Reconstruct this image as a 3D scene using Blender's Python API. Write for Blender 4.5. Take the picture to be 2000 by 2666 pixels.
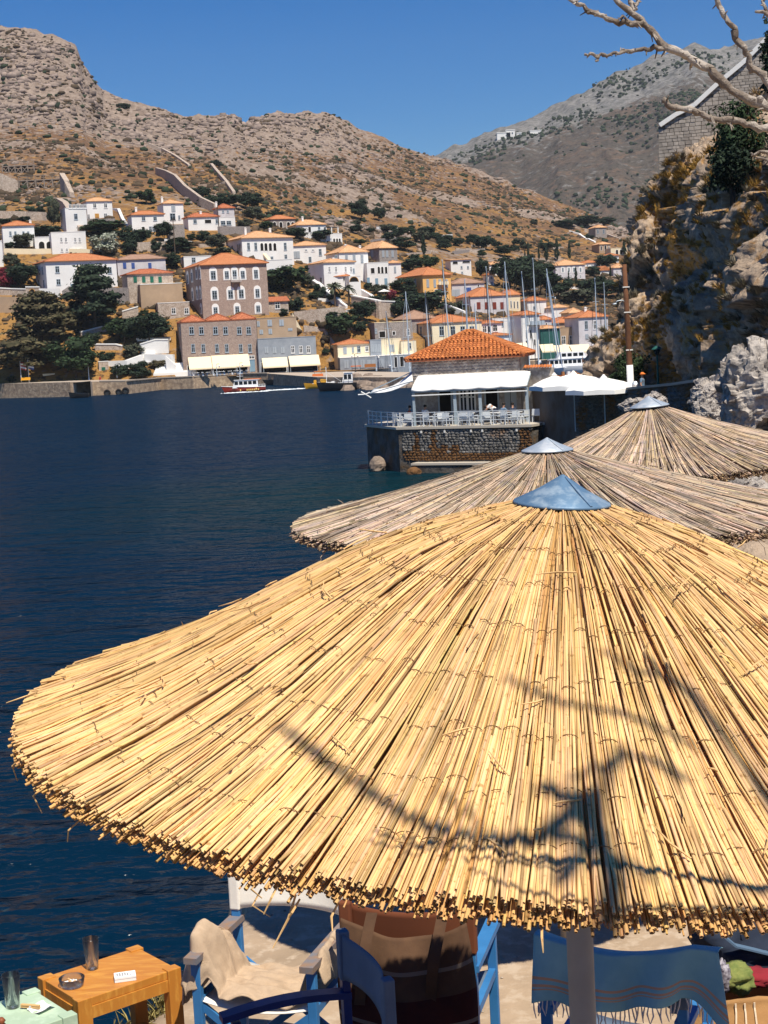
import bpy, math, random
import numpy as np
from mathutils import Vector, Matrix
rad = math.radians
for _o in list(bpy.data.objects): bpy.data.objects.remove(_o)
SC = bpy.context.scene
COL = SC.collection
# ------------------------------------------------------------------ camera
FPX, PITCH, ROLL = 4100.0, math.atan(460/4100*math.cos(rad(3))), rad(3.0)
EYE = np.array([0.0, 0.0, 9.1])
FW = np.array([0, math.cos(PITCH), -math.sin(PITCH)])
_u0 = np.array([0, math.sin(PITCH), math.cos(PITCH)]); _r0 = np.array([1.0, 0, 0])
CR = math.cos(ROLL)*_r0 - math.sin(ROLL)*_u0
CU = math.sin(ROLL)*_r0 + math.cos(ROLL)*_u0
cam = bpy.data.cameras.new('camera'); camo = bpy.data.objects.new('camera', cam); COL.objects.link(camo)
cam.sensor_fit = 'HORIZONTAL'; cam.sensor_width = 36; cam.lens = 36*FPX/2000
cam.clip_start = 0.1; cam.clip_end = 20000
camo.matrix_world = Matrix(((CR[0], CU[0], -FW[0], EYE[0]), (CR[1], CU[1], -FW[1], EYE[1]), (CR[2], CU[2], -FW[2], EYE[2]), (0, 0, 0, 1)))
SC.camera = camo
# ------------------------------------------------------------------ light
SUN_EL = rad(61); SUN_H = np.array([0.42, -0.907]); SUN_H = SUN_H/np.linalg.norm(SUN_H)
SUN_D = np.array([SUN_H[0]*math.cos(SUN_EL), SUN_H[1]*math.cos(SUN_EL), math.sin(SUN_EL)])
W = bpy.data.worlds.new('World'); SC.world = W; W.use_nodes = True
_nt = W.node_tree; _bg = _nt.nodes['Background']
_sky = _nt.nodes.new('ShaderNodeTexSky'); _sky.sky_type = 'NISHITA'; _sky.sun_disc = False
_sky.sun_elevation = SUN_EL; _sky.sun_rotation = math.atan2(SUN_H[0], SUN_H[1])
_sky.altitude = 0; _sky.air_density = 1.0; _sky.dust_density = 0.0; _sky.ozone_density = 6.0
_hs = _nt.nodes.new('ShaderNodeHueSaturation'); _hs.inputs['Saturation'].default_value = 1.5; _hs.inputs['Hue'].default_value = 0.512
_nt.links.new(_sky.outputs[0], _hs.inputs['Color'])
_nt.links.new(_hs.outputs[0], _bg.inputs[0]); _bg.inputs[1].default_value = 0.070
_sl = bpy.data.lights.new('sun', 'SUN'); _sl.energy = 5.0; _sl.angle = rad(0.53); _sl.color = (1.0, 0.92, 0.78)
_so = bpy.data.objects.new('sun', _sl); COL.objects.link(_so)
_so.rotation_euler = Vector(SUN_D).to_track_quat('Z', 'Y').to_euler(); _so.location = (20, -20, 60)
SC.view_settings.view_transform = 'Standard'; SC.view_settings.look = 'None'
SC.view_settings.exposure = 0.36; SC.view_settings.gamma = 1.0; SC.view_settings.use_curve_mapping = False
# ------------------------------------------------------------------ camera geometry helpers (photo pixel -> place)
def ray(u, v): return FW + CR*((u-1000)/FPX) + CU*((1333-v)/FPX)
def at(u, v, Y):
    d = ray(u, v); return EYE + d*(Y/d[1])
def on_z(u, v, z):
    d = ray(u, v); return EYE + d*((z-EYE[2])/d[2])
def on_plane(u, v, P, dr):
    n = np.array([-dr[1], dr[0], 0.0]); d = ray(u, v)
    return EYE + d*(((np.asarray(P)-EYE)@n)/(d@n))
def proj(P):
    d = np.asarray(P)-EYE; w = d@FW
    return np.stack([1000+FPX*(d@CR)/w, 1333-FPX*(d@CU)/w], -1)
# ------------------------------------------------------------------ noise
def _h(i, j, k, s):
    n = (i*374761393 + j*668265263 + k*2147483647 + s*974634777) & 0xffffffff
    n = ((n ^ (n >> 13))*1274126177) & 0xffffffff
    return ((n ^ (n >> 16)) & 0xffffff)/float(0xffffff)
def vnoise(x, y, z, s=0):
    x, y, z = np.broadcast_arrays(np.asarray(x, float), np.asarray(y, float), np.asarray(z, float))
    i = np.floor(x).astype(np.int64); j = np.floor(y).astype(np.int64); k = np.floor(z).astype(np.int64)
    a, b, c = x-i, y-j, z-k
    a = a*a*(3-2*a); b = b*b*(3-2*b); c = c*c*(3-2*c)
    r = 0
    for di in (0, 1):
        for dj in (0, 1):
            for dk in (0, 1):
                r = r + _h(i+di, j+dj, k+dk, s)*(a if di else 1-a)*(b if dj else 1-b)*(c if dk else 1-c)
    return r*2-1
def fbm(x, y, z=0.0, o=4, s=0, ridged=False):
    t = 0; a = 1.0; f = 1.0; n = 0
    for q in range(o):
        w = vnoise(np.asarray(x)*f+q*17.3, np.asarray(y)*f-q*9.1, np.asarray(z)*f+q*3.7, s+q)
        t = t + a*((1-2*np.abs(w)) if ridged else w); n += a; a *= 0.5; f *= 2.03
    return t/n
# ------------------------------------------------------------------ mesh building
WM = {}
def link(o): COL.objects.link(o); return o
def mesh_np(name, V, F, smooth=False):
    me = bpy.data.meshes.new(name); V = np.asarray(V, np.float32); F = np.asarray(F, np.int32)
    k = F.shape[1]; me.vertices.add(len(V)); me.vertices.foreach_set('co', V.ravel())
    me.loops.add(F.size); me.loops.foreach_set('vertex_index', F.ravel())
    me.polygons.add(len(F)); me.polygons.foreach_set('loop_start', np.arange(0, F.size, k, dtype=np.int32))
    me.polygons.foreach_set('loop_total', np.full(len(F), k, np.int32))
    me.update(calc_edges=True)
    if smooth: me.polygons.foreach_set('use_smooth', np.ones(len(F), bool))
    return me
def vcol(me, cols, name='tone'):
    a = me.attributes.new(name, 'FLOAT_COLOR', 'POINT')
    c = np.ones((len(me.vertices), 4), np.float32); cols = np.asarray(cols, np.float32)
    if cols.ndim == 1: c[:, :3] = cols[:, None]
    else: c[:, :3] = cols
    a.data.foreach_set('color', c.ravel())
def put(me, name, mats=None, parent=None, loc=None, rotz=None):
    o = bpy.data.objects.new(name, me); link(o)
    if mats is not None:
        for m in (mats if isinstance(mats, (list, tuple)) else [mats]):
            if len(me.materials) < (len(mats) if isinstance(mats, (list, tuple)) else 1): me.materials.append(m)
    if parent is not None: o.parent = parent
    M = Matrix.Identity(4)
    if loc is not None: o.location = loc; M = Matrix.Translation(Vector(loc))
    if rotz: o.rotation_euler = (0, 0, rotz); M = M @ Matrix.Rotation(rotz, 4, 'Z')
    WM[o] = (WM[parent] if parent is not None else Matrix.Identity(4)) @ M
    return o
class MB:
    def __init__(s): s.v = []; s.f = []; s.m = []; s.mi = 0; s.T = None
    def add(s, vs, fs):
        b = len(s.v)
        if s.T is not None: vs = [tuple(s.T @ Vector(p)) for p in vs]
        s.v.extend([tuple(float(c) for c in p) for p in vs])
        for f in fs: s.f.append([b+i for i in f]); s.m.append(s.mi)
        return s
    def box(s, x0, x1, y0, y1, z0, z1, tx=0, ty=0):
        return s.add([(x0, y0, z0), (x1, y0, z0), (x1, y1, z0), (x0, y1, z0), (x0+tx, y0+ty, z1), (x1-tx, y0+ty, z1), (x1-tx, y1-ty, z1), (x0+tx, y1-ty, z1)],
                     [(3, 2, 1, 0), (4, 5, 6, 7), (0, 1, 5, 4), (1, 2, 6, 5), (2, 3, 7, 6), (3, 0, 4, 7)])
    def bar(s, a, b, w, h=None, up=(0, 0, 1), w2=None, h2=None):
        a = Vector(a); b = Vector(b); h = h or w; d = (b-a).normalized(); upv = Vector(up)
        if abs(d.dot(upv)) > 0.98: upv = Vector((0, 1, 0))
        x = d.cross(upv).normalized(); y = x.cross(d).normalized(); w2 = w2 or w; h2 = h2 or h
        vs = [p+x*(sx*ww/2)+y*(sy*hh/2) for p, ww, hh in ((a, w, h), (b, w2, h2)) for sx, sy in ((-1, -1), (1, -1), (1, 1), (-1, 1))]
        return s.add(vs, [(0, 1, 2, 3), (7, 6, 5, 4), (0, 4, 5, 1), (1, 5, 6, 2), (2, 6, 7, 3), (3, 7, 4, 0)])
    def tube(s, pts, r, n=6, cap=True):
        P = [Vector(p) for p in pts]; k = len(P)
        R = list(r) if hasattr(r, '__len__') else [r]*k
        vs = []; x = None
        for i, p in enumerate(P):
            d = (P[min(i+1, k-1)]-P[max(i-1, 0)]).normalized()
            if x is None:
                x = d.cross(Vector((0.31, 0.17, 0.93)) if abs(d.z) < .9 else Vector((1, 0.1, 0))).normalized()
            else:
                x = (x-d*x.dot(d)).normalized()
            y = d.cross(x)
            for q in range(n):
                t = 2*math.pi*q/n; vs.append(p+(x*math.cos(t)+y*math.sin(t))*R[i])
        fs = [(i*n+q, i*n+(q+1) % n, (i+1)*n+(q+1) % n, (i+1)*n+q) for i in range(k-1) for q in range(n)]
        if cap: fs += [tuple(range(n-1, -1, -1)), tuple((k-1)*n+q for q in range(n))]
        return s.add(vs, fs)
    def lathe(s, prof, n=16, c=(0, 0, 0), cap=True):
        vs = [(c[0]+r*math.cos(2*math.pi*q/n), c[1]+r*math.sin(2*math.pi*q/n), c[2]+z) for r, z in prof for q in range(n)]
        fs = [(i*n+q, i*n+(q+1) % n, (i+1)*n+(q+1) % n, (i+1)*n+q) for i in range(len(prof)-1) for q in range(n)]
        if cap: fs += [tuple(range(n-1, -1, -1)), tuple((len(prof)-1)*n+q for q in range(n))]
        return s.add(vs, fs)
    def grid(s, P, flip=False):
        P = np.asarray(P); a, b = P.shape[:2]
        fs = [(i*b+j, i*b+j+1, (i+1)*b+j+1, (i+1)*b+j) for i in range(a-1) for j in range(b-1)]
        if flip: fs = [f[::-1] for f in fs]
        return s.add(P.reshape(-1, 3).tolist(), fs)
    def ball(s, c, rx, ry=None, rz=None, n=8, k=5, jit=0, rng=random):
        ry = ry or rx; rz = rz or rx; vs = [(c[0], c[1], c[2]-rz)]
        for i in range(1, k):
            t = math.pi*i/k
            for q in range(n):
                p = 2*math.pi*q/n; w = 1+jit*rng.uniform(-1, 1)
                vs.append((c[0]+rx*w*math.sin(t)*math.cos(p), c[1]+ry*w*math.sin(t)*math.sin(p), c[2]-rz*w*math.cos(t)))
        vs.append((c[0], c[1], c[2]+rz)); L = len(vs)-1
        fs = [(0, 1+(q+1) % n, 1+q) for q in range(n)]
        fs += [(1+(i-1)*n+q, 1+(i-1)*n+(q+1) % n, 1+i*n+(q+1) % n, 1+i*n+q) for i in range(1, k-1) for q in range(n)]
        fs += [(L, 1+(k-2)*n+q, 1+(k-2)*n+(q+1) % n) for q in range(n)]
        return s.add(vs, fs)
    def mesh(s, name, smooth=False, inv=None):
        me = bpy.data.meshes.new(name)
        v = [tuple(inv @ Vector(p)) for p in s.v] if inv is not None else s.v
        me.from_pydata(v, [], s.f); me.polygons.foreach_set('material_index', s.m)
        if smooth: me.polygons.foreach_set('use_smooth', [True]*len(s.f))
        me.update(); return me
    def build(s, name, mats, parent=None, smooth=False, world=True, bevel=0):
        inv = WM[parent].inverted() if (parent is not None and world) else None
        o = put(s.mesh(name, smooth, inv), name, mats, parent)
        if bevel:
            b = o.modifiers.new('bevel', 'BEVEL'); b.width = bevel; b.segments = 2; b.limit_method = 'ANGLE'
        return o
def tag(o, label=None, cat=None, group=None, kind=None):
    if label: o['label'] = label
    if cat: o['category'] = cat
    if group: o['group'] = group
    if kind: o['kind'] = kind
    return o
def root(name, label, cat, loc=(0, 0, 0), rotz=0.0, group=None):
    o = bpy.data.objects.new(name, None); o.empty_display_size = 0.2; link(o)
    o.location = tuple(float(c) for c in loc); o.rotation_euler = (0, 0, rotz)
    WM[o] = Matrix.Translation(Vector(o.location)) @ Matrix.Rotation(rotz, 4, 'Z')
    return tag(o, label, cat, group)
def clone(r, loc, rotz=0.0, label=None, group=None, scale=None):
    c = r.copy(); link(c); c.location = loc; c.rotation_euler = (0, 0, rotz)
    if scale: c.scale = scale if hasattr(scale, '__len__') else (scale,)*3
    if label: c['label'] = label
    if group: c['group'] = group
    for ch in list(r.children):
        d = ch.copy(); link(d); d.parent = c
        for g in list(ch.children):
            e = g.copy(); link(e); e.parent = d
    return c
# ------------------------------------------------------------------ materials
MATS = {}
def mat(name, c1, c2=None, scale=1.0, rough=0.85, bump=0.0, bscale=None, metal=0.0, c3=None, scale3=None, coords='world', tone=False, rnd=0.0, spec=0.3, stretch=None, detail=5, trans=0.0, lo=0.35, hi=0.65, bdist=0.02, ior=None, alpha=None):
    m = bpy.data.materials.new(name); m.use_nodes = True; nt = m.node_tree; N = nt.nodes; L = nt.links
    b = N['Principled BSDF']; b.inputs['Roughness'].default_value = rough; b.inputs['Metallic'].default_value = metal
    b.inputs['Specular IOR Level'].default_value = spec
    if ior: b.inputs['IOR'].default_value = ior
    if trans: b.inputs['Transmission Weight'].default_value = trans
    if coords == 'world': pos = N.new('ShaderNodeNewGeometry').outputs['Position']
    else: pos = N.new('ShaderNodeTexCoord').outputs['Object']
    if stretch:
        mp = N.new('ShaderNodeMapping'); mp.inputs['Scale'].default_value = stretch; L.new(pos, mp.inputs['Vector']); pos = mp.outputs[0]
    def noise(sc, det=detail):
        n = N.new('ShaderNodeTexNoise'); n.inputs['Scale'].default_value = sc; n.inputs['Detail'].default_value = det; n.inputs['Roughness'].default_value = 0.6
        L.new(pos, n.inputs['Vector']); return n.outputs['Fac']
    def ramp(fac, lo, hi):
        r = N.new('ShaderNodeMapRange'); r.inputs['From Min'].default_value = lo; r.inputs['From Max'].default_value = hi; L.new(fac, r.inputs['Value']); return r.outputs[0]
    def mix(f, a, c, bt='MIX'):
        x = N.new('ShaderNodeMix'); x.data_type = 'RGBA'; x.blend_type = bt
        if hasattr(f, 'node'): L.new(f, x.inputs[0])
        else: x.inputs[0].default_value = f
        for s_, val in ((x.inputs[6], a), (x.inputs[7], c)):
            if hasattr(val, 'node'): L.new(val, s_)
            else: s_.default_value = (*val, 1)
        return x.outputs[2]
    col = tuple(c1)
    if c2 is not None: col = mix(ramp(noise(scale), lo, hi), c1, c2)
    if c3 is not None: col = mix(ramp(noise(scale3 or scale*3), 0.5, 0.62), col, c3)
    if tone:
        a = N.new('ShaderNodeAttribute'); a.attribute_name = 'tone'; col = mix(1.0, col, a.outputs['Color'], 'MULTIPLY')
    if rnd:
        oi = N.new('ShaderNodeObjectInfo'); r = N.new('ShaderNodeMapRange'); r.inputs['To Min'].default_value = 1-rnd; r.inputs['To Max'].default_value = 1+rnd*0.6
        L.new(oi.outputs['Random'], r.inputs['Value'])
        hv = N.new('ShaderNodeHueSaturation'); L.new(r.outputs[0], hv.inputs['Value'])
        if hasattr(col, 'node'): L.new(col, hv.inputs['Color'])
        else: hv.inputs['Color'].default_value = (*col, 1)
        col = hv.outputs[0]
    if hasattr(col, 'node'): L.new(col, b.inputs['Base Color'])
    else: b.inputs['Base Color'].default_value = (*col, 1)
    if bump:
        bn = N.new('ShaderNodeBump'); bn.inputs['Strength'].default_value = bump; bn.inputs['Distance'].default_value = bdist
        L.new(noise(bscale or scale*4), bn.inputs['Height']); L.new(bn.outputs[0], b.inputs['Normal'])
    if alpha is not None: b.inputs['Alpha'].default_value = alpha
    MATS[name] = m; return m
mat('white_wall', (.80, .80, .79), (.72, .71, .69), .25, rough=.9, bump=.1, bscale=3)
mat('cream_wall', (.80, .70, .50), (.72, .62, .44), .3, rough=.9)
mat('lilac_wall', (.62, .60, .62), (.50, .47, .48), .6, rough=.9)
mat('yellow_wall', (.78, .47, .17), (.70, .41, .14), .3, rough=.9)
mat('tan_wall', (.42, .30, .20), (.35, .25, .17), .5, rough=.9)
mat('pink_stone', (.36, .265, .22), (.27, .20, .17), 1.6, rough=.95, bump=.3, bscale=4, bdist=.06, c3=(.42, .33, .27))
mat('grey_stone', (.30, .265, .245), (.21, .185, .175), 1.8, rough=.95, bump=.4, bscale=4, bdist=.06, c3=(.40, .36, .33))
mat('field_stone', (.46, .38, .31), (.30, .23, .18), 1.3, rough=.95, bump=.5, bscale=3, bdist=.1, c3=(.55, .47, .40))
mat('blue_grey_wall', (.30, .33, .37), (.24, .27, .31), .8, rough=.9)
mat('net_green', (.02, .10, .09), (.015, .075, .07), 1.0, rough=.8)
mat('tile_orange', (.47, .175, .070), (.38, .13, .05), 1.2, rough=.85, bump=.6, bscale=3, bdist=.08, c3=(.52, .24, .11))
mat('tile_pale', (.56, .32, .17), (.47, .25, .12), 1.0, rough=.85, bump=.6, bscale=3, bdist=.08, c3=(.70, .42, .22))
mat('tile_red', (.38, .12, .055), (.30, .09, .04), 1.2, rough=.85, bump=.6, bscale=3, bdist=.08, c3=(.55, .20, .09))
mat('tile_brown', (.36, .22, .15), (.28, .17, .12), 1.2, rough=.85, bump=.6, bscale=3, bdist=.08)
mat('trim_white', (.80, .79, .76), rough=.8)
mat('frame_white', (.74, .74, .74), rough=.7)
mat('frame_blue_grey', (.36, .42, .48), rough=.7)
mat('glass_dark', (.012, .016, .022), rough=.12, spec=.5)
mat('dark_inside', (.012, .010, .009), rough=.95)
mat('shut_green', (.01, .12, .075), rough=.6)
mat('shut_blue', (.05, .10, .32), rough=.6)
mat('shut_grey', (.34, .38, .42), rough=.7)
mat('shut_red', (.20, .04, .025), rough=.6)
mat('door_blue', (.20, .32, .42), rough=.6)
mat('door_ochre', (.50, .26, .06), rough=.6)
mat('awning_cream', (.82, .69, .47), rough=.9)
mat('wood_grey', (.30, .25, .21), (.20, .16, .13), 2.0, rough=.9)
mat('steel_pale', (.55, .62, .68), rough=.4, metal=.3)
mat('dark_metal', (.03, .035, .04), rough=.5)
mat('bark', (.12, .085, .06), (.07, .05, .035), 3.0, rough=.95)
M_ = MATS
# ================================================================== SEA
def sea_material():
    m = bpy.data.materials.new('sea_water'); m.use_nodes = True; nt = m.node_tree; N = nt.nodes; L = nt.links
    b = N['Principled BSDF']; b.inputs['Roughness'].default_value = 0.13; b.inputs['IOR'].default_value = 1.33; b.inputs['Specular IOR Level'].default_value = 0.10
    pos = N.new('ShaderNodeNewGeometry').outputs['Position']
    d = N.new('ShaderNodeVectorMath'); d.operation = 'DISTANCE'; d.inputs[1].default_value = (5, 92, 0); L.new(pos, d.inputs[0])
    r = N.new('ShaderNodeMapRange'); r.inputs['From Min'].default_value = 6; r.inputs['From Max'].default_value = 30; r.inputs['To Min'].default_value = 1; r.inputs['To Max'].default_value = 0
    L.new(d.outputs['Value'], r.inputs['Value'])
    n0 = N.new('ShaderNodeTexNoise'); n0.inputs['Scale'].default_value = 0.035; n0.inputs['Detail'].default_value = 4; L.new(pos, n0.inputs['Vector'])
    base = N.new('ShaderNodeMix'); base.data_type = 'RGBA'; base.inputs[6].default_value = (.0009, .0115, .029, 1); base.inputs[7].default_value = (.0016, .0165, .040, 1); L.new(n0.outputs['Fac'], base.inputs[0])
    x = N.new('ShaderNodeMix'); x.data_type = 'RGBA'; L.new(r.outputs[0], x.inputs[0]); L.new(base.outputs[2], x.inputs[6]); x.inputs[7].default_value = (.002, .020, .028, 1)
    L.new(x.outputs[2], b.inputs['Base Color'])
    prev = None
    for sc, st, dist, stretch in ((0.20, 0.8, 1.5, (1, 1.6, 1)), (0.75, 0.9, .5, (1, 1.7, 1)), (2.6, 0.75, .13, (1, 1.5, 1)), (9.0, .5, .03, (1, 1.3, 1))):
        mp = N.new('ShaderNodeMapping'); mp.inputs['Scale'].default_value = stretch; mp.inputs['Rotation'].default_value = (0, 0, 0.35); L.new(pos, mp.inputs[0])
        n = N.new('ShaderNodeTexNoise'); n.inputs['Scale'].default_value = sc; n.inputs['Detail'].default_value = 2; L.new(mp.outputs[0], n.inputs['Vector'])
        bn = N.new('ShaderNodeBump'); bn.inputs['Strength'].default_value = st; bn.inputs['Distance'].default_value = dist; L.new(n.outputs['Fac'], bn.inputs['Height'])
        if prev: L.new(prev, bn.inputs['Normal'])
        prev = bn.outputs[0]
    L.new(prev, b.inputs['Normal']); b.inputs['Specular IOR Level'].default_value = 0.0
    fr = N.new('ShaderNodeFresnel'); fr.inputs['IOR'].default_value = 1.33; L.new(prev, fr.inputs['Normal'])
    rf = N.new('ShaderNodeMapRange'); rf.inputs['From Max'].default_value = .55; rf.inputs['To Max'].default_value = .18; L.new(fr.outputs[0], rf.inputs['Value'])
    gl = N.new('ShaderNodeBsdfGlossy'); gl.inputs['Roughness'].default_value = .16; L.new(prev, gl.inputs['Normal'])
    mx = N.new('ShaderNodeMixShader'); L.new(rf.outputs[0], mx.inputs[0]); L.new(b.outputs[0], mx.inputs[1]); L.new(gl.outputs[0], mx.inputs[2]); L.new(mx.outputs[0], N['Material Output'].inputs['Surface']); return m
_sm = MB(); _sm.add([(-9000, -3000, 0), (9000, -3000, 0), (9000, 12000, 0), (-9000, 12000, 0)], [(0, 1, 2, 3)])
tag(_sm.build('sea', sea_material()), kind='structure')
# ================================================================== HILLS
SKY_U = [-400, 0, 60, 100, 140, 170, 200, 215, 230, 250, 270, 285, 300, 330, 360, 420, 450, 490, 530, 560, 590, 640, 670, 700, 760, 790, 820, 850, 870, 885, 900, 930, 960, 1000, 1050, 1100, 1163, 1250, 1350, 1450, 1500, 1580, 1640, 1700, 1800, 2200]
SKY_V = [40, 70, 80, 88, 95, 108, 130, 170, 188, 222, 250, 258, 262, 268, 276, 290, 303, 312, 306, 304, 297, 322, 312, 309, 314, 306, 304, 300, 301, 306, 316, 336, 348, 358, 382, 398, 418, 447, 487, 522, 540, 566, 600, 630, 640, 650]
CU_ = [-400, 0, 300, 600, 900, 1200, 1500, 1800, 2200]
LV = [(890, 352), (790, 372), (650, 415), (590, 445), (480, 520)]
LEV = {-400: LV, 0: LV, 300: LV,
       600: [(890, 350), (800, 368), (690, 405), (600, 450), (500, 530)],
       900: [(890, 352), (820, 375), (740, 415), (650, 480), (520, 640)],
       1200: [(890, 372), (825, 400), (730, 480), (650, 560), (560, 690)],
       1500: [(880, 402), (815, 440), (720, 540), (650, 640), (590, 760)],
       1800: [(880, 405), (815, 450), (720, 560), (660, 650), (640, 750)],
       2200: [(880, 405), (815, 450), (720, 560), (670, 650), (650, 750)]}
SKYY = [820, 820, 800, 800, 900, 900, 890, 860, 860]
BASEY = [338, 338, 338, 338, 340, 360, 392, 395, 395]
def z_for(th, Y, v):
    # height at plan point (th*Y, Y) that is seen at photo row v
    A = np.array([0*Y, 0*Y, np.ones_like(Y)]); d0 = np.array([th*Y, Y, 0*Y])
    k = (1333-v)/FPX
    num = (d0*(CU-k*FW)[:, None]).sum(0); den = (CU-k*FW)[2]
    return EYE[2]-num/den
NT, NY = 560, 330
def th_of(u): 
    r_ = ray(u, 620.0); return r_[0]/r_[1]
TH0, TH1 = th_of(-330), th_of(2150)
THS = np.linspace(TH0, TH1, NT)
UU = np.array([1000+FPX*t for t in THS]) + 13*0
UU = 1000+(THS-(th_of(1000)))*FPX     # approximate photo column of each polar column
TT = np.linspace(0, 1, NY)
HY = np.zeros((NT, NY)); HZ = np.zeros((NT, NY)); HR = np.zeros((NT, NY))
for i, th in enumerate(THS):
    u = UU[i]
    ys = [np.interp(u, CU_, BASEY)]; zs = [2.3]
    for k in range(5):
        y = np.interp(u, CU_, [LEV[c][k][1] for c in CU_]); v = np.interp(u, CU_, [LEV[c][k][0] for c in CU_])
        ys.append(y); zs.append(float(z_for(np.array([th]), np.array([y]), v)[0]))
    y = np.interp(u, CU_, SKYY); uu = u
    for _ in range(3):
        v = np.interp(uu, SKY_U, SKY_V); z = float(z_for(np.array([th]), np.array([y]), v)[0]); uu = proj([th*y, y, z])[0]
    ymid = ys[-1]*.45+y*.55; zl = zs[-1]+(z-zs[-1])*.50
    ys += [ymid, y, y+60, y+330]; zs += [zl, z, z-14, z-120]
    yy = np.concatenate([np.linspace(ys[0], ys[5], int(NY*.55), endpoint=False), np.linspace(ys[5], ys[7]+4, NY-int(NY*.55)-14, endpoint=False), np.linspace(ys[7]+4, ys[9], 14)])
    HY[i] = yy; HZ[i] = np.interp(yy, ys, zs)
# soften the folds across columns below the crest
_X = THS[:, None]*HY
up = np.clip((HY-440)/160, 0, 1)
rocky = np.clip((HZ-75+fbm(_X/60, HY/60, 0, 3, 5)*22)/30, 0, 1)*np.clip((1150-UU[:, None])/350, 0.15, 1)
rocky = np.maximum(rocky, np.clip((fbm(_X/45, HY/45, 2.0, 4, 11)-.12)/.2, 0, 1)*up*.8)
HZ += up*fbm(_X/38, HY/38, 0, 4, 21)*3.2 + (.06+up*.55)*fbm(_X/9, HY/9, 0, 4, 31)
HZ += up*rocky*(fbm(_X/22, HY/22, 1.3, 5, 41, True)-.3)*5.5*np.clip((HY-480)/150, 0, 1)
_ter = np.clip((UU[:, None]-850)/200, 0, 1)*np.clip((1500-UU[:, None])/200, 0, 1)*up
_pad = np.interp(UU, [440, 470, 690, 710, 1085, 1110, 1580, 1640], [338, 348, 348, 361, 361, 374, 376, 380])[:, None]
_pz = np.interp(UU, [440, 1000, 1110], [2.3, 1.9, 1.3])[:, None]; HZ = np.where((UU[:, None] > 440) & (UU[:, None] < 1640), np.minimum(HZ, _pz+np.maximum(0, HY-_pad)*2.2), HZ)
def terrain(x, y):
    th = x/y; fi = (th-TH0)/(TH1-TH0)*(NT-1); fi = min(max(fi, 0), NT-1.001); i = int(fi); a = fi-i
    return float(np.interp(y, HY[i], HZ[i])*(1-a)+np.interp(y, HY[i+1], HZ[i+1])*a)
def ground(u, v, y0=338.0):
    d = ray(u, v); prev = None
    for Y in np.arange(y0, 1300, 1.0):
        P = EYE+d*(Y/d[1])
        if P[2] <= terrain(P[0], P[1]): return P
    return EYE+d*(600/d[1])
def hill_material(name, ochre, brown, rock, rockb, s=1.0):
    m = bpy.data.materials.new(name); m.use_nodes = True; nt = m.node_tree; N = nt.nodes; L = nt.links
    b = N['Principled BSDF']; b.inputs['Roughness'].default_value = 0.95; b.inputs['Specular IOR Level'].default_value = 0.1
    pos = N.new('ShaderNodeNewGeometry').outputs['Position']; at_ = N.new('ShaderNodeAttribute'); at_.attribute_name = 'tone'
    sep = N.new('ShaderNodeSeparateColor'); L.new(at_.outputs['Color'], sep.inputs[0])
    def noise(sc, det=6):
        n = N.new('ShaderNodeTexNoise'); n.inputs['Scale'].default_value = sc*s; n.inputs['Detail'].default_value = det; n.inputs['Roughness'].default_value = .65; L.new(pos, n.inputs['Vector']); return n.outputs['Fac']
    def mr(x, a, c):
        r = N.new('ShaderNodeMapRange'); r.inputs['From Min'].default_value = a; r.inputs['From Max'].default_value = c; L.new(x, r.inputs['Value']); return r.outputs[0]
    def mix(f, a, c):
        x = N.new('ShaderNodeMix'); x.data_type = 'RGBA'; L.new(f, x.inputs[0])
        for s_, v_ in ((x.inputs[6], a), (x.inputs[7], c)):
            if hasattr(v_, 'node'): L.new(v_, s_)
            else: s_.default_value = (*v_, 1)
        return x.outputs[2]
    def math_(op, a, c):
        x = N.new('ShaderNodeMath'); x.operation = op
        for s_, v_ in ((x.inputs[0], a), (x.inputs[1], c)):
            if hasattr(v_, 'node'): L.new(v_, s_)
            else: s_.default_value = v_
        return x.outputs[0]
    soil = mix(mr(math_('ADD', noise(.05), math_('MULTIPLY', sep.outputs[1], -.35)), .25, .5), ochre, brown)
    soil = mix(mr(noise(.55), .52, .62), soil, tuple(c*.55 for c in brown))
    soil = mix(mr(noise(.25), .56, .62), soil, ochre)
    rk = mix(mr(noise(.4), .4, .6), rock, rockb)
    f = mr(math_('ADD', noise(.35, 8), math_('MULTIPLY', sep.outputs[0], .32)), .56, .68)
    col = mix(f, soil, rk)
    L.new(col, b.inputs['Base Color'])
    bn = N.new('ShaderNodeBump'); bn.inputs['Strength'].default_value = .9; bn.inputs['Distance'].default_value = 1.2/s; L.new(noise(.5, 8), bn.inputs['Height']); L.new(bn.outputs[0], b.inputs['Normal'])
    return m
HILL_M = hill_material('dry_hillside', (.32, .175, .055), (.165, .096, .055), (.31, .245, .20), (.20, .152, .122))
idx = np.arange(NT*NY).reshape(NT, NY)
Fq = np.stack([idx[:-1, :-1], idx[1:, :-1], idx[1:, 1:], idx[:-1, 1:]], -1).reshape(-1, 4)
Vq = np.stack([THS[:, None]*HY, HY, HZ], -1).reshape(-1, 3)
me = mesh_np('hillside', Vq, Fq, True)
grassy = np.clip((70-HZ)/45, 0, 1)*np.clip(1.2-np.abs(UU[:, None]-300)/1500, 0.3, 1)
vcol(me, np.stack([rocky, grassy, 0*rocky], -1).reshape(-1, 3))
tag(put(me, 'hillside', HILL_M), kind='structure')
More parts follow.
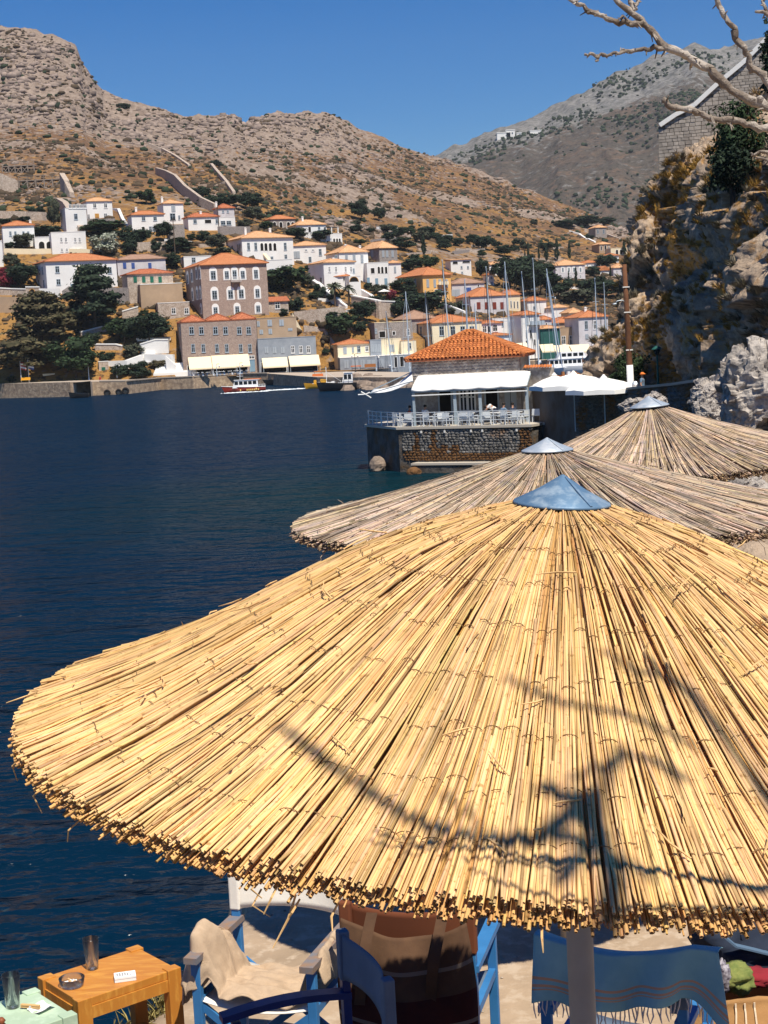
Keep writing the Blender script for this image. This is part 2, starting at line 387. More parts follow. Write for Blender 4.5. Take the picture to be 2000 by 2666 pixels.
# ------------------------------------------------------------------ far mountain on the right
MU = [700, 1000, 1100, 1163, 1220, 1290, 1340, 1400, 1450, 1500, 1540, 1600, 1640, 1700, 1760, 1810, 1850, 1900, 1960, 2000, 2300]
MV = [520, 470, 440, 412, 385, 352, 332, 292, 256, 228, 214, 186, 180, 146, 124, 114, 126, 120, 100, 92, 60]
N2, N3 = 420, 220
T2 = np.linspace(th_of(700), th_of(2200), N2); U2 = 1000+(T2-th_of(1000))*FPX
Y2 = np.linspace(1150, 2500, N3)
MX = T2[:, None]*Y2[None]; MY = np.repeat(Y2[None], N2, 0); MZ = np.zeros((N2, N3))
for i, th in enumerate(T2):
    uu = U2[i]; yc = 2050+.12*(U2[i]-1500)
    for _ in range(3):
        v = np.interp(uu, MU, MV); z = float(z_for(np.array([th]), np.array([yc]), v)[0]); uu = proj([th*yc, yc, z])[0]
    zb = float(z_for(np.array([th]), np.array([1150.]), 600.0)[0]); zm = float(z_for(np.array([th]), np.array([1500.]), v+(600-v)*.62)[0]); zn = float(z_for(np.array([th]), np.array([1800.]), v+(600-v)*.3)[0])
    MZ[i] = np.interp(Y2, [1150, 1500, 1800, yc, yc+450], [-5, zm, zn, z, z-90])
amp = np.clip((MY-1150)/300, 0, 1)
MZ += amp*(fbm(MX/130, MY/260, 0, 5, 51)*20 + (fbm(MX/70, MY/160, .4, 5, 61, True)-.35)*15)
mrock = np.clip((MZ-190-(MX-150)*.28+fbm(MX/100, MY/100, 0, 4, 71)*45)/60, 0, 1)
MTN_M = hill_material('mountain_slope', (.14, .097, .07), (.085, .073, .06), (.235, .225, .215), (.12, .12, .112), .3)
idx = np.arange(N2*N3).reshape(N2, N3)
me = mesh_np('mountain', np.stack([MX, MY, MZ], -1).reshape(-1, 3), np.stack([idx[:-1, :-1], idx[1:, :-1], idx[1:, 1:], idx[:-1, 1:]], -1).reshape(-1, 4), True)
vcol(me, np.stack([mrock, 0*mrock, 0*mrock], -1).reshape(-1, 3))
tag(put(me, 'mountain', MTN_M), kind='structure')
# ------------------------------------------------------------------ scattered rocks and scrub
RNG = np.random.default_rng(7)
_t = (1+5**.5)/2
ICO_V = np.array([(-1, _t, 0), (1, _t, 0), (-1, -_t, 0), (1, -_t, 0), (0, -1, _t), (0, 1, _t), (0, -1, -_t), (0, 1, -_t), (_t, 0, -1), (_t, 0, 1), (-_t, 0, -1), (-_t, 0, 1)])/1.902
ICO_F = np.array([(0, 11, 5), (0, 5, 1), (0, 1, 7), (0, 7, 10), (0, 10, 11), (1, 5, 9), (5, 11, 4), (11, 10, 2), (10, 7, 6), (7, 1, 8), (3, 9, 4), (3, 4, 2), (3, 2, 6), (3, 6, 8), (3, 8, 9), (4, 9, 5), (2, 4, 11), (6, 2, 10), (8, 6, 7), (9, 8, 1)])
def scatter(name, P, S, mats, jit=.35, flat=.7, tones=None, seed=1):
    rg = np.random.default_rng(seed); n = len(P); a = rg.uniform(0, 6.28, n); c, s = np.cos(a), np.sin(a)
    V = ICO_V[None]*(1+rg.uniform(-jit, jit, (n, 12, 1)))*S[:, None, None]*np.stack([rg.uniform(.7, 1.35, n), rg.uniform(.7, 1.35, n), flat*rg.uniform(.6, 1.25, n)], -1)[:, None]
    V = np.stack([V[..., 0]*c[:, None]-V[..., 1]*s[:, None], V[..., 0]*s[:, None]+V[..., 1]*c[:, None], V[..., 2]], -1)+P[:, None]
    F = ICO_F[None]+(np.arange(n)*12)[:, None, None]
    me = mesh_np(name, V.reshape(-1, 3), F.reshape(-1, 3))
    vcol(me, np.repeat(tones if tones is not None else rg.uniform(.6, 1.25, n), 12))
    return tag(put(me, name, mats), kind='stuff')
def pick(n, ulo, uhi, tlo, seed):
    rg = np.random.default_rng(seed); ii = rg.uniform((ulo+330)/2480*(NT-1), (uhi+330)/2480*(NT-1), n).astype(int); jj = (NY*(tlo+(.945-tlo)*rg.uniform(0, 1, n))).astype(int)
    ii = np.clip(ii, 0, NT-2); jj = np.clip(jj, 0, NY-2); a = rg.uniform(0, 1, n)
    P = np.stack([THS[ii]*HY[ii, jj], HY[ii, jj], HZ[ii, jj]], -1)
    Pn = np.stack([THS[ii+1]*HY[ii+1, jj], HY[ii+1, jj], HZ[ii+1, jj]], -1)
    return P*(1-a[:, None])+Pn*a[:, None], rocky[ii, jj], UU[ii]
mat('limestone_rock', (.30, .235, .195), (.20, .155, .135), .5, rough=.95, tone=True)
mat('dry_scrub', (.105, .07, .042), (.065, .05, .03), .3, rough=1, tone=True)
mat('green_scrub', (.035, .05, .024), (.022, .034, .018), .3, rough=1, tone=True)
P, rk, uu = pick(24000, -200, 1720, .36, 3); rg = np.random.default_rng(4)
keep = rg.uniform(0, 1, len(P)) < (.09+.62*rk)*np.clip(.5+3.0*fbm(P[:, 0]/30, P[:, 1]/45, 0, 3, 203), .06, 1.3); P, rk = P[keep], rk[keep]
scatter('hillside_rocks', P, rg.uniform(.25, .9, len(P))*(1+rk*rg.uniform(0, 1.9, len(P))), M_['limestone_rock'], seed=5)
P, rk, uu = pick(30000, -200, 1720, .04, 6); P = P[rg.uniform(0, 1, len(P)) < np.clip(.5+1.9*fbm(P[:, 0]/24, P[:, 1]/36, 0, 3, 207), .08, 1)]
scatter('hillside_scrub', P, rg.uniform(.3, .8, len(P))*(1+1.6*rg.uniform(0, 1, len(P))**5), M_['dry_scrub'], .4, .75, seed=8)
P, rk, uu = pick(900, -200, 1720, .37, 9)
scatter('hillside_green_scrub', P+np.array([0, 0, .3]), rg.uniform(.6, 1.5, len(P)), M_['green_scrub'], .4, .8, seed=10)
ii = rg.integers(40, N2-2, 11000); jj = rg.integers(40, int(N3*.75), 11000)
Pm = np.stack([MX[ii, jj], MY[ii, jj], MZ[ii, jj]], -1)+rg.uniform(-2.5, 2.5, (11000, 3))*np.array([1, 1, 0])
dn = fbm(Pm[:, 0]/110, Pm[:, 1]/110, 0, 4, 81)-(mrock[ii, jj]-.3)*.3
Pm = Pm[rg.uniform(-.12, .38, 11000) < dn]
scatter('mountain_scrub', Pm+np.array([0, 0, .8]), rg.uniform(.9, 2.9, len(Pm)), M_['green_scrub'], .4, .9, seed=12)
# ------------------------------------------------------------------ air
hz = MB().box(-2200, 3200, -60, 3400, -1.0, 620).build('haze', None)
hm = bpy.data.materials.new('haze_air'); hm.use_nodes = True; hn = hm.node_tree; hn.nodes.remove(hn.nodes['Principled BSDF']); hv = hn.nodes.new('ShaderNodeVolumePrincipled')
hv.inputs['Color'].default_value = (.80, .88, 1, 1); hv.inputs['Density'].default_value = .00006; hn.links.new(hv.outputs[0], hn.nodes['Material Output'].inputs['Volume']); hz.data.materials.append(hm); tag(hz, kind='stuff')
# ================================================================== TOWN
KZ = 3.318
CROP = {'A': (0, 480), 'B': (400, 480), 'C': (780, 560), 'D': (1150, 560)}
def px(cr, x, y): return CROP[cr][0]+x/KZ, CROP[cr][1]+y/KZ
_wc = {}
def win_mesh(kind, w, h):
    w = max(.5, round(w*5)/5); h = max(.5, round(h*5)/5); key = (kind, w, h)
    if key in _wc: return _wc[key]
    k, _, c = kind.partition(':')
    fr = {'': 'frame_white', 'grey': 'frame_blue_grey', 'green': 'shut_green', 'blue': 'shut_blue', 'red': 'shut_red', 'lt': 'shut_grey', 'ochre': 'door_ochre', 'door': 'door_blue'}[c]
    f = MB(); b = .11; subs = []
    x, z = w/2, h/2
    if k in ('w', 'd', 'o', 'a', 's'):
        f.box(-x, x, -.07, .02, z-b, z); f.box(-x, x, -.07, .02, -z, -z+b); f.box(-x, -x+b, -.07, .02, -z+b, z-b); f.box(x-b, x, -.07, .02, -z+b, z-b)
    if k in ('w', 'a'):
        f.box(-.045, .045, -.06, -.005, -z+b, z-b); f.box(-x+b, -.045, -.055, -.005, z*.25-.04, z*.25+.04); f.box(.045, x-b, -.055, -.005, z*.25-.04, z*.25+.04)
    if k == 'w': f.box(-x-.08, x+.08, -.12, .02, -z-.1, -z)
    p = MB().box(-x+b*.9, x-b*.9, -.03, .02, -z+b*.9, z-b*.9)
    if k == 's':
        for s in (-1, 1):
            q = MB(); q.box(min(s*.02, s*(x-b)), max(s*.02, s*(x-b)), -.10, -.031, -z+b, z-b)
            subs.append(('shutter', q.mesh('shutter'), fr))
    elif k == 'd':
        q = MB(); q.box(-x+b, -.015, -.055, -.031, -z+b, z*.6); q.box(.015, x-b, -.055, -.031, -z+b, z*.6); subs.append(('door_leaf', q.mesh('door_leaf'), fr)); 
    if k == 'arc':     # open arch with a pale rim
        n = 8; vs_o = [(-x, -z), (-x, z-x)]+[(-x*math.cos(math.pi*q/n), z-x+x*math.sin(math.pi*q/n)) for q in range(1, n)]+[(x, z-x), (x, -z)]
        r = .14; vs_i = [(-x-r, -z), (-x-r, z-x)]+[(-(x+r)*math.cos(math.pi*q/n), z-x+(x+r)*math.sin(math.pi*q/n)) for q in range(1, n)]+[(x+r, z-x), (x+r, -z)]
        N = len(vs_o); f.add([(a, -.08, c_) for a, c_ in vs_o]+[(a, -.08, c_) for a, c_ in vs_i]+[(a, .0, c_) for a, c_ in vs_o]+[(a, .0, c_) for a, c_ in vs_i],
              [(i, i+1, N+i+1, N+i) for i in range(N-1)]+[(2*N+i, i, i+1, 2*N+i+1) for i in range(N-1)][0:0]+[(2*N+i+1, i+1, i, 2*N+i) for i in range(N-1)]+[(N+i, N+i+1, 3*N+i+1, 3*N+i) for i in range(N-1)])
        p = MB(); p.add([(a, -.012, c_) for a, c_ in vs_o], [tuple(range(N))]); fr = 'trim_white' if c == '' else fr
    if k == 'a':       # tall window in a round-headed white surround
        n = 8; r = .34; zz = z-.05
        vs_i = [(-x, -z), (-x, zz)]+[(x, zz), (x, -z)]
        out = [(-x-r, -z-r*.8), (-x-r, zz)]+[(-(x+r)*math.cos(math.pi*q/n), zz+(x+r)*math.sin(math.pi*q/n)) for q in range(1, n)]+[(x+r, zz), (x+r, -z-r*.8)]
        q = MB(); N = len(out)
        q.add([(a, -.05, c_) for a, c_ in out]+[(a, 0., c_) for a, c_ in out], [tuple(range(N))]+[(i, N+i, N+(i+1) % N, (i+1) % N) for i in range(N)])
        subs.append(('surround', q.mesh('surround'), 'trim_white'))
        f = MB(); f.box(-x, x, -.10, -.05, z-b, z); f.box(-x, x, -.10, -.05, -z, -z+b); f.box(-x, -x+b, -.10, -.05, -z+b, z-b); f.box(x-b, x, -.10, -.05, -z+b, z-b)
        f.box(-.05, .05, -.09, -.055, -z+b, z-b)
        for zz2 in (-.33, .0, .33): f.box(-x+b, x-b, -.085, -.06, 2*z*zz2-.03, 2*z*zz2+.03)
        p = MB().box(-x+b*.9, x-b*.9, -.07, -.05, -z+b*.9, z-b*.9)
        fr = 'frame_blue_grey'
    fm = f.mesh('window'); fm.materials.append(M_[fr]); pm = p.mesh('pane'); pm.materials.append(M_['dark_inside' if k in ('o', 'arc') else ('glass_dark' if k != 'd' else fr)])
    for n_, m_, c_ in subs: m_.materials.append(M_[c_])
    _wc[key] = (fm, pm, subs); return _wc[key]
def add_window(h, kind, loc, w, ht, rotz=0):
    fm, pm, subs = win_mesh(kind, w, ht); k = kind[0]
    o = put(fm, {'d': 'door', 's': 'window'}.get(kind.partition(':')[0], 'arch' if kind.startswith('arc') else 'window'), None, h, loc, rotz)
    put(pm, 'door_panel' if kind[0] == 'd' else ('opening' if kind.startswith(('o', 'arc')) else 'pane'), None, o)
    for n_, m_, c_ in subs: put(m_, n_, None, o)
    return o
def roof_mesh(kind, W, D, H, h, o=.35, ridge=None):
    m = MB(); x0, x1, y0, y1 = -o, W+o, -o, D+o; t = .14
    base = [(x0, y0), (x1, y0), (x1, y1), (x0, y1)]
    vs = [(a, b, H) for a, b in base]+[(a, b, H+t) for a, b in base]
    fs = [(3, 2, 1, 0), (0, 1, 5, 4), (1, 2, 6, 5), (2, 3, 7, 6), (3, 0, 4, 7)]
    if kind == 'hip':
        w, d = x1-x0, y1-y0; q = min(w, d)/2
        if ridge is not None: vs += [((x0+x1-ridge)/2, (y0+y1)/2, H+h), ((x0+x1+ridge)/2, (y0+y1)/2, H+h)]; fs += [(4, 5, 9, 8), (5, 6, 9), (6, 7, 8, 9), (7, 4, 8)]
        elif w >= d: vs += [(x0+q*.95, (y0+y1)/2, H+h), (x1-q*.95, (y0+y1)/2, H+h)]; fs += [(4, 5, 9, 8), (5, 6, 9), (6, 7, 8, 9), (7, 4, 8)]
        else: vs += [((x0+x1)/2, y0+q*.95, H+h), ((x0+x1)/2, y1-q*.95, H+h)]; fs += [(4, 5, 8), (5, 6, 9, 8), (6, 7, 9), (7, 4, 8, 9)]
    elif kind == 'gable':
        vs += [(x0, (y0+y1)/2, H+h), (x1, (y0+y1)/2, H+h)]; fs += [(4, 5, 9, 8), (5, 6, 9), (6, 7, 8, 9), (7, 4, 8)]
    elif kind == 'gablef':
        vs += [((x0+x1)/2, y0, H+h), ((x0+x1)/2, y1, H+h)]; fs += [(4, 5, 8), (5, 6, 9, 8), (6, 7, 9), (7, 4, 8, 9)]
    elif kind == 'shed':
        vs += [(x0, y1, H+h), (x1, y1, H+h)]; fs += [(4, 5, 9, 8), (5, 6, 9), (6, 7, 8, 9), (7, 4, 8)]
    m.add(vs, fs)
    if kind in ('hip',):     # ridge and hip tiles
        def cap(a, b): m.bar(Vector(vs[a])+Vector((0, 0, .03)), Vector(vs[b])+Vector((0, 0, .03)), .28, .16)
        cap(8, 9)
        if x1-x0 >= y1-y0: cap(4, 8); cap(5, 9); cap(6, 9); cap(7, 8)
        else: cap(4, 8); cap(5, 8); cap(6, 9); cap(7, 9)
    return m
HOUSES = {}; BOXES = []
def house(cr, name, label, x0, x1, ye, yb, wins=(), roof=None, yaw=18, Y=None, dep=8., wall='white_wall', roofc='tile_orange', swins=(), chim=(), ext=3.0, over=.35, cat='house', group=None, awn=(), parapet=None, fine=None):
    a = rad(yaw); uc, vb = px(cr, (x0+x1)/2, yb); BOXES.append((px(cr, x0, 0)[0]-14, px(cr, x1, 0)[0]+3, px(cr, 0, ye)[1]-12, vb))
    if Y is None: G = ground(uc, vb); Y = G[1]
    P = at(uc, vb, Y); dr = (math.cos(a), math.sin(a))
    def hit(x, y, off=0.0):
        u, v = px(cr, x, y); Q = on_plane(u, v, P+np.array([math.sin(a), -math.cos(a), 0])*off, dr)
        return ((Q-P)[0]*dr[0]+(Q-P)[1]*dr[1]), Q[2]
    ym = (ye+yb)/2; s0 = hit(x0, ym)[0]; s1 = hit(x1, ym)[0]; Wd = s1-s0; H = hit((x0+x1)/2, ye)[1]-P[2]
    O = P+np.array([dr[0]*s0, dr[1]*s0, 0]); r = root(name, label, cat, O, a, group); HOUSES[label] = r
    kpx = Y/FPX/KZ*1.02
    wl = MB(); wl.box(0, Wd, 0, dep, -ext, H); wl.build('wall', M_[wall], r, world=False)
    if roof:
        yk = roof[1]; uk, vk = px(cr, (x0+x1)/2, yk); C = O+np.array([dr[0]*Wd/2-math.sin(a)*dep/2, dr[1]*Wd/2+math.cos(a)*dep/2, 0])
        zk = at(uk, vk, C[1])[2]; h = max(.5, zk-O[2]-H)
        roof_mesh(roof[0], Wd, dep, H, h, over).build('roof', M_[roofc], r, world=False)
        for cx, ct, cb in chim:
            s, zt = hit(cx, ct); zt = zt-O[2]+(zt-EYE[2])*dep*.4/Y; q = MB().box(s-s0-.3, s-s0+.3, dep*.35, dep*.35+.5, H*.9, zt-.25).box(s-s0-.38, s-s0+.38, dep*.35-.08, dep*.35+.58, zt-.25, zt-.12).box(s-s0-.2, s-s0+.2, dep*.35+.1, dep*.35+.4, zt-.12, zt)
            q.build('chimney', M_['trim_white'], r, world=False)
    else:
        MB().box(-.06, Wd+.06, -.06, dep+.06, H, H+.14).build('roof', M_[parapet or wall], r, world=False)
    def fmt(w): return w if len(w) == 5 else (*w, 11*1.0, 14.0)
    for k, cx, cy, w, h in map(fmt, wins):
        s, z = hit(cx, cy); add_window(r, k, (s-s0, 0, z-O[2]), w*kpx, h*kpx)
    sdr = (-math.sin(a), math.cos(a))
    for k, cx, cy, w, h in map(fmt, swins):
        u, v = px(cr, cx, cy); Q = on_plane(u, v, O, sdr); t = (Q-O)[0]*sdr[0]+(Q-O)[1]*sdr[1]
        if .3 < t < dep-.3: add_window(r, k, (0, t, Q[2]-O[2]), min(1.3, w*kpx/max(.3, math.sin(a))), h*kpx, -math.pi/2)
    for xl, xr, yt, yl in awn:
        xl += 4; xr -= 4; s_l, zt = hit(xl, yt); s_r, _ = hit(xr, yt); off = 2.8
        zl = hit((xl+xr)/2, yl, off)[1]; m = MB(); A = [(s_l-s0, -.02, zt-O[2]), (s_r-s0, -.02, zt-O[2]), (s_r-s0, -off, zl-O[2]), (s_l-s0, -off, zl-O[2])]
        B = [(p[0], p[1], p[2]-.05) for p in A]
        m.add(A+B, [(0, 3, 2, 1), (4, 5, 6, 7), (0, 1, 5, 4), (1, 2, 6, 5), (2, 3, 7, 6), (3, 0, 4, 7)]); 
        m.box(s_l-s0, s_r-s0, -off-.03, -off, zl-O[2]-.3, zl-O[2]-.05)
        ao = m.build('awning', M_['awning_cream'], r, world=False)
        MB().bar((s_l-s0+.1, -off+.1, 0), (s_l-s0+.1, -off+.1, zl-O[2]-.05), .08).bar((s_r-s0-.1, -off+.1, 0), (s_r-s0-.1, -off+.1, zl-O[2]-.05), .08).build('awning_frame', M_['frame_blue_grey'], ao, world=False)
    if fine: fine(r, Wd, dep, H, lambda x, y, off=0.0: (hit(x, y, off)[0]-s0, hit(x, y, off)[1]-O[2]))
    return r
def row(k, xs, y, w=11, h=15): return [(k, x, y, w, h) for x in xs]
H = house
# ---- left slope
def _veranda(r, W, D, Hh, hit): 
    pass
H('A', 'villa', 'white two-storey villa with dark glazed veranda strip, highest house on the far left slope', 568, 752, 205, 420, [('w:grey', 655, 278, 30, 46)]+row('w', [606, 640, 672, 703, 735], 190, 26, 34), yaw=22, dep=7, ext=5)
H('A', 'house', 'white tower block with small hipped roof joined to the glazed veranda villa', 752, 972, 146, 292, row('w', [818, 912], 182, 28, 42)+[('w', 745+20, 278, 24, 40), ('s:ochre', 838, 270, 36, 34), ('w', 912, 270, 28, 40)], ('hip', 112), yaw=22, dep=6, roofc='tile_pale')
H('A', 'house', 'low white house with orange roof and two-level veranda left of the white tower house', 1140, 1420, 262, 412, row('w:grey', [1240, 1340], 295, 30, 34)+[('o', 1238, 385, 30, 44), ('w:grey', 1300, 385, 26, 44), ('w:grey', 1328, 385, 22, 44)], ('hip', 228), yaw=20, dep=6, chim=[(1188, 195, 250)])
H('A', 'house', 'tall white tower house with balcony doors and low roof, right of the veranda house', 1415, 1588, 165, 345, [('s:lt', 1497, 205, 34, 62), ('w:grey', 1492, 280, 48, 58), ('w:grey', 1548, 285, 18, 36)], ('hip', 130), yaw=24, dep=6, chim=[(1418, 105, 150)], roofc='tile_pale', ext=8)
H('A', 'house', 'white house with four-window row under a hipped orange roof at the left edge', 25, 300, 357, 548, row('w:grey', [90, 133, 203, 245], 425, 22, 38)+[('arc', 150, 515, 34, 54)], ('hip', 315), yaw=15, dep=8, chim=[(265, 305, 350)])
H('A', 'house', 'low white wing with two dark arches beside the flat-roofed white house', 300, 462, 455, 562, row('arc', [360, 426], 524, 46, 56), yaw=15, dep=7)
H('A', 'house', 'white flat-roofed house with a row of small windows above the long white mansion', 446, 745, 412, 600, row('w', [530, 570, 650, 688], 478, 18, 42)+row('w', [535, 578, 658, 697], 565, 18, 28), yaw=15, dep=8)
H('A', 'mansion', 'long white mansion with broad orange roof and blind panel, left of the dark pine', 402, 1012, 660, 930, [('w:grey', 495, 735, 34, 58), ('w:grey', 733, 745, 34, 58), ('w:grey', 858, 735, 34, 40), ('w:grey', 948, 742, 34, 58), ('w:grey', 505, 843, 32, 46), ('d:door', 635, 885, 50, 50)], ('hip', 595), yaw=24, dep=12, over=.5, swins=[('w:grey', 320, 760, 26, 60), ('w:grey', 368, 745, 26, 60), ('w:grey', 338, 855, 26, 60), ('w:grey', 380, 860, 26, 60)],
  fine=lambda r, W, D, Hh, hit: MB().box(hit(610, 0)[0], hit(668, 0)[0], -.06, .01, hit(0, 822)[1], hit(0, 722)[1]).build('blind_panel', M_['cream_wall'], r, world=False))
H('A', 'house', 'pale lilac house with small blue shutters and ragged tiled roof beside the long white mansion', 1016, 1434, 648, 800, row('s:blue', [1077, 1150, 1295], 702, 30, 48), ('hip', 604), yaw=14, dep=8, wall='lilac_wall', roofc='tile_brown')
H('A', 'house', 'rubble stone house with four green shutters under an orange roof', 1105, 1500, 772, 1020, row('s:green', [1168, 1242, 1312, 1383], 822, 32, 52), ('hip', 730), yaw=18, dep=8, wall='field_stone', ext=5, roofc='tile_red')
H('A', 'house', 'tan rendered house with stepped white coping between green-shuttered house and grey mansion', 1215, 1580, 860, 1060, [], None, yaw=16, dep=6, wall='tan_wall', parapet='trim_white', ext=5)
H('A', 'house', 'low stone house with two dark windows below the stepped white coping', 1366, 1640, 1022, 1160, row('w', [1500, 1612], 1093, 36, 52), None, yaw=12, dep=6, wall='field_stone', parapet='trim_white', ext=4)
H('A', 'house', 'white plain house wall cut by the left edge of the view', -140, 24, 490, 720, [('w:grey', -20, 560, 24, 44)], None, yaw=10, dep=6)
H('A', 'gatehouse', 'little stone gatehouse with green shutter on the left quay', 856, 940, 1532, 1690, [('s:green', 895, 1603, 28, 44)], None, yaw=10, dep=4, wall='field_stone', Y=342, parapet='trim_white', cat='gatehouse')
H('A', 'kiosk', 'small cream stone kiosk near the flagpoles on the left quay', 372, 474, 1640, 1706, [], None, yaw=10, dep=3, wall='cream_wall', Y=341, ext=1, cat='kiosk')
# ---- the grey mansion group
def _balcony(r, W, D, Hh, hit):
    x0, z0 = hit(668, 842); x1, _ = hit(748, 842); zt = hit(700, 800)[1]
    m = MB(); m.box(x0, x1, -1.0, 0, z0-.15, z0)
    bo = m.build('balcony', M_['grey_stone'], r, world=False)
    q = MB()
    for t in np.linspace(0, 1, 9): q.bar((x0+(x1-x0)*t, -.95, z0), (x0+(x1-x0)*t, -.95, zt), .06)
    q.bar((x0, -.95, zt), (x1, -.95, zt), .08).bar((x0, -.95, zt), (x0, 0, zt), .08).bar((x1, -.95, zt), (x1, 0, zt), .08)
    q.build('railing', M_['frame_white'], bo, world=False)
    for bx in (x0+.3, x1-.3): MB().bar((bx, -.8, z0-.15), (bx, 0, z0-1.2), .2).build('bracket', M_['tan_wall'], bo, world=False)
H('B', 'mansion', 'big square grey stone mansion with three rows of white-arched windows and orange hip roof', 415, 988, 690, 1135,
  [('a', 515, 785, 44, 70), ('a', 632, 782, 38, 66), ('a', 700, 778, 36, 72), ('a', 770, 780, 38, 66), ('a', 884, 775, 40, 70), ('a', 527, 955, 44, 72), ('a', 665, 950, 42, 70), ('a', 757, 945, 42, 70), ('a', 897, 940, 40, 72), ('a', 535, 1090, 38, 56), ('a', 722, 1082, 38, 56), ('a', 903, 1075, 40, 58)], ('hip', 590), yaw=20, dep=15, wall='pink_stone', roofc='tile_orange', over=.5, ext=4,
  swins=[('a', 372, 775, 22, 70), ('a', 400, 772, 22, 70), ('a', 332, 800, 22, 70), ('a', 296, 815, 22, 70), ('a', 378, 950, 22, 70), ('a', 405, 945, 22, 70), ('a', 338, 960, 22, 70), ('a', 412, 1085, 20, 50)], fine=_balcony)
H('B', 'building', 'grey three-storey quayside building with cream awnings and triple hipped roof', 248, 900, 1182, 1645,
  row('w:grey', [328, 413, 535, 622, 740, 822], 1262, 40, 66)+row('w:grey', [342, 430, 548, 632, 753, 832], 1415, 34, 68)+[('o', 395, 1600, 200, 80), ('o', 610, 1592, 190, 80), ('o', 762, 1580, 100, 80), ('d:door', 852, 1565, 50, 105), ('w', 848, 1492, 44, 28)], None, yaw=10, Y=341, dep=16, wall='pink_stone', parapet='tile_red', cat='building', ext=2,
  swins=[('w:grey', 170, 1275, 20, 60), ('w:grey', 195, 1272, 20, 60), ('w:grey', 228, 1268, 20, 60), ('w:grey', 190, 1430, 20, 60), ('w:grey', 230, 1425, 20, 60)],
  awn=[(292, 498, 1495, 1588), (493, 708, 1480, 1578), (698, 822, 1470, 1566)],
  fine=lambda r, W, D, Hh, hit: [roof_mesh('hip', W/3-.2, D, Hh+.1, 2.2, .1 if q else .35) and (lambda m: (setattr(m, 'v', [(x+q*W/3+.1, y, z) for x, y, z in m.v]), m.build('hip_roof', M_['tile_red'], r, world=False)))(roof_mesh("hip", W/3-.2, D, Hh+.16, 1.5, .1)) for q in range(3)])
H('B', 'building', 'tan plastered building with grey shutters between the grey mansion and the terrace wall', 893, 1236, 1152, 1320, [('s:lt', 905, 1205, 24, 44), ('s:lt', 1003, 1197, 36, 52), ('s:lt', 1105, 1195, 36, 54), ('s:lt', 930, 1275, 30, 40), ('s:lt', 1008, 1270, 34, 44), ('s:lt', 1180, 1253, 36, 26)], None, yaw=10, Y=349, dep=8, wall='tan_wall', cat='building', ext=10)
H('B', 'building', 'low blue-grey quayside shop building with six small windows and two cream awnings', 906, 1408, 1325, 1625, row('s:lt', [975, 1045, 1115], 1432, 34, 58)+row('w', [1202, 1272, 1338], 1425, 30, 60)+[('o', 1040, 1578, 220, 90), ('o', 1290, 1570, 250, 90)], None, yaw=8, Y=342, dep=10, wall='blue_grey_wall', cat='building', ext=2, awn=[(930, 1155, 1502, 1572), (1160, 1430, 1484, 1558)])
H('B', 'hut', 'small stone annexe with red lean-to roof against the right of the grey mansion', 990, 1166, 1012, 1120, [('w', 1070, 1045, 44, 56)], ('shed', 965), yaw=10, dep=5, wall='field_stone', roofc='tile_red', ext=4, cat='annexe')
def _logg(r, W, D, Hh, hit):
    x0, z0 = hit(955, 595); x1, z1 = hit(985, 660)
    MB().add([(x0-.4, -.01, z0), (x0+.5, -.01, z0), (x1+.5, -1.6, z1), (x1-.4, -1.6, z1), (x0-.4, -.01, z0-.5), (x0+.5, -.01, z0-.5), (x1+.5, -1.6, z1-.5), (x1-.4, -1.6, z1-.5)], [(0, 3, 2, 1), (4, 5, 6, 7), (0, 1, 5, 4), (1, 2, 6, 5), (2, 3, 7, 6), (3, 0, 4, 7)]).build('stair', M_['cream_wall'], r, world=False)
H('B', 'mansion', 'broad white mansion with arched loggia and two white chimneys on a pale orange roof', 766, 1208, 462, 660, row('w:grey', [820, 882, 1137], 535, 28, 60)+row('arc', [935, 970, 1008, 1047], 540, 28, 66)+[('w:grey', 1022, 635, 24, 26), ('w:grey', 1142, 625, 26, 40), ('w:grey', 858, 628, 22, 18)], ('hip', 400), yaw=26, dep=14, roofc='tile_pale', over=.5, chim=[(852, 372, 430), (1067, 375, 450)], swins=[('w:grey', 730, 550, 20, 60), ('w:grey', 748, 545, 20, 60), ('w:grey', 682, 562, 20, 60)], fine=_logg, ext=6)
H('B', 'house', 'white wing with pale roof stepping down right of the loggia mansion', 1200, 1492, 528, 690, [('w', 1317, 568, 24, 20), ('w', 1378, 568, 24, 20), ('w:grey', 1440, 585, 22, 54), ('w:grey', 1352, 650, 26, 52), ('w:grey', 1356, 738, 24, 34), ('s:lt', 1232, 610, 60, 60)], ('hip', 490), yaw=12, dep=9, roofc='tile_pale', ext=9)
H('B', 'house', 'white garden wall house below the loggia mansion behind the grey mansion roof', 975, 1200, 652, 765, [('w:grey', 1020, 742, 40, 28)], None, yaw=10, dep=5, ext=5)
H('B', 'house', 'white flat-roofed house just behind the left of the grey mansion', 262, 500, 622, 735, [('w:grey', 346, 655, 36, 50)], None, yaw=14, dep=7, ext=4)
H('B', 'house', 'white house with red roof and dark vine pergola terrace on the upper slope', 300, 568, 282, 400, row('w:grey', [358, 550], 318, 30, 34)+[('o', 470, 320, 60, 36)], ('hip', 245), yaw=20, dep=6, roofc='tile_red', chim=[(422, 228, 275)], ext=3)
H('B', 'house', 'upper white house under small dark red hip roof beside tall thin chimney', 555, 698, 206, 300, [('w:grey', 600, 232, 16, 24), ('w:grey', 640, 232, 16, 24)], ('hip', 166), yaw=20, dep=5, roofc='tile_red', chim=[(553, 148, 190)], wall='lilac_wall')
H('B', 'house', 'white box house with glazed balcony in front of the dark red roofed house', 560, 706, 285, 370, [('w:grey', 600, 332, 40, 34), ('w:grey', 650, 332, 40, 34)], None, yaw=20, dep=5, ext=4)
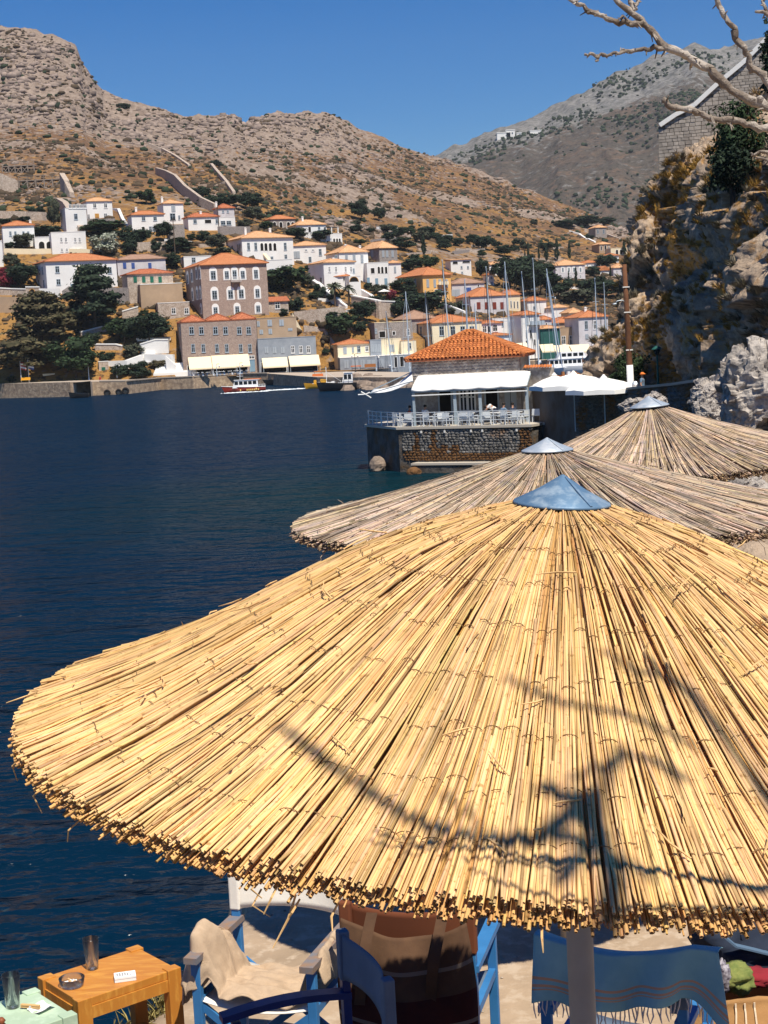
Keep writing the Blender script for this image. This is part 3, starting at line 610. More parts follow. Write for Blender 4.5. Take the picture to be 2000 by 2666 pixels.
H('B', 'pavilion', 'grey stone pavilion with dark arches and orange roof high on the slope', 1010, 1226, 300, 378, row('arc', [1045, 1100, 1165, 1202], 350, 28, 46), ('hip', 264), yaw=24, dep=7, wall='grey_stone', cat='villa')
H('B', 'house', 'white hillside house with pale roof beside the dark pergola', 1235, 1490, 350, 470, [('o', 1348, 390, 30, 52), ('w:grey', 1430, 378, 20, 26)], ('hip', 304), yaw=22, dep=7, roofc='tile_pale', chim=[(1310, 275, 335)])
def _perg(r, W, D, Hh, hit):
    z1 = hit(1540, 372)[1]; m = MB(); x0 = hit(1478, 380)[0]; x1 = hit(1600, 380)[0]
    m.box(x0, x1, .2, 3.5, z1, z1+.15).build('pergola_roof', M_['dark_metal'], r, world=False)
    for x in (x0+.6, (x0+x1)/2, x1-.2):
        MB().bar((x, .3, Hh), (x, .3, z1), .3).build('pergola_post', M_['trim_white'], r, world=False)
H('B', 'house', 'white arcade house with three small arches under a dark pergola', 1486, 1630, 425, 525, row('arc', [1560, 1585, 1608], 490, 16, 44), None, yaw=22, dep=5, fine=_perg)
# ---- centre
H('C', 'house', 'white house with grey shutters and tall chimney, behind the lower white house', 345, 596, 322, 560, [('s:lt', 405, 362, 28, 40), ('s:lt', 472, 375, 28, 60), ('s:lt', 540, 378, 28, 66), ('w:grey', 315, 358, 26, 26)], ('hip', 255), yaw=22, dep=10, wall='white_wall', roofc='tile_pale', chim=[(438, 250, 310), (564, 260, 300)])
H('C', 'house', 'square stone house with three pale shutters and pale roof behind the arcaded white house', 690, 846, 285, 430, row('s:lt', [722, 757, 803], 335, 24, 56), ('hip', 222), yaw=32, dep=11, wall='grey_stone', roofc='tile_pale', swins=[('s:lt', 628, 330, 30, 60)])
H('C', 'house', 'arcaded white house with triple arch loggia and blue doors below', 585, 772, 410, 625, row('arc', [685, 715, 748], 475, 20, 56)+[('o', 632, 480, 36, 50), ('d:door', 595, 572, 24, 60), ('d:door', 667, 582, 24, 66), ('d:door', 747, 582, 26, 66)], None, yaw=14, dep=7)
H('C', 'house', 'narrow white wing with one blue window right of the triple arches', 773, 880, 414, 600, [('s:lt', 825, 472, 20, 56)], ('hip', 392), yaw=14, dep=6, roofc='tile_pale')
H('C', 'house', 'lower white house with five small windows and shaded left end wall', 212, 482, 408, 640, row('w', [258, 315, 398, 445], 468, 20, 48)+[('w:grey', 490-22, 480, 12, 40)], ('hip', 370), yaw=28, dep=9, roofc='tile_pale', chim=[(342, 365, 400)], swins=[('w:grey', 188, 562, 20, 44)])
H('C', 'house', 'small white house with little orange roof behind the palm clump', 278, 425, 530, 640, [('o', 322, 552, 18, 36), ('o', 384, 552, 18, 36)], ('hip', 490), yaw=14, dep=5)
H('C', 'house', 'white curved porch block with faded red panel below the arcaded house', 430, 530, 530, 690, [('arc:ochre', 470, 555, 70, 40)], None, yaw=14, dep=4)
H('C', 'house', 'bright orange-yellow house with pale shutters and balcony beside the bare masts', 1068, 1310, 518, 735, row('s:lt', [1108, 1168, 1212, 1270], 590, 26, 70)+[('o', 1195, 672, 66, 60), ('o', 1222, 672, 26, 60)], ('hip', 446), yaw=30, dep=13, wall='yellow_wall', over=.5, swins=[('s:lt', 1000, 585, 34, 60)],
  fine=lambda r, W, D, Hh, hit: MB().box(hit(1160, 0)[0], hit(1245, 0)[0], -1.0, 0, hit(0, 640)[1]-.15, hit(0, 640)[1]).box(hit(1160, 0)[0], hit(1245, 0)[0], -1.0, -.94, hit(0, 640)[1], hit(0, 615)[1]).build('balcony', M_['cream_wall'], r, world=False))
H('C', 'house', 'small white box house with open veranda on the far dry slope', 1308, 1484, 385, 512, row('w:grey', [1400, 1455], 450, 16, 22)+[('o', 1345, 412, 50, 28), ('o', 1440, 405, 70, 24), ('w:grey', 1345, 498, 16, 16), ('w:grey', 1405, 495, 16, 14)], ('shed', 372), yaw=14, dep=6, roofc='tile_pale')
H('C', 'house', 'pale house with grey tarpaulin lean-to under brown tiles', 1318, 1600, 590, 720, [('s:lt', 1350, 680, 70, 70), ('s:blue', 1462, 650, 40, 50), ('o', 1545, 610, 20, 24)], ('hip', 542), yaw=14, dep=8, wall='lilac_wall', roofc='tile_brown')
H('C', 'house', 'grey stone waterfront house with flat roof beside brown rock outcrop', 650, 968, 925, 1070, [('o', 715, 1030, 60, 56), ('o', 815, 1020, 28, 36), ('w', 938, 1012, 30, 60), ('w:grey', 660, 1000, 12, 40)], None, yaw=12, Y=362, dep=8, wall='grey_stone', parapet='cream_wall')
H('C', 'house', 'house with faded pinkish brown roof below the dark round trees', 890, 1180, 898, 960, [], ('hip', 820), yaw=14, Y=372, dep=9, wall='grey_stone', roofc='tile_brown')
H('C', 'shop', 'cream single-storey house with orange roof on top of the quay shops', 330, 612, 1115, 1222, [('w:grey', 512, 1158, 34, 52), ('w', 582, 1155, 34, 44), ('s:lt', 462, 1165, 14, 44), ('s:lt', 393, 1170, 34, 60)], ('hip', 1068), yaw=8, Y=352, dep=8, wall='cream_wall')
H('C', 'shop', 'grey glazed flat-roofed block between cream houses above the quay shops', 612, 708, 1080, 1215, row('s:lt', [630, 660, 690], 1150, 26, 70), None, yaw=8, Y=352, dep=7, wall='blue_grey_wall')
H('C', 'shop', 'pale yellow flat-roofed block above the quay shops', 708, 880, 1070, 1215, [('s:lt', 800, 1150, 40, 60)], None, yaw=8, Y=353, dep=7, wall='cream_wall')
H('C', 'shop', 'narrow cream block with tan side and small blue window above the quay shops', 880, 1010, 1085, 1215, [('w:grey', 950, 1130, 30, 50)], None, yaw=8, Y=352, dep=7, wall='cream_wall', parapet='tile_pale')
H('C', 'building', 'long blue-grey row of quay shops with white fascia', 350, 1010, 1218, 1335, [('s:lt', 405, 1290, 40, 70), ('s:lt', 480, 1285, 56, 70), ('s:lt', 545, 1285, 40, 70), ('s:lt', 620, 1285, 66, 70), ('s:lt', 700, 1280, 50, 70), ('o', 832, 1270, 30, 90), ('o', 885, 1265, 40, 90)], None, yaw=6, Y=347, dep=6, wall='blue_grey_wall', parapet='trim_white', cat='shops', ext=2)
H('C', 'building', 'big pale waterfront house with six grey windows and ragged tiled roof behind the masts', 1148, 1580, 925, 1240, row('w:grey', [1228, 1325, 1410, 1490], 1000, 42, 80)+row('w:grey', [1228, 1325], 1150, 40, 60), ('hip', 850), yaw=20, Y=366, dep=14, wall='cream_wall', roofc='tile_orange', cat='building', swins=[('w:grey', 1050, 1000, 30, 70)])
# ---- right-hand town
H('D', 'house', 'grey house with dark red shutters and wide orange hip roof among the masts', 250, 560, 700, 850, row('s:red', [320, 390, 457, 523], 782, 34, 58), ('hip', 622), yaw=14, dep=13, wall='lilac_wall', ext=4)
H('D', 'house', 'cream annexe with narrow dark windows joined to the red-shuttered house', 565, 680, 690, 830, [('o', 600, 770, 14, 60), ('o', 628, 775, 14, 60), ('o', 657, 775, 14, 60)], ('hip', 640), yaw=14, dep=8, wall='cream_wall', ext=4)
H('D', 'house', 'white house with glazed blue-white bays under a narrow orange roof', 345, 520, 935, 1045, [('w', 372, 985, 36, 60), ('o', 410, 985, 26, 60), ('w', 462, 975, 40, 60)], ('hip', 905), yaw=10, Y=372, dep=6)
H('D', 'house', 'white low house with small orange roof behind the restaurant ridge', 395, 600, 1040, 1130, [('w:grey', 528, 1070, 20, 24)], ('hip', 1015), yaw=10, Y=366, dep=6)
H('D', 'house', 'white house with pale blue side windows left of the balcony house', 440, 690, 890, 1110, [('w:grey', 520, 935, 30, 46), ('s:lt', 620, 905, 20, 40), ('w:grey', 650, 1070, 26, 60)], None, yaw=8, Y=380, dep=8)
H('D', 'building', 'tall white balcony house with blue-grey doors among the masts', 690, 850, 862, 1130, [('s:lt', 738, 920, 30, 70), ('s:lt', 810, 920, 30, 70), ('o', 735, 1030, 24, 80), ('o', 770, 1030, 24, 80), ('o', 805, 1100, 24, 60), ('o', 735, 1105, 24, 50)], ('hip', 825), yaw=14, Y=374, dep=9, roofc='tile_orange', cat='house',
  fine=lambda r, W, D, Hh, hit: MB().box(hit(715, 0)[0], hit(840, 0)[0], -1.0, 0, hit(0, 985)[1]-.15, hit(0, 985)[1]).box(hit(715, 0)[0], hit(840, 0)[0], -1.0, -.95, hit(0, 985)[1], hit(0, 955)[1]).build('balcony', M_['frame_blue_grey'], r, world=False))
H('D', 'building', 'building wrapped in dark green scaffold netting', 858, 1024, 980, 1142, [], ('hip', 950), yaw=10, Y=374, dep=8, wall='net_green', roofc='tile_pale', cat='building')
H('D', 'house', 'tan stone house with two tall pale doorways right of the netted building', 1024, 1186, 970, 1120, [('w', 1055, 1080, 36, 70), ('w', 1125, 1080, 44, 76)], None, yaw=10, Y=376, dep=8, wall='tan_wall')
H('D', 'house', 'orange-roofed house with ochre gable above the netted building', 975, 1180, 930, 985, [], ('hip', 878), yaw=10, Y=392, dep=9, wall='tan_wall')
H('D', 'house', 'pale grey two-storey house with arched shutters beside the cliff', 1186, 1440, 882, 1110, [('w:grey', 1250, 950, 30, 70), ('w', 1325, 948, 30, 70), ('s:lt', 1255, 1050, 30, 44), ('w:grey', 1330, 1050, 26, 40)], ('hip', 822), yaw=12, Y=372, dep=10, wall='lilac_wall', chim=[(1288, 790, 850)], cat='house')
H('D', 'house', 'white house with steep white gable wall below the dark grove', 740, 905, 740, 860, [('w:grey', 800, 800, 18, 24)], ('hip', 700), yaw=10, dep=7)
H('D', 'house', 'white low house with pale roof right of the dark grove foot', 955, 1090, 800, 870, [], ('hip', 768), yaw=10, Y=420, dep=7, roofc='tile_pale')
H('D', 'house', 'white cube house below the grove between two masts', 830, 980, 850, 945, [('w:grey', 900, 890, 20, 26)], None, yaw=10, Y=400, dep=7)
H('D', 'house', 'cream house with pyramid roof left of the cliff house chimney', 1100, 1215, 845, 900, [], ('hip', 800), yaw=10, Y=410, dep=7, wall='cream_wall', roofc='tile_pale')
H('D', 'house', 'small orange-roofed house half hidden behind the balcony house', 850, 950, 905, 960, [('o', 905, 940, 12, 26)], ('hip', 868), yaw=10, Y=392, dep=7, wall='lilac_wall')
H('D', 'house', 'white arched tower house beside the tall cypress at the grove edge', 412, 505, 428, 520, [('arc', 437, 492, 36, 40), ('arc', 485, 488, 24, 34), ('o', 455, 440, 60, 16)], ('hip', 402), yaw=14, dep=6, roofc='tile_pale')
H('D', 'house', 'narrow white house stepping down below the arched tower house', 402, 452, 515, 610, row('w:grey', [428, 428], 540, 12, 18)+[('w:grey', 430, 590, 14, 20)], ('hip', 505), yaw=14, dep=5)
H('D', 'mansion', 'pale stone mansion with four arched windows above the dark grove', 985, 1240, 432, 555, row('a', [1047, 1100, 1143, 1200], 472, 16, 36)+row('w', [1118, 1160, 1200], 530, 14, 28), ('hip', 382), yaw=14, dep=11, wall='lilac_wall', roofc='tile_pale')
H('D', 'house', 'low white house with orange roof right of the pale stone mansion', 1215, 1365, 412, 450, row('w:grey', [1260, 1300, 1340], 434, 10, 14), ('hip', 388), yaw=10, dep=7)
H('D', 'house', 'white gabled cottage with orange roof below the ruined villa', 1372, 1452, 478, 520, [], ('gablef', 440), yaw=24, dep=8)
H('D', 'house', 'pink and white terraced house beside the utility pole top', 1485, 1600, 455, 535, row('o', [1515, 1560], 485, 12, 18)+row('o', [1515, 1560], 515, 12, 18), ('hip', 418), yaw=10, dep=7, wall='lilac_wall', roofc='tile_pale')
H('D', 'house', 'white house with red roof half hidden by the cliff edge', 1590, 1700, 440, 540, [('w:grey', 1625, 500, 12, 20)], ('hip', 415), yaw=10, dep=7, roofc='tile_red')
H('D', 'villa', 'grey stone villa with flat orange roof, highest house on the right slope', 1330, 1425, 108, 200, [('w:grey', 1350, 140, 14, 30), ('w:grey', 1400, 140, 14, 30)], ('hip', 84), yaw=14, dep=8, wall='grey_stone', roofc='tile_pale')
H('D', 'villa', 'half-ruined villa with dark empty windows on the right slope', 1362, 1462, 252, 328, [('o', 1380, 285, 16, 38), ('o', 1415, 285, 20, 44), ('o', 1445, 285, 12, 34)], ('hip', 230), yaw=14, dep=8, wall='tan_wall', roofc='tile_pale')
H('D', 'villa', 'cream arched terrace house joined to the half-ruined villa', 1462, 1605, 285, 345, row('arc', [1515, 1550, 1580], 318, 20, 36), None, yaw=14, dep=6, wall='cream_wall')
H('D', 'house', 'small white house with red roof below the arched terrace', 1430, 1530, 350, 410, [('w:grey', 1520, 390, 14, 20)], ('hip', 328), yaw=14, dep=6)
# far white chapel buildings on the mountain spur
for (x, y, w, h, lb) in ((1312, 352, 34, 12, 'white flat house, leftmost of the tiny cluster on the far mountain spur'), (1330, 346, 22, 14, 'tallest white house in the middle of the tiny mountain cluster'), (1352, 350, 12, 8, 'smallest white house right of the cluster middle on the mountain spur'), (1397, 346, 32, 12, 'white house standing apart by cypresses on the far mountain spur')):
    Yc = 1880.; P_ = at(x, y+h/2, Yc); s = Yc/FPX
    r = root('house', lb, 'house', P_); MB().box(-w*s/2, w*s/2, 0, 10, -6, h*s).build('wall', M_['white_wall'], r, world=False); MB().box(-w*s/2-.4, w*s/2+.4, -.4, 10.4, h*s, h*s+.7).build('roof', M_['trim_white'], r, world=False)
    add_window(r, 'w:grey', (w*s*.2, 0, h*s*.45), 1.6, 2)
# ================================================================== VEGETATION
mat('leaf_dark', (.034, .050, .028), (.020, .034, .021), .6, rough=.85, tone=True, spec=.15)
mat('leaf_green', (.036, .058, .024), (.022, .040, .018), .6, rough=.85, tone=True, spec=.15)
mat('leaf_olive', (.075, .085, .055), (.05, .055, .035), .6, rough=.9, tone=True, spec=.15)
mat('leaf_brown', (.105, .082, .042), (.06, .06, .03), .6, rough=.9, tone=True, spec=.15)
mat('leaf_pale', (.42, .43, .36), (.16, .19, .12), 1.2, rough=.9, tone=True, spec=.1)
mat('leaf_pink', (.30, .035, .06), (.12, .03, .04), .8, rough=.9, tone=True, spec=.1)
_cr = {}
def crown_mesh(kind, seed, n=1500, leaf=.085):
    key = (kind, seed)
    if key in _cr: return _cr[key]
    rg = np.random.default_rng(seed*13+5)
    if kind == 'cypress':
        k = 60; h = rg.uniform(.03, 1.97, k); rr = np.clip(1.15*np.sqrt(np.clip(h/.5, 0, 1))*(1-h/2.05)**.7, .05, 1)*rg.uniform(.35, .8, k); a = rg.uniform(0, 6.28, k)
        C = np.stack([rr*np.cos(a), rr*np.sin(a), h], -1); R = np.full(k, .30)
    elif kind == 'pine':
        k = 64; h = rg.uniform(.12, 1.95, k); w = np.interp(h, [0.1, .5, .9, 1.5, 2], [.75, .98, .8, .55, .15]); a = rg.uniform(0, 6.28, k); rr = w*np.sqrt(rg.uniform(.15, 1, k))
        C = np.stack([rr*np.cos(a), rr*np.sin(a), h], -1); R = rg.uniform(.26, .42, k)
    else:
        k = 34; d = rg.normal(0, 1, (k, 3)); d /= np.linalg.norm(d, axis=1)[:, None]; r = rg.uniform(.35, .82, k)
        C = d*r[:, None]+np.array([0, 0, 1.]); C[:, 2] = 1+(C[:, 2]-1)*.95; R = rg.uniform(.22, .42, k)
    ci = rg.integers(0, len(C), n); d = rg.normal(0, 1, (n, 3)); d /= np.linalg.norm(d, axis=1)[:, None]
    sq = .55 if kind == 'pine' else .9
    P = C[ci]+d*(R[ci]*rg.uniform(.6, 1.1, n))[:, None]*np.array([1, 1, sq])
    P[:, 2] = np.clip(P[:, 2], .02, 2.1)
    nn = d+rg.normal(0, .5, (n, 3)); nn[:, 2] += .3; nn /= np.linalg.norm(nn, axis=1)[:, None]
    t = np.cross(nn, rg.normal(0, 1, (n, 3))); t /= np.linalg.norm(t, axis=1)[:, None]; b = np.cross(nn, t)
    s = leaf*rg.uniform(.6, 1.4, n)[:, None]
    V = np.stack([P-t*s, P-b*s*.55, P+t*s, P+b*s*.6], 1).reshape(-1, 3)
    F = np.arange(4*n).reshape(-1, 4)
    # a lumpy twig core so the middle of the crown is not hollow
    q = 0; CV = []; CF = []
    for c, r in zip(C, R):
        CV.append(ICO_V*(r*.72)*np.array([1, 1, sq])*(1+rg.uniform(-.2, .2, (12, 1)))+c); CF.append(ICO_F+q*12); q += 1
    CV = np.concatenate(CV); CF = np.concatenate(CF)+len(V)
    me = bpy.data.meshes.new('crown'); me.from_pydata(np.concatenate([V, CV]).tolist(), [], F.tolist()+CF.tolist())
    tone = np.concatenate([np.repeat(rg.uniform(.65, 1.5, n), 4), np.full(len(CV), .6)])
    vcol(me, tone); _cr[key] = me; return me
_tr = {}
def trunk_mesh(seed, kind):
    key = (seed, kind)
    if key in _tr: return _tr[key]
    rg = random.Random(seed); m = MB(); r = .05 if kind != 'cypress' else .03
    m.tube([(0, 0, -.4), (.02, .01, .3), (rg.uniform(-.06, .06), rg.uniform(-.06, .06), .8), (0, 0, 1.3)], [r*1.3, r, r*.8, r*.4], 6)
    for q in range(5):
        a = rg.uniform(0, 6.28); z = rg.uniform(.35, .9); m.tube([(0, 0, z), (.25*math.cos(a), .25*math.sin(a), z+.2), (.55*math.cos(a), .55*math.sin(a), z+.42)], [r*.6, r*.4, r*.15], 5)
    me = m.mesh('trunk', True); me.materials.append(M_['bark']); _tr[key] = me; return me
LEAF = {'d': 'leaf_dark', 'g': 'leaf_green', 'o': 'leaf_olive', 'b': 'leaf_brown', 'p': 'leaf_pale', 'k': 'leaf_pink'}
_tn = [0]
def tree(cr, x, yt, yb, w, kind, col, label, cat='tree', name=None, Y=None, group=None, dY=0.0):
    _tn[0] += 1; seed = _tn[0] % 4
    u, v = px(cr, x, yb) if cr else (x, yb); u2, v2 = px(cr, x, yt) if cr else (x, yt); k = KZ if cr else 1.0
    G = ground(u, v)+np.array([0, dY, 0]) if Y is None else at(u, v, Y)
    hgt = (yb-yt)/k*G[1]/FPX; rad_ = w/k*G[1]/FPX/2
    r = root(name or {'cypress': 'cypress_tree', 'pine': 'pine_tree'}.get(kind, 'tree'), label, cat, G, random.Random(_tn[0]).uniform(0, 6.28), group)
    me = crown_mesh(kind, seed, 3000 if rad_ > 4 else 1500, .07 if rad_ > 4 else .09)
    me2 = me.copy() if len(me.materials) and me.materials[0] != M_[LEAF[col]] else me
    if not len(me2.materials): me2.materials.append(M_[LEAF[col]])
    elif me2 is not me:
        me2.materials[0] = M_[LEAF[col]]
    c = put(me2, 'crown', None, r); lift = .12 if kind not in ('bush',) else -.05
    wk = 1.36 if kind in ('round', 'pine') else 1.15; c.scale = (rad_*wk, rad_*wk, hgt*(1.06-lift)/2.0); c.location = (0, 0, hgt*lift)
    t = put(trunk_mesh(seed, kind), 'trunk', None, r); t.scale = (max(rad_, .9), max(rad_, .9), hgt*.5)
    return r
def palm(cr, x, yt, yb, w, label, n=34, name='palm_tree', stem=True):
    u, v = px(cr, x, yb); G = ground(u, v); s = G[1]/FPX/KZ; R_ = w*s/2; Hh = (yb-yt)*s-R_*.8
    r = root(name, label, 'palm', G); rg = random.Random(int(x)); m = MB()
    if stem: MB().tube([(0, 0, -1), (0, 0, Hh*.5), (.1, 0, Hh)], [.3, .25, .22], 7).build('trunk', M_['bark'], r, world=False)
    for q in range(n):
        a = q*2.4; e = rg.uniform(-.3, 1.2); L = R_*rg.uniform(.8, 1.1); pts = []
        for t in np.linspace(0, 1, 6): pts.append((math.cos(a)*L*t*math.cos(e), math.sin(a)*L*t*math.cos(e), Hh+L*t*math.sin(e)-L*.55*t*t))
        side = Vector((-math.sin(a), math.cos(a), 0))
        for i in range(5):
            for s_ in (-1, 1):
                p, p2 = Vector(pts[i]), Vector(pts[i+1]); wd = R_*.16*(1-.12*i)
                m.add([p, p2, p2+side*s_*wd*.6-Vector((0, 0, wd*.5)), p+side*s_*wd-Vector((0, 0, wd*.6))], [(0, 1, 2, 3)])
    o = m.build('fronds', M_['leaf_olive'], r, world=False); vcol(o.data, np.full(len(o.data.vertices), 1.2)); return r
T = tree
T('A', 860, 735, 1190, 380, 'pine', 'd', 'tallest dark pine in front of the long white mansion', dY=-6)
T('A', 360, 965, 1365, 420, 'pine', 'b', 'broad brownish dark pine left of the tallest pine')
T('A', 230, 1330, 1660, 500, 'round', 'b', 'wide brown-green tamarisk tree behind the flagpoles')
T('A', 660, 1310, 1680, 420, 'round', 'g', 'rounded bushy tree beside the stone gatehouse on the quay')
T('A', 1080, 1130, 1370, 260, 'round', 'g', 'mid-green tree left of the dark tree by the grey quay building')
T('A', 1290, 1110, 1370, 330, 'round', 'd', 'dark tree in the shade against the grey quay building')
T('A', 680, 1020, 1230, 230, 'round', 'd', 'dark shrubby tree at the foot of the tallest pine')
T('A', 925, 415, 605, 280, 'bush', 'p', 'pale whitish flowering oleander bush above the lilac house', 'bush', 'oleander_bush')
T('A', 880, 310, 440, 340, 'round', 'g', 'wide green tree below the stone terrace of the highest left villa')
T('A', 1160, 370, 560, 260, 'round', 'd', 'dark tree below the veranda house with low roof')
T('A', 1130, 480, 610, 120, 'round', 'd', 'small dark tree right of the pale oleander')
T('A', 470, 120, 400, 110, 'round', 'o', 'slim olive tree beside the steep hill wall')
T('A', 400, 350, 455, 230, 'round', 'd', 'dark tree behind the low white arched wing')
T('A', 210, 420, 560, 150, 'round', 'o', 'grey-green tree hiding the corner of the four-window house')
T('A', 90, 500, 560, 90, 'round', 'd', 'small dark shrub in front of the four-window house', 'bush', 'bush')
T('A', 210, 275, 330, 110, 'round', 'd', 'small dark tree above the four-window house roof')
T('A', 30, 290, 345, 110, 'round', 'd', 'dark tree at the left edge behind the orange roof')
T('A', 190, 680, 900, 230, 'round', 'd', 'dense dark green tree at the left end of the long white mansion')
T('A', 95, 600, 730, 120, 'round', 'o', 'thin grey-green tree above the pink bougainvillea')
T('A', 40, 715, 800, 90, 'bush', 'k', 'upper dark pink bougainvillea bush at the left edge', 'bush', 'bougainvillea')
T('A', 70, 780, 890, 150, 'bush', 'k', 'lower dark pink bougainvillea bush over the garden wall', 'bush', 'bougainvillea')
T('A', 1265, 45, 170, 130, 'round', 'g', 'lone green tree on the dry slope above the veranda house')
T('A', 1420, 330, 490, 150, 'round', 'd', 'dark tree at the foot of the tall white tower house')
T('A', 1345, 480, 600, 90, 'round', 'd', 'small dark tree among stone terraces below the tower house')
T('A', 1540, 470, 580, 210, 'pine', 'd', 'flat dark pine beside the wooden pole above the lilac house roof')
T('A', 1490, 590, 730, 140, 'round', 'd', 'dark tree right of the lilac house')
T('A', 1040, 1555, 1665, 190, 'bush', 'd', 'clipped dark hedge bush right of the gatehouse', 'bush', 'bush')
T('A', 1230, 1520, 1670, 210, 'bush', 'd', 'dark bush at the foot of the white quay steps', 'bush', 'bush')
T('A', 1360, 1510, 1590, 140, 'bush', 'b', 'brownish bush on the white quay steps', 'bush', 'bush')
T('A', 920, 1440, 1520, 150, 'bush', 'd', 'small dark bush on the low terrace above the gatehouse', 'bush', 'bush')
T('A', 1150, 1380, 1500, 170, 'bush', 'o', 'grey-green bush beside the upper white stairs', 'bush', 'bush')
T('A', 110, 1650, 1710, 90, 'bush', 'g', 'low green bush left of the flagpoles on the quay', 'bush', 'bush')
T('A', 790, 1270, 1370, 150, 'bush', 'd', 'dark bush under the spiky agave fronds', 'bush', 'bush')
palm('A', 890, 1080, 1240, 330, 'spiky grey-green agave fan below the tallest pine', 46, 'agave', False)
T('B', 650, 80, 200, 200, 'round', 'd', 'dark tree right of the long hill wall')
T('B', 830, 75, 220, 190, 'round', 'd', 'big dark tree above the stone pavilion slope')
T('B', 860, 190, 320, 160, 'round', 'o', 'grey olive tree behind the stone terrace wall')
T('B', 500, 100, 190, 200, 'round', 'd', 'dark tree halfway along the long hill wall')
T('B', 420, 20, 130, 140, 'round', 'd', 'dark tree beside the top of the long hill wall')
T('B', 980, 320, 400, 110, 'round', 'g', 'green tree left of the stone pavilion')
T('B', 1220, 370, 480, 190, 'round', 'd', 'dark tree between the loggia mansion and the hillside house')
T('B', 1440, 385, 490, 160, 'round', 'd', 'rounded dark tree in front of the hillside house pergola')
T('B', 1050, 230, 290, 140, 'round', 'd', 'dark tree behind the stone pavilion roof')
T('B', 550, 430, 580, 150, 'round', 'o', 'grey-green tree at the left end wall of the loggia mansion')
T('B', 430, 400, 520, 110, 'round', 'd', 'dark tree under the vine pergola house')
T('B', 1140, 690, 930, 330, 'round', 'g', 'large loose green tree right of the grey mansion')
T('B', 1230, 975, 1090, 140, 'bush', 'd', 'dark green bush right of the stone annexe', 'bush', 'bush')
T('B', 1330, 780, 900, 110, 'round', 'o', 'small olive tree left of the white stair wall')
T('B', 1120, 1070, 1140, 90, 'bush', 'd', 'dark creeper bush below the stone annexe', 'bush', 'bush')
T('C', 1075, 185, 345, 50, 'cypress', 'd', 'single slim cypress on the dry slope above the orange-yellow house')
T('C', 860, 90, 210, 120, 'round', 'd', 'upper dark tree on the slope left of the single cypress')
T('C', 770, 150, 230, 110, 'round', 'd', 'dark tree left of the upper slope tree')
T('C', 910, 190, 310, 210, 'round', 'd', 'wide dark tree behind the square stone house roof')
T('C', 1150, 145, 225, 120, 'round', 'd', 'round dark tree right of the single cypress')
T('C', 1260, 175, 255, 110, 'round', 'd', 'round olive tree second right of the single cypress')
T('C', 1380, 195, 270, 90, 'round', 'd', 'small round tree third right of the single cypress')
T('C', 1500, 165, 260, 120, 'round', 'd', 'left half of the dark tree pair on the upper terraces')
T('C', 1610, 170, 300, 130, 'round', 'd', 'right half of the dark tree pair on the upper terraces')
T('C', 1120, 345, 480, 160, 'round', 'g', 'dark green tree behind the orange-yellow house')
T('C', 980, 375, 490, 190, 'round', 'd', 'dark tree left of the orange-yellow house roof')
T('C', 900, 540, 690, 210, 'round', 'd', 'upper dark tree against the orange-yellow house')
T('C', 1030, 640, 880, 380, 'round', 'd', 'largest dark tree mass below the orange-yellow house')
T('C', 870, 740, 900, 130, 'round', 'd', 'dark tree left of the largest tree mass')
T('C', 690, 600, 720, 150, 'round', 'o', 'grey-green tree below the blue doors of the arcaded house')
T('C', 790, 640, 740, 110, 'bush', 'k', 'pink bougainvillea near the white sunshade', 'bush', 'bougainvillea')
T('C', 590, 575, 650, 80, 'bush', 'd', 'dark rounded bush in front of the blue doors', 'bush', 'bush')
T('C', 360, 840, 1060, 270, 'bush', 'g', 'broad green prickly bush above the cream quay house', 'bush', 'bush')
T('C', 560, 740, 930, 190, 'round', 'd', 'dark loose tree above the broad prickly bush')
T('C', 170, 590, 730, 130, 'bush', 'd', 'dark bush along the long white stair wall', 'bush', 'bush')
T('C', 230, 1140, 1215, 80, 'bush', 'd', 'small dark bush at the left end of the quay shops', 'bush', 'bush')
T('C', 1360, 740, 850, 130, 'round', 'o', 'grey bush by the white ramp right of the orange-yellow house')
palm('C', 310, 540, 790, 190, 'dark palm clump in front of the lower white house')
palm('C', 430, 570, 790, 150, 'second palm right of the dark palm clump')
T('D', 1000, 230, 400, 46, 'cypress', 'd', 'tall cypress left of the pale stone mansion', None or 'tree')
T('D', 1107, 245, 385, 38, 'cypress', 'd', 'slim cypress behind the pale stone mansion roof')
T('D', 752, 245, 390, 26, 'cypress', 'd', 'thin tall cypress at the top of the dark grove')
T('D', 722, 310, 400, 18, 'cypress', 'd', 'thinnest short cypress left of the thin tall cypress')
T('D', 843, 285, 390, 24, 'cypress', 'd', 'short cypress in the middle of the grove top')
T('D', 905, 270, 400, 44, 'cypress', 'd', 'broad ragged cypress left of the tall mansion cypress')
T('D', 1098, 490, 570, 18, 'cypress', 'd', 'left small cypress in front of the stone mansion')
T('D', 1163, 465, 590, 34, 'cypress', 'd', 'right larger cypress in front of the stone mansion')
T('D', 1460, 440, 540, 22, 'cypress', 'd', 'cypress between white cottage and terraced house')
T('D', 1580, 240, 350, 44, 'cypress', 'd', 'dark cypress behind the arched terrace house')
T('D', 600, 340, 640, 260, 'round', 'd', 'left dark tree of the big grove behind the masts')
T('D', 740, 400, 700, 260, 'round', 'd', 'second tree of the big grove behind the masts')
T('D', 860, 410, 700, 230, 'round', 'd', 'third tree of the big grove behind the masts')
T('D', 1010, 520, 720, 250, 'round', 'd', 'grove tree left below the pale stone mansion')
T('D', 1180, 630, 775, 240, 'round', 'o', 'greyer rounded tree at the front of the grove')
T('D', 1330, 530, 700, 260, 'round', 'd', 'grove tree below the white gabled cottage')
T('D', 1430, 570, 720, 260, 'round', 'd', 'rightmost dark tree of the grove near the utility pole')
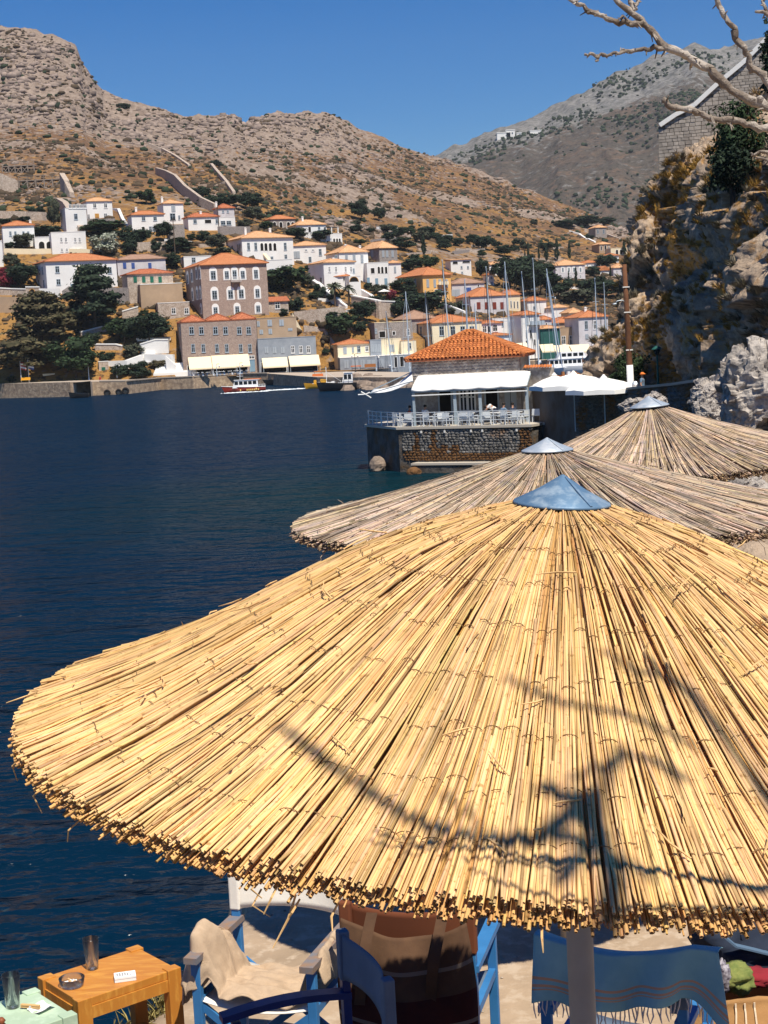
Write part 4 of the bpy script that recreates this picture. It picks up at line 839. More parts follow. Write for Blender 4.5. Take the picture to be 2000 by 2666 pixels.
T('D', 1300, 440, 540, 130, 'round', 'd', 'dark tree right of the pale stone mansion')
T('D', 1430, 330, 470, 150, 'round', 'd', 'dark tree below the half-ruined villa')
T('D', 350, 370, 560, 100, 'round', 'd', 'dark tree left of the arched tower house')
T('D', 1080, 40, 110, 160, 'round', 'd', 'left tree of the dark copse by the highest right villa')
T('D', 1240, 0, 100, 220, 'round', 'd', 'middle tree of the dark copse by the highest right villa')
T('D', 1400, 15, 95, 200, 'round', 'd', 'right tree of the dark copse by the highest right villa')
T('D', 1280, 170, 205, 80, 'bush', 'd', 'small dark bush below the highest right villa', 'bush', 'bush')
T('D', 700, 215, 280, 60, 'round', 'd', 'small dark tree right on the middle slope')
T('D', 640, 260, 315, 80, 'bush', 'd', 'low dark bush on the middle slope', 'bush', 'bush')
T('D', 350, 180, 290, 120, 'round', 'd', 'dark tree right of the upper terrace pair')
T('D', 470, 220, 285, 60, 'round', 'd', 'small dark tree at the end of the terrace row')
T('D', 800, 35, 100, 60, 'round', 'o', 'lone small tree on the rocky middle slope')
T(None, 941, 518, 574, 50, 'round', 'd', 'large lone dark tree on the brown slope')
T(None, 988, 536, 576, 28, 'round', 'd', 'smaller lone tree right of the large lone tree')
T(None, 320, 268, 300, 34, 'round', 'd', 'lone dark tree near the skyline of the left hill', Y=760)
T(None, 561, 416, 436, 26, 'bush', 'd', 'lone dark bush on the middle slope above the long hill wall', 'bush', 'bush')
# ================================================================== WALLS, STEPS AND HILL STRUCTURES
def wallrun(name, label, pts, thick, m, cat='wall', cope=None, back=0.0, ext=2.0, Yfix=None, fill=None):
    # pts: photo columns/rows (u, v_top, v_bottom); each foot stands on the slope
    r = None; mb = MB(); cp = MB(); rows = []
    for u, vt, vb in pts:
        G = ground(u, vb) if Yfix is None else at(u, vb, Yfix); Tz = at(u, vt, G[1])[2]; rows.append((G, Tz))
    for (G, z), (G2, z2) in zip(rows[:-1], rows[1:]):
        d = np.array([G2[0]-G[0], G2[1]-G[1]]); d = d/max(1e-6, np.linalg.norm(d)); n = np.array([-d[1], d[0]])*thick
        if n[1] < 0: n = -n
        a, b = G, G2; A = [(a[0], a[1], a[2]-ext), (b[0], b[1], b[2]-ext), (b[0]+n[0], b[1]+n[1], b[2]-ext), (a[0]+n[0], a[1]+n[1], a[2]-ext), (a[0], a[1], z), (b[0], b[1], z2), (b[0]+n[0], b[1]+n[1], z2), (a[0]+n[0], a[1]+n[1], z)]
        mb.add(A, [(3, 2, 1, 0), (4, 5, 6, 7), (0, 1, 5, 4), (1, 2, 6, 5), (2, 3, 7, 6), (3, 0, 4, 7)])
        if cope: e = n/thick*.12; cp.add([(x_-e[0]*s, y_-e[1]*s, z_+dz) for dz in (.01, .28) for (x_, y_, z_), s in zip(A[4:], (1, 1, -1, -1))], [(3, 2, 1, 0), (4, 5, 6, 7), (0, 1, 5, 4), (1, 2, 6, 5), (2, 3, 7, 6), (3, 0, 4, 7)])
    G = rows[0][0]; r = root(name, label, cat, G)
    mb.build('masonry', M_[m], r)
    if cope: cp.build('coping', M_[cope], r)
    return r
def wr(cr, name, label, pts, *a, **k): return wallrun(name, label, [(*px(cr, x, yt), px(cr, x, yb)[1]) for x, yt, yb in pts], *a, **k)
wr('A', 'garden_wall', 'stone garden wall with white coping left of the arched ochre gate', [(-60, 895, 965), (100, 905, 968), (228, 908, 972)], .6, 'field_stone', cope='trim_white')
g = wr('A', 'gateway', 'small stone gateway with arched ochre door below the long white mansion', [(226, 890, 975), (345, 890, 980)], 1.2, 'field_stone', cope='trim_white', cat='gate')
_P = ground(*px('A', 282, 972)); _s = _P[1]/FPX/KZ; add_window(g, 'arc:ochre', WM[g].inverted() @ Vector((_P[0], _P[1]-.1, _P[2]+34*_s)), 36*_s, 62*_s)
wr('A', 'garden_wall', 'white garden wall right of the arched gateway', [(345, 898, 985), (520, 900, 985)], .5, 'white_wall')
wr('A', 'retaining_wall', 'tan earth retaining wall under the garden wall on the left', [(-80, 965, 1110), (120, 970, 1110), (300, 985, 1100), (490, 985, 1060)], .8, 'tan_wall')
wr('A', 'retaining_wall', 'grey stone wall right of the tallest pine', [(540, 920, 985), (600, 880, 985), (1000, 890, 1030), (1115, 890, 1040)], .7, 'grey_stone')
wr('A', 'terrace_wall', 'white terrace wall under the four-window house', [(28, 552, 610), (300, 556, 605), (520, 552, 600), (800, 560, 600)], .6, 'cream_wall')
wr('A', 'terrace_wall', 'grey stone terrace under the highest left villa', [(722, 296, 380), (1000, 294, 375)], 1.2, 'grey_stone')
wr('A', 'stair_wall', 'white sloping stair wall right of the highest left villa', [(975, 205, 225), (1015, 208, 240), (1050, 290, 330), (1092, 350, 378)], .8, 'white_wall')
wr('A', 'terrace_wall', 'stone base wall under the tall white tower house', [(1455, 345, 480), (1600, 345, 480)], 1.0, 'grey_stone')
wr('A', 'terrace_wall', 'tan stone terrace below the low veranda house', [(1180, 500, 590), (1300, 495, 585), (1440, 492, 580)], 1.0, 'field_stone')
wr('A', 'terrace_wall', 'stone terrace behind the dark trees on the upper left', [(250, 245, 320), (330, 245, 318), (420, 250, 310)], .8, 'field_stone')
wr('A', 'terrace_wall', 'cream terrace wall beside the agave', [(1060, 1100, 1180), (1200, 1060, 1160)], .8, 'field_stone', cope='trim_white')
wr('A', 'terrace_wall', 'sloping white-topped terrace wall above the quay trees', [(705, 1280, 1330), (900, 1230, 1290), (1060, 1180, 1240)], .7, 'field_stone', cope='trim_white')
wr('A', 'terrace_wall', 'long white terrace ledge above the gatehouse', [(820, 1385, 1450), (1000, 1385, 1455), (1060, 1400, 1450)], 1.5, 'field_stone', cope='trim_white')
wr('A', 'terrace_wall', 'white-topped lower terrace right of the gatehouse', [(870, 1530, 1560), (1100, 1520, 1600), (1240, 1470, 1560)], 1.5, 'white_wall')
wr('A', 'terrace_wall', 'white stair block beside the grey quay building', [(1215, 1385, 1480), (1350, 1345, 1480), (1460, 1345, 1470)], 2.2, 'white_wall', cope='trim_white')
wr('A', 'terrace_wall', 'white wall of the lower quay steps', [(1250, 1465, 1560), (1500, 1470, 1600)], 1.0, 'white_wall')
def stairs(label, a, b, wid, n, m='trim_white'):
    A = ground(*px('A', *a)); B = ground(*px('A', *b)); r = root('stairway', label, 'stairs', A)
    for i in range(n):
        t0, t1 = i/n, (i+1)/n; p = A+(B-A)*t0; q = A+(B-A)*t1; z = p[2]+(q[2]-p[2])+.25
        MB().box(min(p[0], q[0]), min(p[0], q[0])+wid, q[1]-1.2, q[1]+1.2, p[2]-2.5, z).build('step', M_[m], r)
stairs('broad white steps descending to the quay beside the grey building', (1330, 1655), (1370, 1560), 9, 7)
stairs('steep white stairs between white walls above the quay bushes', (1255, 1560), (1215, 1400), 3, 9)
wr('A', 'ramp_wall', 'white sloping ramp wall at the corner of the grey quay building', [(1440, 1480, 1640), (1520, 1560, 1650), (1600, 1640, 1665)], 1.4, 'white_wall')
wr('B', 'terrace_wall', 'grey terrace wall under the glazed balcony house', [(580, 362, 450), (840, 362, 440)], .9, 'grey_stone')
wr('B', 'terrace_wall', 'long stone retaining wall right of the tan building', [(1215, 1100, 1160), (1440, 1075, 1220), (1660, 1050, 1200)], .8, 'field_stone')
wr('B', 'stair_wall', 'white stepped stair wall descending past the palms', [(1330, 800, 870), (1400, 850, 900), (1500, 930, 1010), (1600, 1010, 1060), (1660, 1055, 1075)], .9, 'white_wall', cope='trim_white')
wr('B', 'hill_wall', 'crooked stone wall descending to the cream quay house', [(1300, 1215, 1290), (1470, 1235, 1340), (1560, 1380, 1480)], .9, 'field_stone')
wr('B', 'buttress', 'cream buttress at the right end of the tan building', [(1210, 1110, 1310), (1290, 1270, 1315)], .8, 'cream_wall')
wr('C', 'terrace_wall', 'stone terrace wall under the white sunshade', [(450, 700, 800), (690, 745, 900), (830, 750, 880)], .9, 'field_stone', cope='trim_white')
wr('C', 'stair_wall', 'white curving garden wall below the arcaded house', [(530, 640, 700), (600, 680, 730), (650, 730, 790), (700, 745, 800)], .8, 'white_wall')
wr('C', 'ramp_wall', 'white ramp wall below the orange-yellow house', [(1185, 750, 800), (1300, 780, 850), (1420, 830, 880)], .8, 'white_wall')
wr('D', 'stair_wall', 'winding pale wall on the dry right slope', [(1100, 132, 142), (1200, 160, 178), (1260, 200, 212), (1320, 228, 238)], .8, 'trim_white')
wr('D', 'terrace_wall', 'thin stone terrace wall below the highest right villa', [(1330, 205, 225), (1440, 160, 190), (1550, 200, 212)], .8, 'field_stone')
# walls on the open hill
wallrun('hill_wall', 'long stone wall with shaded face climbing the hill above the tower house', [(558, 530, 552), (520, 512, 540), (480, 482, 512), (455, 455, 490), (430, 443, 468), (405, 436, 452)], 1.0, 'field_stone')
wallrun('hill_wall', 'second stone wall running up the hill right of the long wall', [(606, 498, 508), (585, 468, 480), (560, 440, 450), (548, 425, 436)], 1.0, 'field_stone')
wallrun('hill_wall', 'upper stone wall line reaching toward the rocky ridge', [(490, 428, 436), (455, 404, 412), (420, 385, 393), (385, 372, 380)], 1.0, 'field_stone')
wallrun('hill_wall', 'steep stone stair wall left of the highest left villa', [(205, 590, 608), (185, 555, 590), (165, 525, 562), (148, 516, 540)], 1.6, 'field_stone')
wallrun('hill_wall', 'short stone wall below the wooden platform', [(182, 500, 515), (170, 470, 512), (158, 450, 500)], 1.6, 'field_stone')
wallrun('terrace_wall', 'low stone terrace below the wooden platform', [(-20, 548, 575), (70, 550, 572), (120, 552, 575)], 1.0, 'field_stone')
def platform(label, u0, u1, vt, vb):
    G = ground((u0+u1)/2, vb); Y = G[1]; r = root('viewing_platform', label, 'platform', G); A = at(u0, vt, Y); B = at(u1, vt, Y)
    MB().box(A[0], B[0], Y, Y+5, B[2]-.3, B[2]).build('deck', M_['wood_grey'], r)
    n = 5; q = MB(); zb = G[2]-1.5
    for i in range(n+1):
        x = A[0]+(B[0]-A[0])*i/n
        MB().bar((x, Y+.2, zb), (x, Y+.2, B[2]-.3), .35).build('post', M_['wood_grey'], r)
        if i < n:
            x2 = A[0]+(B[0]-A[0])*(i+1)/n; MB().bar((x, Y+.1, zb+1.5), (x2, Y+.1, B[2]-.3), .2).bar((x2, Y+.3, zb+1.5), (x, Y+.3, B[2]-.3), .2).build('brace', M_['wood_grey'], r)
        MB().bar((x, Y+.1, B[2]), (x, Y+.1, B[2]+1.2), .15).build('rail_post', M_['wood_grey'], r)
    MB().bar((A[0], Y+.1, B[2]+1.2), (B[0], Y+.1, B[2]+1.2), .15).bar((A[0], Y+.1, B[2]+.6), (B[0], Y+.1, B[2]+.6), .12).build('handrail', M_['wood_grey'], r)
platform('long grey timber platform on crossed braces on the far left hill', 48, 158, 464, 490)
platform('upper ruined timber platform above the long one on the far left hill', 5, 88, 428, 452)
wallrun('ruin_wall', 'broken stone wall of a ruin beside the timber platforms', [(-30, 440, 500), (10, 452, 500), (48, 470, 500)], 1.5, 'field_stone')

rg = random.Random(77); _n = 0; _w = 0
for _k in range(900):
    u, v = rg.uniform(10, 1570), rg.uniform(560, 900)
    if v < 560+max(0, (u-700)*.12) or (u < 330 and v > 760): continue
    w = rg.uniform(16, 44); h = w*rg.uniform(.6, 1.0)
    if any(b[0]-w*.55 < u < b[1]+w*.55 and b[2]-4 < v < b[3]+h*1.0 for b in BOXES): continue
    if _n < 62 and rg.random() < .75:
        T(None, u, v-h, v, w, 'round', rg.choice('dddgo'), 'dark green garden tree filling a gap between the hillside houses', group='garden trees between the houses'); _n += 1
    elif _w < 26:
        L = rg.uniform(18, 46); hh = rg.uniform(6, 11); dv = rg.uniform(-4, 4)
        if any(b[0] < q_ < b[1] and b[2] < v < b[3] for b in BOXES for q_ in (u-L, u, u+L)): continue
        wallrun('terrace_wall', 'low dry stone terrace wall in a gap between the hillside houses', [(u-L, v-hh+dv, v+dv), (u, v-hh, v), (u+L, v-hh-dv, v-dv)], .6, rg.choice(['field_stone', 'field_stone', 'grey_stone', 'white_wall']))['group'] = 'terrace walls between the houses'; _w += 1
# ================================================================== QUAY AND HARBOUR
mat('quay_stone', (.42, .31, .21), (.24, .175, .125), .9, rough=.95, bump=.7, bscale=1.6, bdist=.15, c3=(.50, .38, .26), scale3=1.4)
mat('quay_paving', (.46, .38, .30), (.40, .33, .26), .3, rough=.9)
mat('rock_brown', (.30, .23, .18), (.19, .15, .12), 1.0, rough=.95, bump=.6, bscale=3, bdist=.1)
def zw(u, v): return on_z(u, v, 0.0)
front = [zw(-250, 1048), zw(0, 1037), zw(185, 1033), zw(262, 1029), zw(330, 1026), zw(420, 1015), zw(505, 1012), zw(620, 1004), zw(700, 1002), zw(828, 1008), zw(1085, 1008)]
ztop = [3.1, 3.1, 3.0, 2.8, 2.6, 2.5, 2.5, 2.5, 2.4, 1.9, 1.7]
m = MB(); n = len(front)
lo = [(p[0], p[1], -2) for p in front]; hi = [(p[0], p[1], z) for p, z in zip(front, ztop)]
bk = [(p[0]*(max(364., p[1]+20)/p[1]), max(364., p[1]+20), z) for p, z in zip(front, ztop)]; bk[-1] = (front[-1][0]+3, 300., 1.7); bk[-2] = (front[-2][0], 352., 1.9)
m.add(lo+hi+bk, [(i, i+1, n+i+1, n+i) for i in range(n-1)]); m.mi = 1
m.add(hi+bk, [(i, i+1, n+i+1, n+i) for i in range(n-1)])
m.mi = 0; e = front[-1]; m.add([(e[0], e[1], -2), (e[0]+3, 300, -2), (e[0]+3, 300, 1.7), (e[0], e[1], 1.7), (front[-2][0], 352, -2), (front[-2][0], 352, 1.9)], [(0, 1, 2, 3), (1, 4, 5, 2)])
tag(m.build('quay', [M_['quay_stone'], M_['quay_paving']]), kind='structure')
m = MB(); a = [at(u, 950, Y) for u, Y in ((820, 352), (1085, 352), (1250, 360), (1420, 366), (1600, 366), (1800, 368))]
lo = [(p[0], p[1], -2) for p in a]; hi = [(p[0], p[1], 1.5) for p in a]; bk = [(p[0]*1.09, p[1]*1.09, 1.5) for p in a]; n = len(a)
m.add(lo+hi, [(i, i+1, n+i+1, n+i) for i in range(n-1)]); m.mi = 1; m.add(hi+bk, [(i, i+1, n+i+1, n+i) for i in range(n-1)])
tag(m.build('promenade', [M_['quay_stone'], M_['quay_paving']]), kind='structure')
r = root('ramp', 'pale sloping landing ramp on the left quay', 'ramp', zw(262, 1029))
A, B, C_, D_ = on_z(190, 996, 3.06), on_z(235, 992, 3.06), on_z(268, 1007, 1.2), on_z(225, 1009, 1.2)
MB().add([A, B, C_, D_]+[tuple(np.array(p)-[0, 0, 3.5]) for p in (A, B, C_, D_)], [(0, 3, 2, 1), (3, 7, 6, 2), (2, 6, 5, 1), (0, 4, 7, 3)]).build('slope', M_['quay_paving'], r)
# capstones and coping along the quay edge
for (i, j) in ((3, 4), (4, 5), (5, 6), (6, 7), (7, 8)):
    p, q = hi_, hj_ = np.array([front[i][0], front[i][1], ztop[i]]), np.array([front[j][0], front[j][1], ztop[j]])
    MB().bar(p+[0, .3, .1], q+[0, .3, .1], .7, .22).build('kerb_stone', M_['quay_paving'], None)['kind'] = 'structure'
# boulders of the breakwater
_bm = []
for s in range(5):
    rg = np.random.default_rng(s+40); V = ICO_V.copy(); F = ICO_F
    mb = MB(); mb.ball((0, 0, 0), 1, 1, .8, 9, 6, .22, random.Random(s)); me = mb.mesh('boulder'); me.materials.append(M_['rock_brown']); _bm.append(me)
rg = random.Random(11)
for i in range(70):
    u = rg.uniform(905, 1095); v = rg.uniform(985, 1019); z = max(0, (1019-v)/34*1.9+rg.uniform(-.3, .3)); P = on_z(u, v+z*4, z*.8) if False else at(u, v, 270+ (1019-v)*.7)
    P[2] = max(-.2, min(2.0, P[2])); o = put(_bm[i % 5], 'boulder', None, None, P, rg.uniform(0, 6)); s = rg.uniform(.55, 1.45); o.scale = (s*rg.uniform(.9, 1.5), s, s*rg.uniform(.7, 1.1))
    tag(o, 'rough brown boulder in the breakwater heap left of the restaurant', 'boulder', 'breakwater boulders')
# boats
mat('hull_white', (.80, .80, .80), rough=.3, spec=.5); mat('hull_red', (.36, .035, .02), rough=.3, spec=.5); mat('hull_dark', (.015, .018, .022), rough=.4)
mat('hull_yellow', (.70, .36, .03), rough=.4); mat('hull_blue', (.04, .10, .22), rough=.4); mat('orange_paint', (.60, .16, .04), rough=.5); mat('varnish', (.36, .15, .05), rough=.4)
mat('gold_paint', (.75, .50, .15), rough=.4); mat('canvas_blue', (.06, .12, .25), rough=.9); mat('rubber', (.012, .012, .013), rough=.8); mat('foam', (.80, .84, .86), rough=.9)
def hull(L, B, Hh, draft=.4, sheer=.35, n=12, transom=.8):
    rows = []
    for i in range(n+1):
        t = i/n; w = B/2*min(1, (math.sin(min(1, t*1.6)*math.pi/2)))*(1-(1-transom)*max(0, t-.6)/.4); w = max(.02, w); z = Hh+sheer*(1-t)**2; x = -L/2+L*t
        xo = -.10*L*(1-t)**3
        rows.append([(x+xo, -w, z), (x+xo*.6, -w*.92, z*.5), (x, -w*.55, -draft*.6), (x, 0, -draft), (x, w*.55, -draft*.6), (x+xo*.6, w*.92, z*.5), (x+xo, w, z)])
    m = MB(); m.grid(np.array(rows)); k = 7
    m.add(rows[-1], [tuple(range(7))])
    deck = MB(); D = [[(r_[0][0], r_[0][1]*.97, r_[0][2]-.04), (r_[6][0], r_[6][1]*.97, r_[6][2]-.04)] for r_ in rows]
    deck.grid(np.array(D)); return m, deck, rows
def boat(name, label, u, v, L, B, Hh, hm, cabin=None, yaw=0.0, cat='boat', deckm='hull_white', extra=None, stripe=None, Y=None, group=None):
    P = zw(u, v) if Y is None else np.array([*at(u, v, Y)[:2], 0]); r = root(name, label, cat, P, yaw, group); m, d, rows = hull(L, B, Hh)
    m.build('hull', M_[hm], r, True, world=False); d.build('deck', M_[deckm], r, world=False)
    if stripe:
        q = MB()
        for s in (0, 6): q.tube([(p[s][0], p[s][1]*1.01, p[s][2]-.03) for p in rows], .05, 5)
        q.build('gunwale', M_[stripe], r, world=False)
    if cabin:
        x0, x1, z0, z1 = cabin; w = B*.36; c = MB(); c.add([(x0, -w, z0), (x1, -w, z0), (x1, w, z0), (x0, w, z0), (x0+.5, -w*.9, z1), (x1-.1, -w*.9, z1), (x1-.1, w*.9, z1), (x0+.5, w*.9, z1)], [(3, 2, 1, 0), (4, 5, 6, 7), (0, 1, 5, 4), (1, 2, 6, 5), (2, 3, 7, 6), (3, 0, 4, 7)])
        co = c.build('cabin', M_['hull_white'], r, world=False); nW = max(2, int((x1-x0)/.9)); zz0 = z0+(z1-z0)*.42; zz1 = z0+(z1-z0)*.86
        for s in (-1, 1):
            for i in range(nW):
                xa = x0+.45+(x1-x0-.6)*i/nW; xb = xa+(x1-x0-.6)/nW*.78; y = s*(w*.95+.0)
                MB().box(xa, xb, y-.03, y+.03, zz0, zz1).build('cabin_window', M_['glass_dark'], co, world=False)
        MB().box(x0+.35, x1+.25, -w*1.02, w*1.02, z1, z1+.08).build('cabin_roof', M_['hull_white'], co, world=False)
        MB().add([(x0+.10, -w*.8, zz0), (x0+.10, w*.8, zz0), (x0+.40, w*.74, zz1), (x0+.40, -w*.74, zz1)], [(3, 2, 1, 0)]).build('windscreen', M_['glass_dark'], co, world=False)
    if extra: extra(r, rows)
    return r
def _taxi(r, rows):
    MB().box(-.2, 3.0, -.75, .75, 2.32, 2.44).build('roof_rack', M_['orange_paint'], r, world=False)
    q = MB(); q.bar((-.9, 0, 2.2), (-.9, 0, 3.6), .07).bar((-1.5, 0, 3.0), (-.3, 0, 3.0), .06).bar((-.9, -.5, 3.35), (-.9, .5, 3.35), .05); q.build('radio_mast', M_['hull_white'], r, world=False)
    q = MB()
    for x in (-1.0, .2, .55, .9, 1.25, 1.6, 2.3): q.box(x, x+.2, -1.19-.02*abs(x), -1.10, .30, .62)
    q.build('hull_lettering', M_['gold_paint'], r, world=False)
    q = MB()
    for x in (2.6, 3.1, 3.6): q.bar((x, -.95, .8), (x, -.95, 1.35), .05)
    q.bar((2.5, -.95, 1.35), (3.7, -.95, 1.35), .06); q.build('stern_rail', M_['hull_white'], r, world=False)
    for s in (-.95, .95): MB().lathe([(.10, 0), (.16, .1), (.16, .3), (.1, .4)], 8, (2.0, s*1.25, .35)).build('fender', M_['gold_paint'], r, world=False)
boat('water_taxi', 'red and white water taxi speeding across the harbour', 640, 1021, 7.4, 2.4, .95, 'hull_red', (-2.4, 2.4, .85, 2.25), .06, extra=_taxi, stripe='hull_white')
Wk = MB(); rg = random.Random(3); bx = zw(640, 1021)
for i in range(130):
    t = rg.random()**.8; x = bx[0]-3.8+t*22; y = bx[1]+.8+t*2.6+rg.uniform(-.5, .5)*(.8+t*1.6); Wk.ball((x, y, .02), rg.uniform(.15, .75), rg.uniform(.12, .4), rg.uniform(.05, .16), 6, 4, .2, rg)
for i in range(50):
    x = bx[0]+rg.uniform(-4.5, 4); Wk.ball((x, bx[1]-1.25-rg.uniform(0, .7), .02), rg.uniform(.15, .5), rg.uniform(.1, .3), rg.uniform(.05, .18), 6, 4, .2, rg)
tag(Wk.build('wake_foam', M_['foam']), kind='stuff')
def _items(cols, seed, L=6):
    def f(r, rows):
        rg = random.Random(seed)
        for i in range(7):
            x = rg.uniform(-L*.4, L*.4); MB().box(x, x+rg.uniform(.5, 1.2), -.5, .4, .7, .8+rg.uniform(.1, .9), .08, .05).build('deck_gear', M_[rg.choice(cols)], r, world=False)
    return f
boat('barge', 'long low dark mooring barge with pale deck right of the water taxi', 758, 1000, 10, 3, .9, 'hull_dark', None, 0, deckm='quay_paving', extra=_items(['hull_dark', 'wood_grey', 'rubber'], 1, 8))
boat('rowing_boat', 'yellow wooden boat behind the black tug bow', 822, 1011, 3.6, 1.5, .75, 'hull_yellow', None, 0, deckm='varnish', extra=_items(['hull_white', 'hull_yellow'], 2, 3))
def _tug(r, rows):
    MB().bar((-2, 0, .8), (-2, 0, 4.2), .1).bar((-2, 0, 3.4), (0.5, 0, 1.6), .05).build('mast', M_['hull_white'], r, world=False)
    _items(['orange_paint', 'hull_white', 'dark_metal'], 3, 6)(r, rows)
    q = MB()
    for x in np.linspace(-3, 2.6, 8): q.bar((x, -1.2, 1.2), (x, -1.2, 1.9), .05)
    q.bar((-3, -1.2, 1.9), (2.6, -1.2, 1.9), .05); q.build('rail', M_['dark_metal'], r, world=False)
boat('work_boat', 'black hulled work boat with white wheelhouse by the breakwater', 882, 1017, 6.4, 2.8, 1.3, 'hull_dark', (.6, 2.6, 1.2, 3.0), 0, extra=_tug, deckm='wood_grey')
boat('motor_boat', 'dark grey dinghy hung with fenders left of the tyres', 208, 1036, 3.6, 1.6, .9, 'hull_dark', None, .1, deckm='hull_blue')
boat('motor_boat', 'left small white motor boat with canopy at the quay steps', 344, 1018, 2.6, 1.4, .7, 'hull_white', (-.6, .9, .6, 1.4), .2)
boat('motor_boat', 'right small white motor boat with twin black outboards', 379, 1018, 3.0, 1.5, .7, 'hull_white', (-.5, .8, .6, 1.6), 1.1, extra=lambda r, rows: [MB().box(1.4, 1.9, y-.2, y+.2, .1, 1.2, .05, .05).build('outboard_motor', M_['dark_metal'], r, world=False) for y in (-.35, .35)])
boat('rowing_boat', 'small orange-yellow dinghy against the quay wall', 494, 1012, 2.4, 1.1, .5, 'hull_yellow', None, 0, deckm='hull_yellow')
boat('motor_boat', 'white motor boat with blue canvas cover left of the water taxi', 538, 1008, 4.2, 1.7, .6, 'hull_white', None, 0, deckm='canvas_blue', stripe='hull_blue', extra=lambda r, rows: MB().box(-1.2, 1.2, -.6, .6, 1.3, 1.42).bar((-1.1, -.5, .6), (-1.1, -.5, 1.3), .05).bar((1.1, -.5, .6), (1.1, -.5, 1.3), .05).build('canopy', M_['canvas_blue'], r, world=False))
boat('motor_boat', 'white motor boat with dark cabin windows nearest the water taxi bow', 574, 1005, 3.0, 1.5, .7, 'hull_white', (-.8, 1.0, .6, 1.5), 0)
for u, v, s, lb in ((223, 1027, .75, 'blue-tinted black tyre fender at the dinghy stern'), (279, 1023, .85, 'black tyre fender left of the tyre pair'), (309, 1021, .8, 'left tyre of the pair on the quay wall'), (327, 1018, .9, 'right tyre of the pair on the quay wall')):
    P = at(u, v, front[3][1]-1.6); r = root('tyre', lb, 'tyre', P); q = MB(); pr = []
    for k in range(9):
        t = 2*math.pi*k/8; pr.append((s*.62+s*.24*math.cos(t), s*.22*math.sin(t)))
    vs = [(a*math.cos(2*math.pi*j/16), b, a*math.sin(2*math.pi*j/16)) for a, b in pr[:-1] for j in range(16)]
    q.add(vs, [(i*16+j, i*16+(j+1) % 16, ((i+1) % 8)*16+(j+1) % 16, ((i+1) % 8)*16+j) for i in range(8) for j in range(16)]); q.build('tread', M_['rubber'], r, True, world=False)
    MB().lathe([(s*.36, -.03), (s*.40, 0), (s*.36, .03)], 12).build('rim', M_['dark_metal'], r, world=False).rotation_euler = (math.pi/2, 0, 0)
# sailing yachts in the marina: each hull with its own mast
MASTS = [((1056, 759), (1068, 975)), ((1107, 756), (1122, 985)), ((1151, 675), (1178, 975)), ((1210, 726), (1222, 970)), ((1005, 810), (1022, 985)), ((1265, 693), (1285, 968)), ((1314, 681), (1333, 966)), ((1358, 706), (1380, 965)), ((1387, 671), (1404, 965)), ((1423, 699), (1457, 962)), ((1549, 723), (1558, 965)), ((1572, 735), (1582, 962)), ((1236, 790), (1246, 966))]
MY_ = [318, 322, 306, 330, 342, 326, 316, 332, 310, 300, 338, 345, 340]
for i, ((ut, vt), (ub, vb)) in enumerate(MASTS):
    Y = MY_[i]; P = at(ub, vb, Y); Tp = at(ut, vt, Y); Hm = Tp[2]-1.0
    where = ['second from the left, just left of the house roof', 'rising over the left slope of the tiled roof', 'tallest on the left, beside the orange-yellow house', 'thin one in front of the red-shuttered house left end', 'leftmost, over the quay shops', 'crossing the red-shuttered house', 'right of the red-shuttered house centre', 'behind the tiled roof ridge end', 'tallest over the balcony house', 'strongly leaning over the netted building', 'left of the pair near the cliff', 'right of the pair near the cliff', 'shortest, behind the roof peak'][i]
    r = root('sailing_yacht', 'white yacht with bare grey mast ' + where, 'sailboat', (P[0], Y, 0), math.pi/2+.25*math.sin(i*2.1), 'sailing yachts in the marina')
    m_, d_, rows = hull(10, 3, 1.1); m_.build('hull', M_['hull_white'], r, True, world=False); d_.build('deck', M_['hull_white'], r, world=False)
    lean = Tp[0]-P[0]; iv = WM[r].inverted(); base = iv @ Vector((P[0], Y, 1.0)); top = iv @ Vector((Tp[0], Y, Tp[2]))
    MB().tube([base, top], [.15, .10], 6).build('mast', M_['steel_pale'], r, world=False)
    d = top-base; sp = MB()
    for f, wdt in ((.45, 1.0), (.72, .7)):
        c = base+d*f; sp.bar(c+Vector((0, -wdt, 0)), c+Vector((0, wdt, 0)), .07)
    sp.build('spreaders', M_['steel_pale'], r, world=False)
    st = MB(); st.tube([top, (-4.9, 0, 1.4)], .045, 4); st.tube([top, (4.8, 0, 1.1)], .035, 4)
    for s in (-1, 1): st.tube([base+d*.95, base+d*.72+Vector((0, s*.7, 0)), (.2, s*1.4, 1.1)], .03, 4)
    if i in (1, 3, 5, 9): st.tube([top+Vector((-.1, 0, -1)), (-4.6, .05, 1.5)], .10, 5)
    st.build('rigging', M_['dark_metal' if i % 3 else 'steel_pale'], r, world=False)
    MB().tube([base+Vector((.1, 0, 1.0)), base+Vector((3.8, 0, 1.15))], .10, 6).build('boom', M_['steel_pale'], r, world=False)
    MB().tube([base+Vector((.1, 0, 1.22)), base+Vector((2, 0, 1.45)), base+Vector((3.7, 0, 1.32))], [.2, .24, .12], 6).build('furled_sail', M_['canvas_blue' if i % 2 else 'hull_white'], r, True, world=False)
def _yacht(r, rows):
    c = MB(); c.box(-2, 3.5, -1.1, 1.1, 2.9, 4.2, .5, .15); o = c.build('flybridge', M_['hull_white'], r, world=False)
    for i in range(4):
        for s in (-1, 1): MB().box(-1.2+i*1.1, -.4+i*1.1, s*1.06-.03, s*1.06+.03, 3.35, 3.95).build('window', M_['glass_dark'], o, world=False)
boat('motor_yacht', 'large white motor yacht with black window strip near the cliff foot', 1478, 968, 12, 3.6, 1.5, 'hull_white', (-4, 4.5, 1.4, 2.9), .1, extra=_yacht, Y=300)
